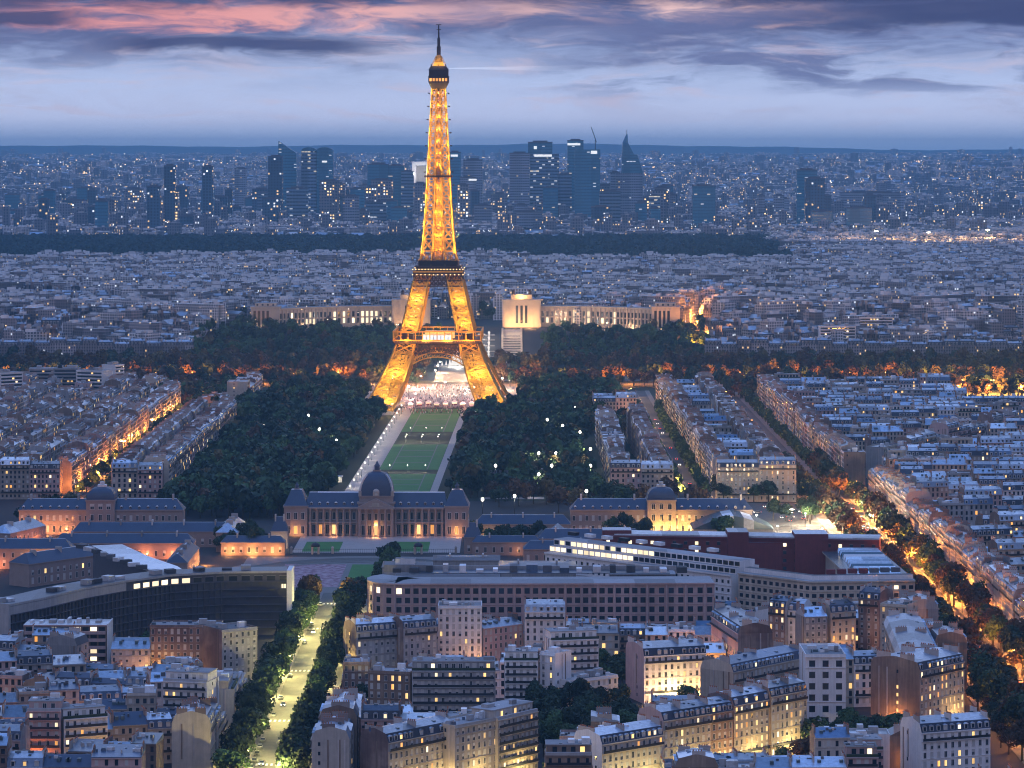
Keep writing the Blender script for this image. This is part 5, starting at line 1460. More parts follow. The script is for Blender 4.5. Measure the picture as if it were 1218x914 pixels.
row('down the east side of the planted avenue', (212, 2560), (212, 2052), 13, floors=(6, 7), styles=('mansard', 'mansard', 'flat'), walls=['limestone', 'cream_stone', 'white_render', 'pink_stone'], lit=.08, group='houses lining the planted avenue', w=(18, 26), limit=0)
row('along the slanting street, rising eastward from the plaza', (208, 2040), (372, 2352), 13, floors=(6, 7), styles=('mansard', 'mansard', 'flat'), walls=['limestone', 'cream_stone', 'pink_stone'], lit=.08, group='houses lining the slanting street', w=(20, 28), limit=8)
row('', (212, 2780), (212, 2562), 13, mass=True, w=(18, 26))
rr = random.Random(5)
block(204, 206, 2030, 2034)
for y in range(2070, 2760, 27):
    xa = 226; xb = min(0.165 * y + 30, 208 + (y - 2040) * .525 - 22)
    if y > 2540: xb = min(xb, 372)
    if xb - xa > 15: row('', (xa, y), (xb, y + rr.uniform(-5, 14)), 12, mass=True, w=(13, 24), floors=(5, 7), lit=.07, styles=('mansard', 'gable', 'flat', 'mansard', 'terrace'), walls=['limestone', 'limestone', 'cream_stone', 'white_render', 'grey_render', 'pink_stone'])
for y in range(1890, 2420, 29):                     # east of the slanting street
    xa = max(236, 208 + (y - 2040) * .525 + 22); xb = 0.165 * y + 30
    if xb - xa > 15: row('', (xa, y), (xb, y + rr.uniform(-4, 10)), 12, mass=True, w=(13, 24), floors=(5, 7), lit=.07)
# larger blocks along the eastern quay
for (pl, pr, py, y, hh, lab) in ((975, 1018, 376, 3290, 34, 'white ornate apartment palace with pale lit front above the quay trees'), (1022, 1062, 378, 3330, 33, 'white office with a regular grid of windows above the quay trees')):
    x0, x1 = (pl - CX) * y / F, (pr - CX) * y / F
    slab(lab, (x0 + x1) / 2, y, x1 - x0, 18, hh, 0, 'white_render', lit=.25)
    block(x0 - 2, x1 + 2, y - 2, y + 22)

# ------------------------------------------------------------------ city beyond the river: stamped from a few house shapes into one mass
PAL = {}
class Stamp:
    def __init__(s): s.V, s.Q, s.M, s.n = [], [], [], 0
    def add(s, mb, P, S, A):
        """copies of one shape: P positions, S scales (n,3), A angles"""
        V = np.array(mb.v, dtype=np.float32); Q = np.array(mb.f, dtype=np.int64)
        M = np.array([PAL.setdefault(m, len(PAL)) for m in mb.m], dtype=np.int32)
        P, S, A = np.asarray(P, np.float32).reshape(-1, 3), np.asarray(S, np.float32).reshape(-1, 3), np.asarray(A, np.float32)
        if not len(P): return
        W = V[None] * S[:, None, :]; c, n = np.cos(A)[:, None], np.sin(A)[:, None]
        X = W[..., 0] * c - W[..., 1] * n + P[:, None, 0]; Y = W[..., 0] * n + W[..., 1] * c + P[:, None, 1]; Z = W[..., 2] + P[:, None, 2]
        s.V.append(np.stack([X, Y, Z], -1).reshape(-1, 3))
        s.Q.append((Q[None] + (np.arange(len(P)) * len(V))[:, None, None] + s.n).reshape(-1, 4)); s.n += len(P) * len(V)
        s.M.append(np.tile(M, len(P)))
    def build(s, name):
        V, Q, M = np.concatenate(s.V), np.concatenate(s.Q).astype(np.int32), np.concatenate(s.M)
        used = sorted(set(M.tolist())); inv = {v: k for k, v in PAL.items()}
        remap = np.zeros(max(used) + 1, np.int32)
        for i, u in enumerate(used): remap[u] = i
        me = make_mesh(name, V, Q, inv[used[0]])
        for u in used[1:]: me.materials.append(MATS[inv[u]])
        me.polygons.foreach_set('material_index', remap[M])
        return link(name, me)
def far_house(kind, wall):
    b = MB()
    if kind == 'mansard':
        b.box(-8, 8, 0, 12, -14, 17, wall); b.frus((-8, 8, -.1, 12.1), 17, (-8, 8, 1.3, 10.7), 20.3, 'slate', 'zinc'); b.frus((-8, 8, 1.3, 10.7), 20.3, (-8, 8, 5.5, 6.5), 21.8, 'zinc')
        for x in (-7.6, 7.6): b.box(x - .4, x + .4, 1.5, 5, 17, 23.2, 'chimney_render'); b.box(x - .4, x + .4, 7, 10.5, 17, 23.2, 'chimney_brick')
        for x in (-5.5, -2.7, 0, 2.7, 5.5): b.box(x - .8, x + .8, 0, 1.3, 17.2, 19.4, 'frame_paint', 'pale_zinc'); b.box(x - .5, x + .5, -.1, 0, 17.4, 19.1, 'glass_dark')
        for k, (x, y) in enumerate(((-4, 3), (2, 8), (5, 4), (-1, 6), (-6, 9))): b.box(x - .7, x + .7, y - .5, y + .5, 20, 21.6 + (k % 3) * .5, ('white_render', 'pale_zinc', 'dark_zinc')[k % 3])
    elif kind == 'gable':
        b.box(-7, 7, 0, 11, -14, 15, wall); b.frus((-7, 7, -.3, 11.3), 15, (-7, 7, 5.2, 5.8), 18.2, 'zinc'); b.box(-6.9, -6.1, 2, 9, 15, 19.5, 'chimney_render')
    elif kind == 'flat':
        b.box(-12, 12, 0, 12, -14, 24, wall, 'gravel_roof'); b.box(-4, 4, 4, 9, 24, 26.6, 'white_render', 'gravel_roof'); b.box(-10, -7, 4, 8, 24, 25.6, 'concrete'); b.box(7, 9, 3, 6, 24, 26, 'pale_zinc')
    elif kind == 'long':
        b.box(-26, 26, 0, 13, -14, 21, wall, 'gravel_roof'); b.box(-26, 26, 2, 11, 21, 24, wall, 'pale_zinc')
        for x in (-18, -6, 8, 20): b.box(x - 2, x + 2, 4, 8, 24, 26, 'white_render')
    elif kind == 'tower':
        b.box(-10, 10, 0, 15, -14, 45, wall, 'gravel_roof'); b.box(-4, 4, 4, 10, 45, 48, 'concrete')
    elif kind == 'lump':
        b.box(-14, 14, 0, 14, -20, 14, wall, 'zinc'); b.frus((-14, 14, 0, 14), 14, (-14, 14, 6, 8), 18, 'zinc')
    return b
FAR = [(far_house('mansard', 'city_wall'), 30), (far_house('mansard', 'city_wall_dark'), 12), (far_house('gable', 'city_wall'), 20), (far_house('gable', 'city_wall_white'), 10), (far_house('flat', 'city_wall_white'), 10), (far_house('flat', 'city_wall'), 7), (far_house('long', 'city_wall'), 4), (far_house('long', 'city_wall_white'), 3)]
ST = Stamp()
rng = np.random.default_rng(11)
def far_field(y0, y1, dx, dy, xlim, keep, kinds, zs=(.8, 1.25), sxy=(.8, 1.4), dist=240.0, jit=.3):
    cells = []
    y = y0
    while y < y1:
        x = -xlim(y)
        while x < xlim(y):
            cells.append((x + rng.uniform(-jit, jit) * dx, y + rng.uniform(-jit, jit) * dy)); x += dx
        y += dy
    cells = [c for c in cells if keep(*c)]
    C = np.array(cells)
    dis = np.floor(C / dist); ang = (np.sin(dis[:, 0] * 12.9 + dis[:, 1] * 78.2) * 43758.5) % 1.0
    A = (ang - .5) * 1.5 + rng.choice([0, 0, 0, math.pi / 2, -math.pi / 2], len(C))
    hb = .88 + .3 * ((np.sin(dis[:, 0] * 3.1 + dis[:, 1] * 5.7) * 917.3) % 1.0)
    w = np.array([k[1] for k in kinds], float); pickk = rng.choice(len(kinds), len(C), p=w / w.sum())
    Z = np.array([terrain(a, b) for a, b in C])
    for i, (mb, _) in enumerate(kinds):
        q = pickk == i; n = int(q.sum())
        S = np.stack([rng.uniform(*sxy, n), rng.uniform(.85, 1.2, n), rng.uniform(*zs, n) * hb[q]], -1)
        ST.add(mb, np.column_stack([C[q], Z[q]]), S, A[q])
def keep_city(x, y):
    if y > 5000: return x > 455 + (y - 5000) * .05
    if y < 3440 and -330 < x < 205: return False
    if y < 3480 and -330 < x < 190: return False
    if y < 3620 and -95 < x - axis(3450) < 95: return abs(x - axis(3450)) > 60 and y > 3560
    if y > 3280 and abs(x - (196 + (y - 3300) * .035)) < 13 and y < 3960: return False
    return 3265 < y
far_field(3292, 6560, 16, 15, lambda y: .162 * y + 40, keep_city, FAR)
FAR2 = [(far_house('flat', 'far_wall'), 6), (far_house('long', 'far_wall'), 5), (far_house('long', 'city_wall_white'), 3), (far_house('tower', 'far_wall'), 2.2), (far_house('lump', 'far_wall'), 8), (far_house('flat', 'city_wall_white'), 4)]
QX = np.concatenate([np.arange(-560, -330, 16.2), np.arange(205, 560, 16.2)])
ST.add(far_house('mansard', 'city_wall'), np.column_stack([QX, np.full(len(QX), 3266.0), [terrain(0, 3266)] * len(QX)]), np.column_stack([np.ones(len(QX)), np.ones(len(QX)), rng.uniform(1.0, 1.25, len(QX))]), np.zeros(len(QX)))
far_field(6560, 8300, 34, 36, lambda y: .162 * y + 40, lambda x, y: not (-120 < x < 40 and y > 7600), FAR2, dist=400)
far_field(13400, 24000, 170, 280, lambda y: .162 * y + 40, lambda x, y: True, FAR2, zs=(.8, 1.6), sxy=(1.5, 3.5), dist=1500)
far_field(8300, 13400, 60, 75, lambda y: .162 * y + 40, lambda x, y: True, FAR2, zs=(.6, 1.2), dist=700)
def merge_mass():
    V = np.array(MASS.v, np.float32); Q = np.array(MASS.f, np.int64)
    ST.V.append(V); ST.Q.append(Q + ST.n); ST.n += len(V); ST.M.append(np.array([PAL.setdefault(m, len(PAL)) for m in MASS.m], np.int32))
merge_mass()
tag(ST.build('city_houses'), kind='stuff')
mat('river_water', (0.02, 0.03, 0.04), 0.18, 0.0, 0.1, spec=0.6)
# ------------------------------------------------------------------ park: lawns, walks, plaza under the tower
flat('park_floor', -150, 165, 1975, 2790, 0.03, 'park_ground')
flat('river_bank_ground', -560, 560, 2795, 3025, 0.02, 'park_ground'); flat('far_bank_ground', -600, 600, 3155, 3250, 0.02, 'park_ground'); flat('river', -700, 700, 3030, 3150, 0.03, 'river_water')
for k, (y0, y1) in enumerate(((2468, 2690), (2171, 2360), (2000, 2142))):
    flat('long_lawn', -20, 20, y0, y1, 0.10, 'lawn', True)
flat('park_walk_west', -34, -20.2, 1985, 2700, 0.08, 'gravel', True)
flat('park_walk_east', 20.2, 25, 1985, 2700, 0.08, 'gravel', True)
for y0, y1 in ((2362, 2466), (2144, 2169), (1985, 1998)):
    if y1 - y0 > 60:
        flat('cross_walk', -20, 20, y0, y0 + 34, 0.085, 'gravel'); flat('cross_walk', -20, 20, y0 + 40, y1, 0.085, 'gravel')
        flat('cross_walk', -20, 20, y0 + 34.2, y0 + 39.8, 0.12, 'pavement')
    else: flat('cross_walk', -20, 20, y0, y1, 0.085, 'gravel')
b = MB()
for (y0, y1) in ((2470, 2688), (2173, 2358), (2002, 2140)):
    for s in (-12.5, 12.5): b.quad((s - .35 + axis(y0), y0, .125), (s + .35 + axis(y0), y0, .125), (s + .35 + axis(y1), y1, .125), (s - .35 + axis(y1), y1, .125), 'pavement')
    n = 4
    for k in range(1, n):
        y = y0 + (y1 - y0) * k / n; b.quad((-12 + axis(y), y - 1.2, .13), (12 + axis(y), y - 1.2, .13), (12 + axis(y), y + 1.2, .13), (-12 + axis(y), y + 1.2, .13), 'pavement')
structure('lawn_paths', b)
flat('tower_plaza', -72, 72, 2706, 2980, 0.09, 'pavement', True)
flat('memorial_plaza', -14, 40, 2048, 2120, 0.09, 'gravel')
flat('avenue_plaza', 120, 214, 1842, 1962, 0.09, 'pale_asphalt')
flat('quay_road', -560, 560, 2976, 2994, 0.07, 'asphalt')
b = MB(); b.box(-18 + axis(3100), 18 + axis(3100), 2996, 3240, .1, .6, 'pale_asphalt'); structure('bridge_road', b)

# ------------------------------------------------------------------ trees
def crown_mb(seed, rx, rz, zc, n, size, m, lobes=9):
    rr = np.random.default_rng(seed)
    L = rr.normal(size=(lobes, 3)); L /= np.linalg.norm(L, axis=1)[:, None]; L *= rr.uniform(.35, .75, (lobes, 1)); L[:, 2] = np.abs(L[:, 2]) * 1.1 - .35
    rad_ = rr.uniform(.32, .55, lobes)
    k = rr.integers(0, lobes, n); d = rr.normal(size=(n, 3)); d /= np.linalg.norm(d, axis=1)[:, None]
    P = (L[k] + d * (rad_[k] * rr.uniform(.7, 1.08, n))[:, None]) * np.array([rx, rx, rz]) + np.array([0, 0, zc])
    N = d + rr.normal(size=(n, 3)) * .55; N /= np.linalg.norm(N, axis=1)[:, None]
    T = np.cross(N, rr.normal(size=(n, 3))); T /= np.linalg.norm(T, axis=1)[:, None]; B = np.cross(N, T)
    s = (size * rr.uniform(.6, 1.3, n))[:, None]
    b = MB(); V = np.stack([P + (T + B) * s, P + (B - T) * s, P - (T + B) * s, P + (T - B) * s], 1)
    b.v = V.reshape(-1, 3).tolist(); b.f = [(4 * i, 4 * i + 1, 4 * i + 2, 4 * i + 3) for i in range(n)]; b.m = [m] * n
    return b
def trunk_mb(h, seed):
    rr = random.Random(seed); b = MB()
    b.lathe(0, 0, [(.42, 0), (.30, h * .5), (.22, h)], 7, 'bark')
    for k in range(5):
        a = rr.uniform(0, 6.28); b.beam((0, 0, h * rr.uniform(.65, .95)), (2.2 * math.cos(a), 2.2 * math.sin(a), h + rr.uniform(1, 2.6)), .18, 'bark')
    return b
TREE = {}
for kind, m_ in (('dark', 'leaf_dark'), ('green', 'leaf_green'), ('rust', 'leaf_rust'), ('plane', 'leaf_plane')):
    for v in range(3):
        TREE[kind, 'near', v] = crown_mb(10 + v * 7 + len(kind), 5.2, 5.4, 8.6, 1500, .34, m_).mesh('crown')
        TREE[kind, 'mid', v] = crown_mb(30 + v * 5 + len(kind), 5.4, 5.2, 8.4, 620, .55, m_).mesh('crown')
TRUNK = [trunk_mb(6.2, v).mesh('trunk') for v in range(3)]
TR = random.Random(17)
NT_ = [0]
def tree(label, x, y, kind='dark', lod='near', s=1.0, group=None, z=None, name='plane_tree'):
    t = thing(name, label, 'tree', (x, y, terrain(x, y) if z is None else z), TR.uniform(0, 6.28), group)
    k = s * TR.uniform(.8, 1.15)
    c = link('crown', TREE[kind, lod, TR.randrange(3)], t, (0, 0, 0), 0, (k, k, s * TR.uniform(.85, 1.12)))
    link('trunk', TRUNK[TR.randrange(3)], t, (0, 0, 0), 0, (k, k, s))
    NT_[0] += 1
EXTRA = []
for s, side in ((-1, 'western'), (1, 'eastern')):
    y = 1082
    while y < 1535:
        yy = y + TR.uniform(-1.5, 1.5)
        tree(f'dark leafy tree in the {side} row of the yellow avenue', AV1 + s * 10.6 + TR.uniform(-.5, .5), yy, TR.choice(['dark', 'dark', 'green', 'rust' if y > 1400 else 'dark']), 'near', TR.uniform(1.05, 1.35), f'trees of the {side} yellow avenue row')
        y += 12
    y = 1128
    while y < 1965:
        if y > 1600: EXTRA.append((AV2 + s * 12.5 + TR.uniform(-1, 1), y))
        else: tree(f'dark tree against orange light in the {side} row of the orange avenue', AV2 + s * TR.choice([13.5, 12.0, 10.5]) + TR.uniform(-.6, .6), y, TR.choice(['dark', 'rust', 'rust', 'green']), 'near', TR.uniform(1.2, 1.75), f'trees of the {side} orange avenue row')
        y += TR.choice([12, 13, 15, 22])
GN = ['in the walled garden beside the stepped house row', 'in the small yard beside the pale pink lit house', 'in the dark garden below the large white office', 'in the yard behind the balcony flats', 'in the court off the yellow avenue', 'in the court behind the plant-topped apartment house', 'in the yard behind the red house']
for gi, g in enumerate(GARDENS):
    n = max(2, int((g[1] - g[0]) * (g[3] - g[2]) / 105))
    for k in range(min(n, 34)):
        tree('dark bushy tree ' + GN[gi], TR.uniform(g[0] + 3, g[1] - 3), TR.uniform(g[2] + 3, g[3] - 3), TR.choice(['dark', 'dark', 'green']), 'near', TR.uniform(.75, 1.15), 'trees ' + GN[gi])
for (x0, x1, y0, y1, n, lab) in ((-156, -132, 1712, 1752, 10, 'in the court west of the domed school'), (-20, 18, 1716, 1756, 12, 'in the court east of the domed school'), (52, 76, 1752, 1790, 6, 'before the yellow floodlit barracks'), (110, 116, 1756, 1762, 1, 'single, clipped, before the yellow floodlit barracks wall'),
                                   (-118, -112, 1530, 1572, 5, 'at the corner of the flower bed'), (-66, -60, 1560, 1660, 7, 'along the square lawn'), (-190, -140, 1296, 1310, 5, 'at the foot of the dark slab'), (150, 176, 1846, 1872, 5, 'on the bright plaza'), (128, 214, 1966, 1984, 12, 'along the front above the bright plaza'), (-95, -60, 1826, 1850, 0, ''), (-280, -215, 1828, 1870, 10, 'behind the western domed barracks'), (60, 122, 1900, 1960, 8, 'behind the eastern domed barracks'), (-10, 60, 1880, 1990, 14, 'at the park corner behind the eastern barracks')):
    if lab.startswith('behind the') or 'park corner' in lab:
        EXTRA += [(TR.uniform(x0, x1), TR.uniform(y0, y1)) for k in range(n)]; continue
    for k in range(n): tree(('tree ' if n > 1 else 'dark round tree ') + lab, TR.uniform(x0, x1), TR.uniform(y0, y1), TR.choice(['dark', 'green', 'dark']) if n > 1 else 'green', 'near', TR.uniform(.85, 1.2) if n > 1 else 1.5, ('trees ' + lab) if n > 1 else None)
y = 1990
for row_, (x, nm) in enumerate(((180, 'western side of the planted avenue'), (203, 'eastern side of the planted avenue'))):
    y = 1992
    while y < 2150:
        EXTRA.append((x + TR.uniform(-1, 1), y)); y += 15
for k in range(11): tree('tree on the open pavement at the lower end of the orange avenue', TR.uniform(172, 186), 1126 + 13 * k, TR.choice(['dark', 'rust', 'green']), 'near', TR.uniform(.7, 1.1), 'trees on the open pavement')
COURT = random.Random(14); nc = 0
for k in range(900):
    if nc >= 14: break
    x, y = (COURT.uniform(-50, 170), COURT.uniform(1070, 1400)) if k % 3 else (COURT.uniform(-195, -120), COURT.uniform(1070, 1300))
    if free(rect(x, y, 5, 5, 0)) and not any(g[0] < x < g[1] and g[2] < y < g[3] for g in GARDENS):
        tree('small dark tree filling a gap between house backs', x, y, COURT.choice(['dark', 'green', 'rust']), 'near', COURT.uniform(.7, 1.0), 'trees between the house backs'); nc += 1
PARK = []
def park_spots():
    R3 = random.Random(8)
    y = 1880
    while y < 2872:
        step = 8.5 if y < 2900 else 10
        for x in np.arange(-330, 200, step):
            xx, yy = x + R3.uniform(-3, 3), y + R3.uniform(-3, 3); a = xx - axis(yy)
            lim_l = -205 if yy < 2520 else (-236 if yy < 2660 else -300)
            lim_r = (50 if yy < 2410 else 92) if yy < 2960 else 180
            if yy < 1990 and (xx > -22 or xx < -208): continue
            if 1985 > yy and -45 < a < 60: continue
            if not lim_l < xx < lim_r: continue
            if -42 < a < 33 and yy < 2770: continue
            if -68 < a < 70 and 2600 < yy < 2960: continue
            if -16 < xx < 42 and 2040 < yy < 2124: continue
            if 60 < xx < 102 and 2510 < yy < 2570: continue
            if -245 < xx < -205 and 2680 < yy < 2860: continue
            if abs(yy - 2430) < 9 and R3.random() < .8: continue
            if 10 < xx < 70 and 2360 < yy < 2420: continue
            if -150 < xx < -110 and 2050 < yy < 2100 and R3.random() < .8: continue
            if R3.random() < .10: continue
            if not free(rect(xx, yy, 3, 3, 0)): continue
            PARK.append((xx, yy))
        y += step
    for yy in (2806, 2819, 2832, 2845, 2890, 2903, 2916, 2930, 2955, 2966, 3000, 3011, 3022, 3160, 3172, 3184, 3196, 3210, 3224, 3238):
        for x in np.arange(-560, 560, 11):
            a = x - axis(yy)
            if yy < 2950 and -310 < x < 185 or yy < 2950 and x < -310 and R3.random() < .5 or 40 < x < 368 and 2880 < yy < 2940: continue
            if -26 < a < 26 or (yy > 3190 and -30 < a < 34): continue
            PARK.append((x + R3.uniform(-3, 3), yy + R3.uniform(-3, 3)))
    for yy in np.arange(3256, 3440, 9.5):           # hillside gardens below the palace
        for x in np.arange(-325, 205, 9.5):
            a = x - axis(yy)
            if -22 < a < 88 and yy < 3420: continue
            if yy > 3385 and abs(a) < 190: continue
            if yy > 3400: continue
            if R3.random() < .12: continue
            PARK.append((x + R3.uniform(-3, 3), yy + R3.uniform(-3, 3)))
park_spots()
PARK.sort(key=lambda p: p[1])
WOOD = Stamp()
small = {}
for kind, m_ in (('dark', 'leaf_dark'), ('green', 'leaf_green'), ('rust', 'leaf_rust'), ('plane', 'leaf_plane')):
    small[kind] = []
    for v in range(3):
        b = crown_mb(60 + v * 3 + len(kind), 5.6, 5.6, 8.4, 230, .85, m_); b.lathe(0, 0, [(.4, 0), (.25, 6)], 5, 'bark'); small[kind].append(b)
for i, (x, y) in enumerate(PARK):
    if NT_[0] < 298 and y < 2140:
        sd = 'western' if x < axis(y) else 'eastern'
        tree(f'dark park tree in the grove on the {sd} side of the long lawns', x, y, TR.choice(['dark', 'dark', 'green', 'plane' if TR.random() < .3 else 'dark']), 'mid', TR.uniform(.85, 1.25), f'park trees on the {sd} side')
        PARK[i] = None
buck = {}
for p in PARK:
    if not p: continue
    quay = 2800 < p[1] < 3250 and (p[1] > 2952 or abs(p[0]) > 186)
    k = TR.choice(['rust', 'plane', 'rust', 'dark']) if quay else TR.choices(['dark', 'green', 'rust', 'plane'], (46, 36, 8, 10))[0]
    buck.setdefault((k, TR.randrange(3)), []).append(p)
nr = np.random.default_rng(4)
for (k, v), ps in buck.items():
    n = len(ps); s = nr.uniform(.6, 1.45, (n, 1)) * np.array([[1, 1, 1]]); s[:, 2] *= nr.uniform(.85, 1.2, n)
    WOOD.add(small[k][v], [(x, y, terrain(x, y)) for x, y in ps], s, nr.uniform(0, 6.28, n))
for k in ('dark', 'green', 'rust', 'plane'):
    ps = [p for i, p in enumerate(EXTRA) if 'dark green rust plane dark rust'.split()[i % 6] == k]
    if ps: WOOD.add(crown_mb(75 + len(k), 5.6, 5.6, 8.4, 600, .55, 'leaf_' + k), [(x, y, 0) for x, y in ps], nr.uniform(.9, 1.5, (len(ps), 1)) * np.ones((1, 3)), nr.uniform(0, 6, len(ps))); WOOD.add(trunk_mb(6.2, 2), [(x, y, 0) for x, y in ps], np.ones((len(ps), 3)), np.zeros(len(ps)))
# avenue trees farther off, street trees in the city, and the wide wood behind the hill
sp = [(x + TR.uniform(-1, 1), y) for y in range(2155, 2900, 14) for x in (180, 203)] + [(x, y) for y in range(1990, 2660, 17) for x in (103.5, 120.5)] + [(x, y) for y in range(2000, 2900, 26) for x in (-269, -255)]
n = len(sp); WOOD.add(small['green'][0], [(x, y, 0) for x, y in sp], nr.uniform(.6, .95, (n, 1)) * np.ones((1, 3)), nr.uniform(0, 6, n))
cl = crown_mb(91, 9, 7, 6, 60, 2.6, 'wood_far', 7)
pts = [(x, y) for y in np.arange(5010, 6560, 18) for x in np.arange(-.165 * y - 40, .165 * y + 40, 18)]
pts = [(x + TR.uniform(-6, 6), y + TR.uniform(-6, 6)) for x, y in pts if y > 5030 + 40 * math.sin(x * .012) and x < 470 + 60 * math.sin(y * .013) + (y - 5000) * .05]
n = len(pts); WOOD.add(cl, [(x, y, terrain(x, y)) for x, y in pts], nr.uniform(.9, 1.6, (n, 1)) * np.array([[1, 1, 1.15]]), nr.uniform(0, 6, n))
ct_ = [(nr.uniform(-.16 * y, .16 * y), y) for y in nr.uniform(3500, 5600, 700)] + [(nr.uniform(-.16 * y, .16 * y), y) for y in nr.uniform(6700, 10500, 900)]
n = len(ct_); WOOD.add(cl, [(x, y, terrain(x, y) + 7) for x, y in ct_], nr.uniform(.5, 1.1, (n, 1)) * np.array([[1, 1, 1.0]]), nr.uniform(0, 6, n))
tag(WOOD.build('woodland'), kind='stuff')

# ------------------------------------------------------------------ street lamps
def lamp_proto(kind, h, glow, arm=1.2, globe=.42):
    b = MB(); b.lathe(0, 0, [(.16, 0), (.14, .8), (.08, 1.0), (.06, h)], 8, 'dark_metal'); b.box(0, arm, -.05, .05, h - .1, h, 'dark_metal') if arm else None
    hb = MB(); hb.lathe(arm, 0, [(.08, h - .75), (globe, h - .6), (globe * 1.05, h - .3), (.06, h - .05)], 10, glow)
    return b.mesh('pole'), hb.mesh('lamp_head'), arm, h
LP = {'yellow': lamp_proto('yellow', 9, 'lamp_yellow', 1.6, .5), 'orange': lamp_proto('orange', 8.5, 'lamp_orange', 1.6, .5), 'white': lamp_proto('white', 8, 'lamp_white', 0, .6), 'small': lamp_proto('small', 5, 'lamp_white', 0, .27), 'flood': lamp_proto('flood', 14, 'lamp_white', 0, 1.2)}
LC = {'yellow': (1.0, .82, .26), 'orange': (1.0, .34, .05), 'white': (1.0, .80, .52), 'small': (1.0, .86, .62), 'flood': (1.0, .86, .6)}
LD = {}
def street_lamp(label, x, y, kind, e, group, rot=0.0, col=None, light=True, s=1.0):
    po, he, arm, h = LP[kind]
    t = thing('street_lamp', label, 'street lamp', (x, y, terrain(x, y)), rot, group); t.scale = (s, s, s)
    link('pole', po, t); hd = link('lamp_head', he, t)
    if light: lamp(t, (arm, 0, h - 1.1), e, col or LC[kind], .4)
y = 1075; k = 0
while y < 1540:
    s = -1 if k % 2 else 1
    street_lamp('tall yellow street lamp between the trees of the yellow avenue', AV1 + s * 7.9, y, 'yellow', 26000, 'lamps of the yellow avenue', 0 if s < 0 else math.pi); y += 26; k += 1
y = 1130; k = 0
while y < 1990:
    for s in (-1, 1): street_lamp('orange street lamp between the trees of the orange avenue', AV2 + s * 11.6, y + (9 if s > 0 else 0), 'orange', 40000 if y > 1330 else 20000, 'lamps of the orange avenue', 0 if s < 0 else math.pi)
    y += 27
for k, (px, py, e) in enumerate(((942, 618, 160000), (925, 625, 60000), (958, 610, 60000), (985, 604, 60000), (1005, 600, 60000), (978, 628, 50000), (1010, 622, 50000), (1035, 612, 50000), (935, 648, 30000), (900, 612, 40000), (965, 640, 30000))):
    x, yy = G(px, py, 8)
    street_lamp('white lamp on the bright avenue plaza' if k else 'dazzling white floodlight mast on the bright avenue plaza', x, yy, 'flood' if k == 0 else 'white', e, 'lamps of the bright plaza' if k else None)
for y in range(1985, 2860, 46): street_lamp('orange street lamp of the western street', -270.5 if y % 4 else -253.5, y, 'orange', 26000, 'lamps of the western street', 0 if y % 4 else math.pi)
for y in range(1985, 2860, 52): street_lamp('warm street lamp of the school street', 103 if y % 8 else 120, y, 'orange', 17000, 'lamps of the school street', 0 if y % 8 else math.pi, (1, .55, .2))
for y in range(2000, 2850, 60): street_lamp('dim orange lamp between the trees of the planted avenue', 184, y, 'orange', 8000, 'lamps of the planted avenue')
for y in range(2010, 2690, 38):
    street_lamp('white lamp lining the western promenade of the lawns', axis(y) - 29, y, 'small', 2000, 'lamps of the western promenade', s=1.25)
for px, py in ((600, 508), (612, 530), (650, 505), (668, 512), (688, 520), (640, 545), (655, 560), (700, 540), (590, 560), (567, 497), (660, 545), (683, 490), (735, 450), (640, 570), (612, 596), (660, 497), (372, 500), (320, 512), (350, 528), (385, 516), (335, 535), (405, 530), (300, 400), (310, 407), (345, 420), (720, 420), (742, 412), (640, 415), (655, 425), (700, 430), (575, 600), (695, 590), (328, 570), (352, 572), (700, 560)):
    x, yy = G(px, py + 4, 3)
    if yy > 2940: continue
    street_lamp('tall white globe lamp rising among the dark park trees', x, yy - 55, 'small', 7000, 'globe lamps in the park', s=3.0)
x, yy = G(407, 509, 5); street_lamp('reddish lamp shining alone in the western park', x, yy - 90, 'orange', 9000, None, 0, (1, .3, .12), s=1.7)
for x in range(-470, 480, 34):
    if abs(x - axis(3000)) < 20: continue
    street_lamp('orange lamp among the rust-coloured trees of the quay', x, 2985, 'orange', 60000, 'lamps of the quay', s=1.35)
for k in range(10): street_lamp('strong orange lamp under the glowing trees at the eastern quay', 372 + 14 * k, 2797 if k % 2 else 2864, 'orange', 110000 if k % 2 else 260000, 'lamps under the glowing quay trees', col=(1, .42, .09), s=1.5)
for k in range(12):
    street_lamp('bright orange lamp of the street climbing behind the palace', 196 + (50 * k) * .035 + (6 if k % 2 else -6), 3300 + 50 * k, 'orange', 150000, 'lamps of the climbing street', s=1.4)
for k, (px, py) in enumerate(((1040, 303), (1102, 305), (1172, 301))):
    x, yy = G(px, py, 32); street_lamp(['intense star-like orange floodlight among the far eastern roofs', 'smaller star-like floodlight between two far eastern ones', 'star-like floodlight by the eastern rim of the far roofs'][k], x, yy - 30, 'flood', 900000, None, 0, (1, .55, .2), s=3.2)
SIDE = random.Random(21); ns = 0  # lamps added at random in yard gaps to warm the house fronts
while ns < 34:
    x, y = (SIDE.uniform(-52, 172), SIDE.uniform(1080, 1400)) if ns < 18 else ((SIDE.uniform(-200, -118), SIDE.uniform(1090, 1310)) if ns < 25 else (SIDE.uniform(232, 310), SIDE.uniform(1480, 1980)))
    if any(g[0] < x < g[1] and g[2] < y < g[3] for g in GARDENS) or not free(rect(x, y, 2.5, 2.5, 0)): continue
    street_lamp('orange lamp added at random in a gap between the houses', x, y, 'orange', SIDE.uniform(1500, 4500), 'lamps added in the gaps between houses', s=.8, col=(1, SIDE.uniform(.32, .55), .1)); ns += 1
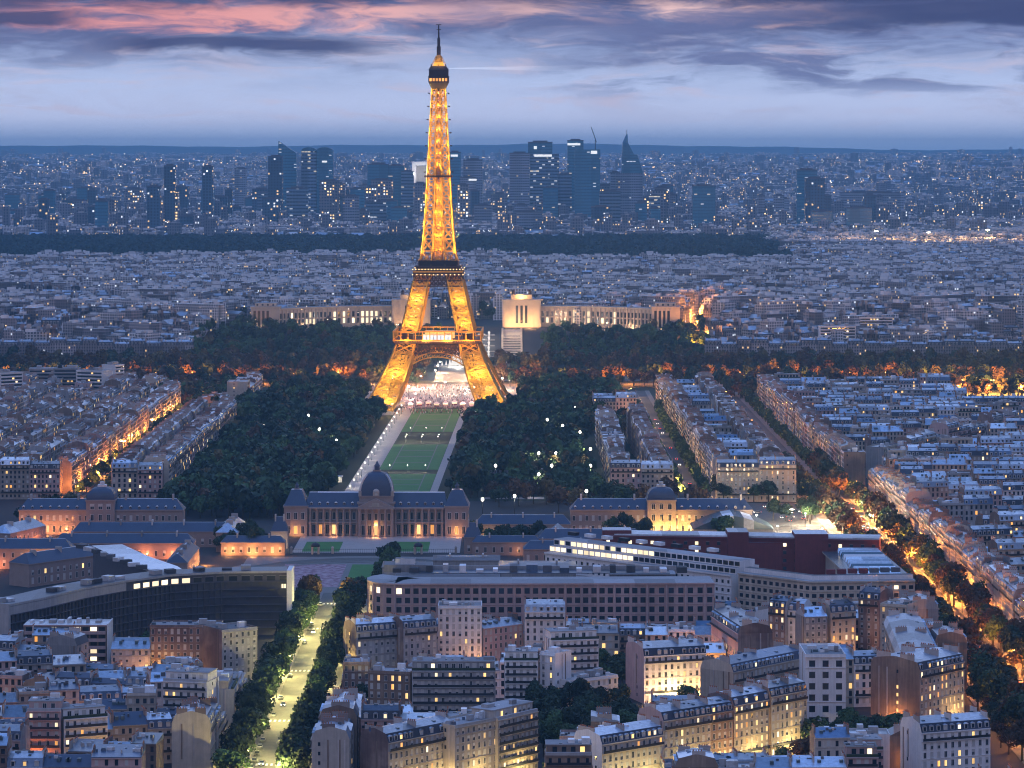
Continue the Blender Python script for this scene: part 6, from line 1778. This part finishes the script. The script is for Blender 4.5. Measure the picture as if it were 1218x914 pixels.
for k, yy in enumerate((2375, 2392, 2452, 2156)):  # lamps added so the cross walks do not stay dark
    for dx in (-12, 0, 12): street_lamp('white lamp added to brighten the walk crossing between the lawns', axis(yy) + dx, yy, 'small', 1800, 'lamps of the cross walks')
# lights scattered through the city beyond the river
FL = Stamp()
def spark_mb(m): b = MB(); b.frus((-.5, .5, -.5, .5), -.5, (-.35, .35, -.35, .35), .5, m, None, True); return b
def sparks(n, y0, y1, size, mats, zoff, power=1.0, xl=.162, cl=None):
    k = n // 14 + 1                                  # lamps strung along streets
    cy0 = y0 + (y1 - y0) * nr.random(k) ** power; cx0 = nr.uniform(-1, 1, k) * xl * cy0; ca = nr.normal(0, .5, k); cl_ = nr.uniform(100, 420, k) * (y0 / 7000)
    q = nr.integers(0, k, n); tt = nr.uniform(-1, 1, n)
    x = cx0[q] + np.cos(ca[q]) * cl_[q] * tt; y = cy0[q] + np.sin(ca[q]) * cl_[q] * tt
    lone = nr.random(n) < .4; y[lone] = (y0 + (y1 - y0) * nr.random(n) ** power)[lone]; x[lone] = (nr.uniform(-1, 1, n) * xl * y)[lone]
    if cl:
        keep = (np.sin(x * cl + 3 * np.sin(y * cl * .7)) + np.sin(y * cl * 1.3 + x * cl * .4)) > .1; x, y = x[keep], y[keep]; n = len(x)
    kk = nr.integers(0, len(mats), n)
    for i, m_ in enumerate(mats):
        q = kk == i; c = int(q.sum())
        if c: FL.add(spark_mb(m_), [(a, b_, terrain(a, b_) + zoff * nr.uniform(.2, 1.2)) for a, b_ in zip(x[q], y[q])], (size * y[q] / 3200 * nr.uniform(.4, 1.2, c))[:, None] * np.ones((1, 3)), np.zeros(c))
glow_mat('far_white', (1.0, .88, .7), 2.6); glow_mat('far_orange', (1.0, .50, .18), 3.6); glow_mat('far_amber', (1.0, .60, .27), 3.4)
sparks(1300, 3300, 5000, .8, ['far_white', 'far_orange', 'far_amber'], 22)
sparks(2600, 6600, 8600, 1.0, ['far_white', 'far_orange', 'far_amber'], 26, cl=.006)
sparks(1800, 13600, 24000, .9, ['far_amber', 'far_white'], 30, cl=.0015)
sparks(2600, 8300, 13600, .9, ['far_amber', 'far_amber', 'far_white'], 26, power=.8, cl=.003)
tag(FL.build('far_city_lights'), kind='stuff')

b = MB()
for y in (1118, 1205, 1322, 1440, 1520):
    for k in range(8):
        x = AV1 - 6.9 + 1.75 * k; b.quad((x, y, .075), (x + .8, y, .075), (x + .8, y + 4, .075), (x, y + 4, .075), 'marking')
for y in (1180, 1330, 1480, 1640, 1800):
    for k in range(11):
        x = AV2 - 9.4 + 1.75 * k; b.quad((x, y, .075), (x + .8, y, .075), (x + .8, y + 4, .075), (x, y + 4, .075), 'marking')
structure('road_markings', b)
# ------------------------------------------------------------------ cars, people, stalls
def car_proto(label, x, y, rot, group, lit=True):
    t = thing('parked_car', label, 'car', (x, y, .08), rot, group)
    b = MB(); b.frus((-.88, .88, -2.15, 2.15), .32, (-.9, .9, -2.2, 2.2), .62, 'car_paint', None, True); b.frus((-.9, .9, -2.2, 2.2), .62, (-.8, .8, -2.1, 2.1), .92, 'car_paint'); b.build('body', t)
    b = MB(); b.frus((-.78, .78, -1.2, 1.7), .92, (-.62, .62, -.55, 1.15), 1.42, 'glass_dark', 'car_paint'); b.build('cabin', t)
    for sx in (-1, 1):
        for yy in (-1.35, 1.35):
            b = MB(); b.lathe(0, 0, [(.05, -.1), (.32, -.1), (.32, .1), (.05, .1)], 10, 'dark_metal'); w_ = b.build('wheel', t, (sx * .8, yy, .32)); w_.rotation_euler = (0, rad(90), 0)
        b = MB(); b.box(sx * .62 - .22, sx * .62 + .22, -2.26, -2.16, .55, .82, 'headlight_glow' if lit else 'steel'); b.build('headlight', t)
        b = MB(); b.box(sx * .66 - .2, sx * .66 + .2, 2.16, 2.26, .58, .84, 'tail_glow' if lit else 'red_brick'); b.build('tail_light', t)
    return t
car0 = car_proto('car with lit headlights driving on the yellow avenue', AV1 - 3, 1120, 0, 'cars on the yellow avenue')
car1 = car_proto('car parked under the trees of the yellow avenue', AV1 + 6.0, 1079, 0, 'parked cars of the yellow avenue', False)
def place_car(x, y, rot, label, group, proto=None):
    c = copy_tree(proto or car0); c.location = (x, y, .08); c.rotation_euler = (0, 0, rot); c['label'] = label; c['group'] = group
CR = random.Random(31)
for y in (1240, 1428): place_car(AV1 - 4, y, 0, 'car with lit headlights driving on the yellow avenue', 'cars on the yellow avenue')
for y in (1300, 1490): place_car(AV1 + 4, y, math.pi, 'car showing red tail lights on the yellow avenue', 'cars driving away on the yellow avenue')
y = 1140
while y < 1960:
    for lane, r_ in ((-7, 0), (-3.2, 0), (3.2, math.pi), (7, math.pi)):
        if CR.random() < (.5 if y > 1330 else .95): place_car(AV2 + lane, y + CR.uniform(-8, 8), r_, 'car with lit headlights on the orange avenue' if r_ == 0 else 'car showing red tail lights on the orange avenue', 'oncoming cars on the orange avenue' if r_ == 0 else 'departing cars on the orange avenue')
    y += 24 if y > 1330 else 15
for k in range(20): place_car(184 + CR.choice([0, 2.4]) + .4 * CR.random(), 1128 + 6.2 * k, 0, 'car parked at the pavement of the orange avenue', 'parked cars of the orange avenue', car1)
for k in range(22): place_car(CR.uniform(125, 205), CR.uniform(1850, 1955), CR.choice([0, 1.2, math.pi, -1.4]), 'car crossing the bright avenue plaza', 'cars on the bright plaza')
for k in range(16): place_car(112 + CR.choice([-3, 3]), 1990 + k * 42, 0 if k % 2 else math.pi, 'car on the school street', 'cars on the school street')
for k in range(34): place_car(AV1 + CR.choice([-6.0, 6.0]), 1086 + k * 13, 0, 'car parked under the trees of the yellow avenue', 'parked cars of the yellow avenue', car1)
# the crowd, stalls and pylons under and behind the tower
b = MB(); CRW = random.Random(9)
for k in range(900):
    x, y = axis(2750) + CRW.gauss(0, 30), CRW.uniform(2640, 2970); h = CRW.uniform(1.55, 1.85)
    m_ = CRW.choice(['white_paint', 'dark_metal', 'terracotta', 'chimney_render', 'slate_blue', 'red_brick'])
    b.frus((x - .28, x + .28, y - .2, y + .2), .1, (x - .2, x + .2, y - .14, y + .14), h * .82, m_); b.box(x - .11, x + .11, y - .11, y + .11, h * .83, h, 'chimney_render')
tag(b.build('crowd'), kind='stuff')
for k in range(14):
    x, y = axis(2800) + (-48 + 7.4 * k), 2716 + 9 * (k % 3)
    t = thing('market_stall', 'white-topped stall with lit counter on the plaza under the iron tower', 'stall', (x, y, .1), 0, 'stalls on the tower plaza')
    b = MB(); b.frus((-2.6, 2.6, -2.2, 2.2), 2.4, (-.2, .2, -.2, .2), 4.2, 'white_paint', None, True); b.build('canopy', t)
    b = MB(); b.box(-2.2, 2.2, -1.9, -1.2, 0, 1.1, CRW.choice(['red_brick', 'blind', 'pink_stone'])); b.build('counter', t)
    b = MB(); b.box(-2.0, 2.0, -1.0, -.8, 1.2, 2.2, 'lit_pale'); b.build('lit_panel', t)
    for sx in (-1, 1):
        for sy in (-1, 1): b = MB(); b.box(sx * 2.3 - .06, sx * 2.3 + .06, sy * 1.9 - .06, sy * 1.9 + .06, 0, 2.4, 'steel'); b.build('post', t)
for k, (dx, y, e, c) in enumerate(((-30, 2800, 60000, (1, .5, .38)), (30, 2800, 60000, (1, .5, .38)), (0, 2850, 80000, (1, .75, .55)), (-25, 2930, 200000, (1, .6, .4)), (25, 2930, 240000, (1, .8, .6)), (-50, 2900, 120000, (1, .55, .3)), (50, 2900, 120000, (1, .55, .3)), (-20, 2712, 22000, (1, .4, .38)), (22, 2712, 22000, (1, .4, .38)), (-15, 3010, 120000, (1, .55, .3)), (15, 3030, 120000, (1, .55, .3)), (-15, 3070, 120000, (1, .55, .3)), (15, 3100, 120000, (1, .6, .35)), (-15, 3130, 120000, (1, .6, .35)))):
    street_lamp('bright white lamp on the plaza behind the iron tower', axis(y) + dx, y, 'white', e, 'lamps of the tower plaza', col=c, s=1.5)
x = axis(3170)
t = thing('pool_fountain', 'floodlit white water jets at the foot of the cascade seen through the tower arch', 'fountain', (x, 3225, 0))
b = MB(); b.box(-24, 24, -6, 30, 0, 1.0, 'pavement'); b.build('basin', t)
for k in range(11):
    b = MB(); xx = -20 + 4 * k; hh = 5 + 15 * math.exp(-((k - 5) / 1.6) ** 2); b.lathe(xx, 4 + (k % 3) * 6, [(hh * .22, 1), (hh * .16, hh * .35), (hh * .07, hh * .75), (.15, hh)], 8, 'water_glow'); b.build('water_jet', t)
lamp(t, (0, -10, 4), 50000, (1, .9, .75))
t = thing('glass_pavilion', 'lit glass peace pavilion on the pale plaza among the park trees', 'pavilion', (11, 2078, .1))
b = MB(); b.box(-9, 9, -4, 4, 0, .6, 'concrete'); b.build('base', t)
for k in range(7): b = MB(); b.box(-8 + 2.6 * k, -7.3 + 2.6 * k, -3, 3, .6, 9, 'glass_roof'); b.build('glass_panel', t)
b = MB(); b.box(-9, 9, -3.4, 3.4, 9, 9.6, 'steel'); b.build('roof', t)
b = MB(); b.box(-7, 7, 3.1, 3.3, 1, 6, 'lit_pale'); b.build('lit_wall', t)
lamp(t, (0, -6, 3), 3000, (.95, 1, .7)); lamp(t, (0, 0, 7), 2500, (.95, 1, .7))
for i, (x, y) in enumerate(((-128, 2078), (-116, 2090))):
    t = thing('park_kiosk', ['pale flat-roofed kiosk in the western park clearing', 'smaller kiosk behind the pale flat-roofed kiosk in the western clearing'][i], 'kiosk', (x, y, 0))
    b = MB(); b.box(-5 + 2 * i, 5, -3, 3, 0, 3.4, 'white_render'); b.build('wall', t)
    b = MB(); b.box(-5.6 + 2 * i, 5.6, -3.6, 3.6, 3.4, 3.8, 'pale_zinc'); b.build('roof', t)
    lamp(t, (0, -6, 3), 1500, (1, .9, .6))
for i in range(5):
    t = thing('market_stall', 'orange-lit market stall between the pale rooflight halls and the eastern barracks', 'stall', (24 + i * 5 - 6, 1774 + (i % 2) * 6, .1), 0, 'orange-lit market stalls')
    b = MB(); b.frus((-2.4, 2.4, -2, 2), 2.4, (-2, 2, -.2, .2), 3.2, 'terracotta', None, True); b.build('canopy', t)
    b = MB(); b.box(-2.1, 2.1, -1.6, -1.0, 0, 1.0, 'lit_orange'); b.build('counter', t)
    if i in (1, 3): lamp(t, (0, -3, 2.0), 2500, (1, .45, .15))

# ------------------------------------------------------------------ business district and far towers
DY = 7300.0
def px_x(px, y): return (px - CX) * y / F
def top_z(py, y): return H - (py - HY) * y / F
def high(label, p0, p1, py, m_, y=DY, depth=34, roof='flat', sign=None, name='office_tower', cat='skyscraper', base=None, group=None, rot=0.0):
    x0, x1 = px_x(p0, y), px_x(p1, y); w = x1 - x0; zb = terrain(0, y) - 2; h = top_z(py, y) - zb
    t = thing(name, label, cat, ((x0 + x1) / 2, y, zb), rot, group)
    b = MB()
    if roof == 'slant_r':
        k = .93; b.hexa([(-w / 2, 0, 0), (w / 2, 0, 0), (w / 2, depth, 0), (-w / 2, depth, 0)], [(-w / 2 + 2, 0, h), (w / 2 - 1, 0, h * .86), (w / 2 - 1, depth, h * .86), (-w / 2 + 2, depth, h)], m_)
    else:
        b.box(-w / 2, w / 2, 0, depth, 0, h, m_, 'bitumen')
    bd = b.build('facade', t)
    if roof == 'flat':
        b = MB(); b.box(-w * .3, w * .3, depth * .25, depth * .75, h, h + 5, 'dark_concrete'); b.build('roof_plant', t)
        b = MB(); b.box(-w / 2 - .4, w / 2 + .4, -.4, depth + .4, h, h + 2.2, 'dark_concrete'); b.build('parapet', t)
    if sign:
        b = MB(); sx, sw, sz, sh = sign; b.box(w * (sx - sw / 2), w * (sx + sw / 2), -1.2, -.2, h - sz - sh, h - sz, 'sign_white'); b.build('lit_sign', t)
    return t, w, h, depth
high('dark slim flats tower with lit windows, standing alone farthest west', 195, 208, 198, 'tower_dark_flats', 7000, 24, name='flats_tower')
high('dark slim flats tower with lit windows, second in from the west', 240, 253, 199, 'tower_dark_flats', 7000, 24, name='flats_tower')
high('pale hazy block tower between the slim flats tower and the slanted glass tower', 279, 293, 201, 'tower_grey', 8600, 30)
high('dark flats slab with many lit windows in front of the slanted glass tower', 319, 336, 187, 'tower_dark_flats', 7150, 24, name='flats_tower')
high('dark glass tower with steeply slanted top beside the flats slab', 330, 353, 168, 'tower_glass', 7400, 36, 'slant_r', )
for i, (p0, p1) in enumerate(((358, 377), (376, 396))):
    t, w, h, d = high(['grey half of the rounded twin tower', 'darker half of the rounded twin tower with a lit sign'][i], p0, p1, 180, 'tower_office' if i == 0 else 'tower_glass', 7350, 34, 'none', (.0, .3, 22, 4) if i else None)
    b = MB()
    for k in range(10):
        a0, a1 = math.pi * k / 10, math.pi * (k + 1) / 10
        x0_, x1_ = -w / 2 * math.cos(a0), -w / 2 * math.cos(a1); z0_, z1_ = h + 9 * math.sin(a0), h + 9 * math.sin(a1)
        b.hexa([(x0_, 0, h), (x1_, 0, h), (x1_, d, h), (x0_, d, h)], [(x0_, 0, z0_), (x1_, 0, z1_), (x1_, d, z1_), (x0_, d, z0_)], 'tower_glass')
    b.build('rounded_top', t)
high('wide dark office tower west of the iron tower', 437, 462, 196, 'tower_glass', 7500, 40)
high('dark office tower joined to the wide dark one', 461, 481, 198, 'tower_glass', 7520, 40)
high('dim office tower with lit upper windows beside the white frame', 477, 492, 205, 'tower_office', 7480, 30)
high('flats tower dotted with lit windows before the wide dark office tower', 441, 467, 215, 'tower_flats', 7150, 26, name='flats_tower')
t = thing('frame_building', 'white floodlit hollow frame arch building beside the iron tower', 'arch', (px_x(501, 7700), 7700, terrain(0, 7700)))
hh = top_z(197, 7700) - terrain(0, 7700)
for s in (-1, 1): b = MB(); b.box(s * 17 - 5, s * 17 + 5, 0, 50, 0, hh, 'white_render'); b.build('side_pier', t)
b = MB(); b.box(-22, 22, 0, 50, hh, hh + 9, 'white_paint'); b.build('lintel', t)
b = MB(); b.box(-12, 12, 20, 40, 0, hh - 2, 'concrete'); b.build('inner_wall', t)
lamp(t, (0, -30, hh - 20), 60000, (1, .95, .9))
high('dark tower with a lit sign just east of the iron tower', 534, 548, 182, 'tower_glass', 7450, 30, sign=(-.05, .6, 4, 5))
high('grey domed-top tower east of the iron tower', 551, 574, 191, 'tower_grey', 7600, 36)
high('grey-blue slab before the grey domed-top tower', 547, 566, 212, 'tower_grey', 7250, 30, sign=(.3, .5, 2, 4))
high('broad office tower with stepped crown and lit sign', 627, 665, 183, 'tower_office', 7450, 44, 'none', (.0, .55, 2, 5))
high('crown block on top of the broad stepped office tower', 628, 657, 170, 'tower_glass', 7475, 20, 'flat', (-.2, .12, 8, 7))
high('grey slab joined to the broad stepped office tower', 606, 630, 183, 'tower_grey', 7440, 40)
high('slender teal tower with lit round crown', 675, 694, 168, 'tower_glass', 7500, 28, 'flat', (-.1, .8, 5, 5))
high('dark teal glass tower with lit floors below the crane', 684, 714, 178, 'tower_glass', 7200, 36, 'none', (.25, .25, 3, 7))
high('low teal shoulder block beside the slender teal tower', 663, 680, 208, 'tower_office', 7350, 30)
t = thing('tower_crane', 'thin crane leaning over the dark teal glass tower', 'crane', (px_x(708, 7220), 7220, top_z(178, 7200)))
b = MB(); b.beam((0, 0, 0), (0, 0, 22), 2.0, 'dark_metal'); b.build('mast', t)
b = MB(); b.beam((3, 0, 16), (-9, 0, 50), 1.6, 'dark_metal'); b.build('jib', t)
# spire-like tower: stepped and sloping top
y = 7250; w = px_x(765, y) - px_x(733, y); zb = terrain(0, y) - 2; zs = [top_z(p, y) - zb for p in (160, 170, 184, 196, 206)]
t = thing('office_tower', 'pale blue glass tower with a pointed peak sloping eastward', 'skyscraper', (px_x(749, y), y, zb))
b = MB(); b.box(-w / 2, w / 2, 0, 34, 0, zs[4], 'tower_grey'); b.build('facade', t)
b = MB(); b.hexa([(-w * .30, 0, zs[4]), (w / 2, 0, zs[4]), (w / 2, 34, zs[4]), (-w * .30, 34, zs[4])], [(-w * .28, 0, zs[2]), (w * .28, 0, zs[2]), (w * .28, 34, zs[2]), (-w * .28, 34, zs[2])], 'tower_glass')
b.hexa([(-w * .28, 0, zs[2]), (w * .16, 0, zs[2]), (w * .16, 34, zs[2]), (-w * .28, 34, zs[2])], [(-w * .26, 4, zs[1]), (-w * .06, 4, zs[1]), (-w * .06, 30, zs[1]), (-w * .26, 30, zs[1])], 'tower_glass'); b.build('sloping_crown', t)
b = MB(); b.frus((-w * .26, -w * .06, 4, 30), zs[1], (-w * .12, -w * .07, 12, 20), zs[0], 'tower_glass'); b.beam((-w * .1, 16, zs[0]), (-w * .1, 16, zs[0] + 10), 1.2, 'steel'); b.build('peak', t)
high('pale shoulder slab on the western side of the peaked tower', 726, 737, 206, 'tower_grey', 7300, 30)
high('dark lone tower east of the business district', 824, 851, 222, 'tower_glass', 6900, 30)
high('dark taller tower of the eastern pair', 948, 972, 203, 'tower_glass', 7050, 30)
high('dark tower with lit windows before the taller one of the eastern pair', 958, 981, 213, 'tower_dark_flats', 6900, 26, name='flats_tower')
high('low dark cube beside the eastern pair', 966, 991, 252, 'tower_glass', 6750, 30)
high('teal low cube before the hazy long slab', 1007, 1037, 248, 'tower_glass', 6750, 40)
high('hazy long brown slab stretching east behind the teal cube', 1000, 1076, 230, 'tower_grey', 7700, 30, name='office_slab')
high('teal square block before the business district', 465, 484, 248, 'tower_glass', 6900, 30); high('pinkish low slab before the broad stepped office tower', 604, 645, 253, 'tower_grey', 6850, 22, name='office_slab')
high('pink-grey block before the grey domed-top tower', 564, 585, 245, 'tower_grey', 6900, 26); high('grey slab with lit windows before the rounded twin tower', 380, 403, 216, 'tower_flats', 7050, 24, name='flats_tower')
DR = random.Random(77)
for k in range(72):
    p = DR.choice([DR.uniform(300, 520), DR.uniform(520, 790), DR.uniform(395, 440), DR.uniform(690, 780)]); w_ = DR.uniform(10, 26); m_ = DR.choice(['tower_flats', 'tower_grey', 'tower_office', 'tower_glass', 'tower_dark_flats'])
    high('hazy mid-height block packed among the business district towers', p, p + w_, DR.uniform(218, 252), m_, DR.uniform(6800, 7900), DR.uniform(20, 36), group='mid-height blocks of the business district', name='office_block')
for k in range(46):
    p = DR.choice([DR.uniform(0, 310), DR.uniform(40, 260)]); w_ = DR.uniform(8, 24)
    high('dark housing block with scattered lights on the western suburb rise', p, p + w_, DR.uniform(222, 262), DR.choice(['tower_dark_flats', 'tower_dark_flats', 'tower_flats', 'tower_glass']), DR.uniform(6700, 8300), 20, group='housing blocks of the western suburb', name='housing_block', cat='housing block')
for k in range(26):
    p = DR.uniform(790, 1210); w_ = DR.uniform(6, 20)
    high('hazy housing block among the eastern suburb lights', p, p + w_, DR.uniform(228, 262), DR.choice(['tower_flats', 'tower_grey', 'tower_dark_flats']), DR.uniform(6800, 8800), 20, group='housing blocks of the eastern suburb', name='housing_block', cat='housing block')
# two lit landmarks in the western suburb
x, y = G(58, 276, 35)
t = thing('church', 'floodlit golden church steeple among the western suburb roofs', 'church', (x, y, terrain(x, y)))
b = MB(); b.box(-12, 12, 6, 50, 0, 16, 'palace_stone'); b.frus((-12, 12, 6, 50), 16, (-.5, .5, 10, 46), 25, 'slate'); b.build('nave', t)
b = MB(); b.box(-6, 6, -6, 6, 0, 34, 'palace_stone'); b.build('tower', t)
b = MB(); b.frus((-6, 6, -6, 6), 34, (-.5, .5, -.5, .5), 56, 'palace_stone'); b.build('spire', t)
lamp(t, (0, -16, 5), 400000, (1, .62, .25)); lamp(t, (0, -14, 30), 200000, (1, .62, .25))
t = thing('sports_stand', 'long lit stadium stand in the western suburb', 'stadium', (px_x(204, 6700), 6700, terrain(0, 6700)))
b = MB(); b.frus((-40, 40, 0, 26), 0, (-40, 40, 14, 26), 14, 'concrete'); b.build('seating', t)
b = MB(); b.box(-42, 42, 6, 28, 20, 22, 'white_paint'); b.build('roof', t)
b = MB(); b.box(-40, 40, 24, 26, 14, 19, 'lit_pale'); b.build('lit_wall', t)
for s in (-1, 1): b = MB(); b.box(s * 41 - 1, s * 41 + 1, 6, 28, 0, 20, 'concrete'); b.build('end_wall', t)
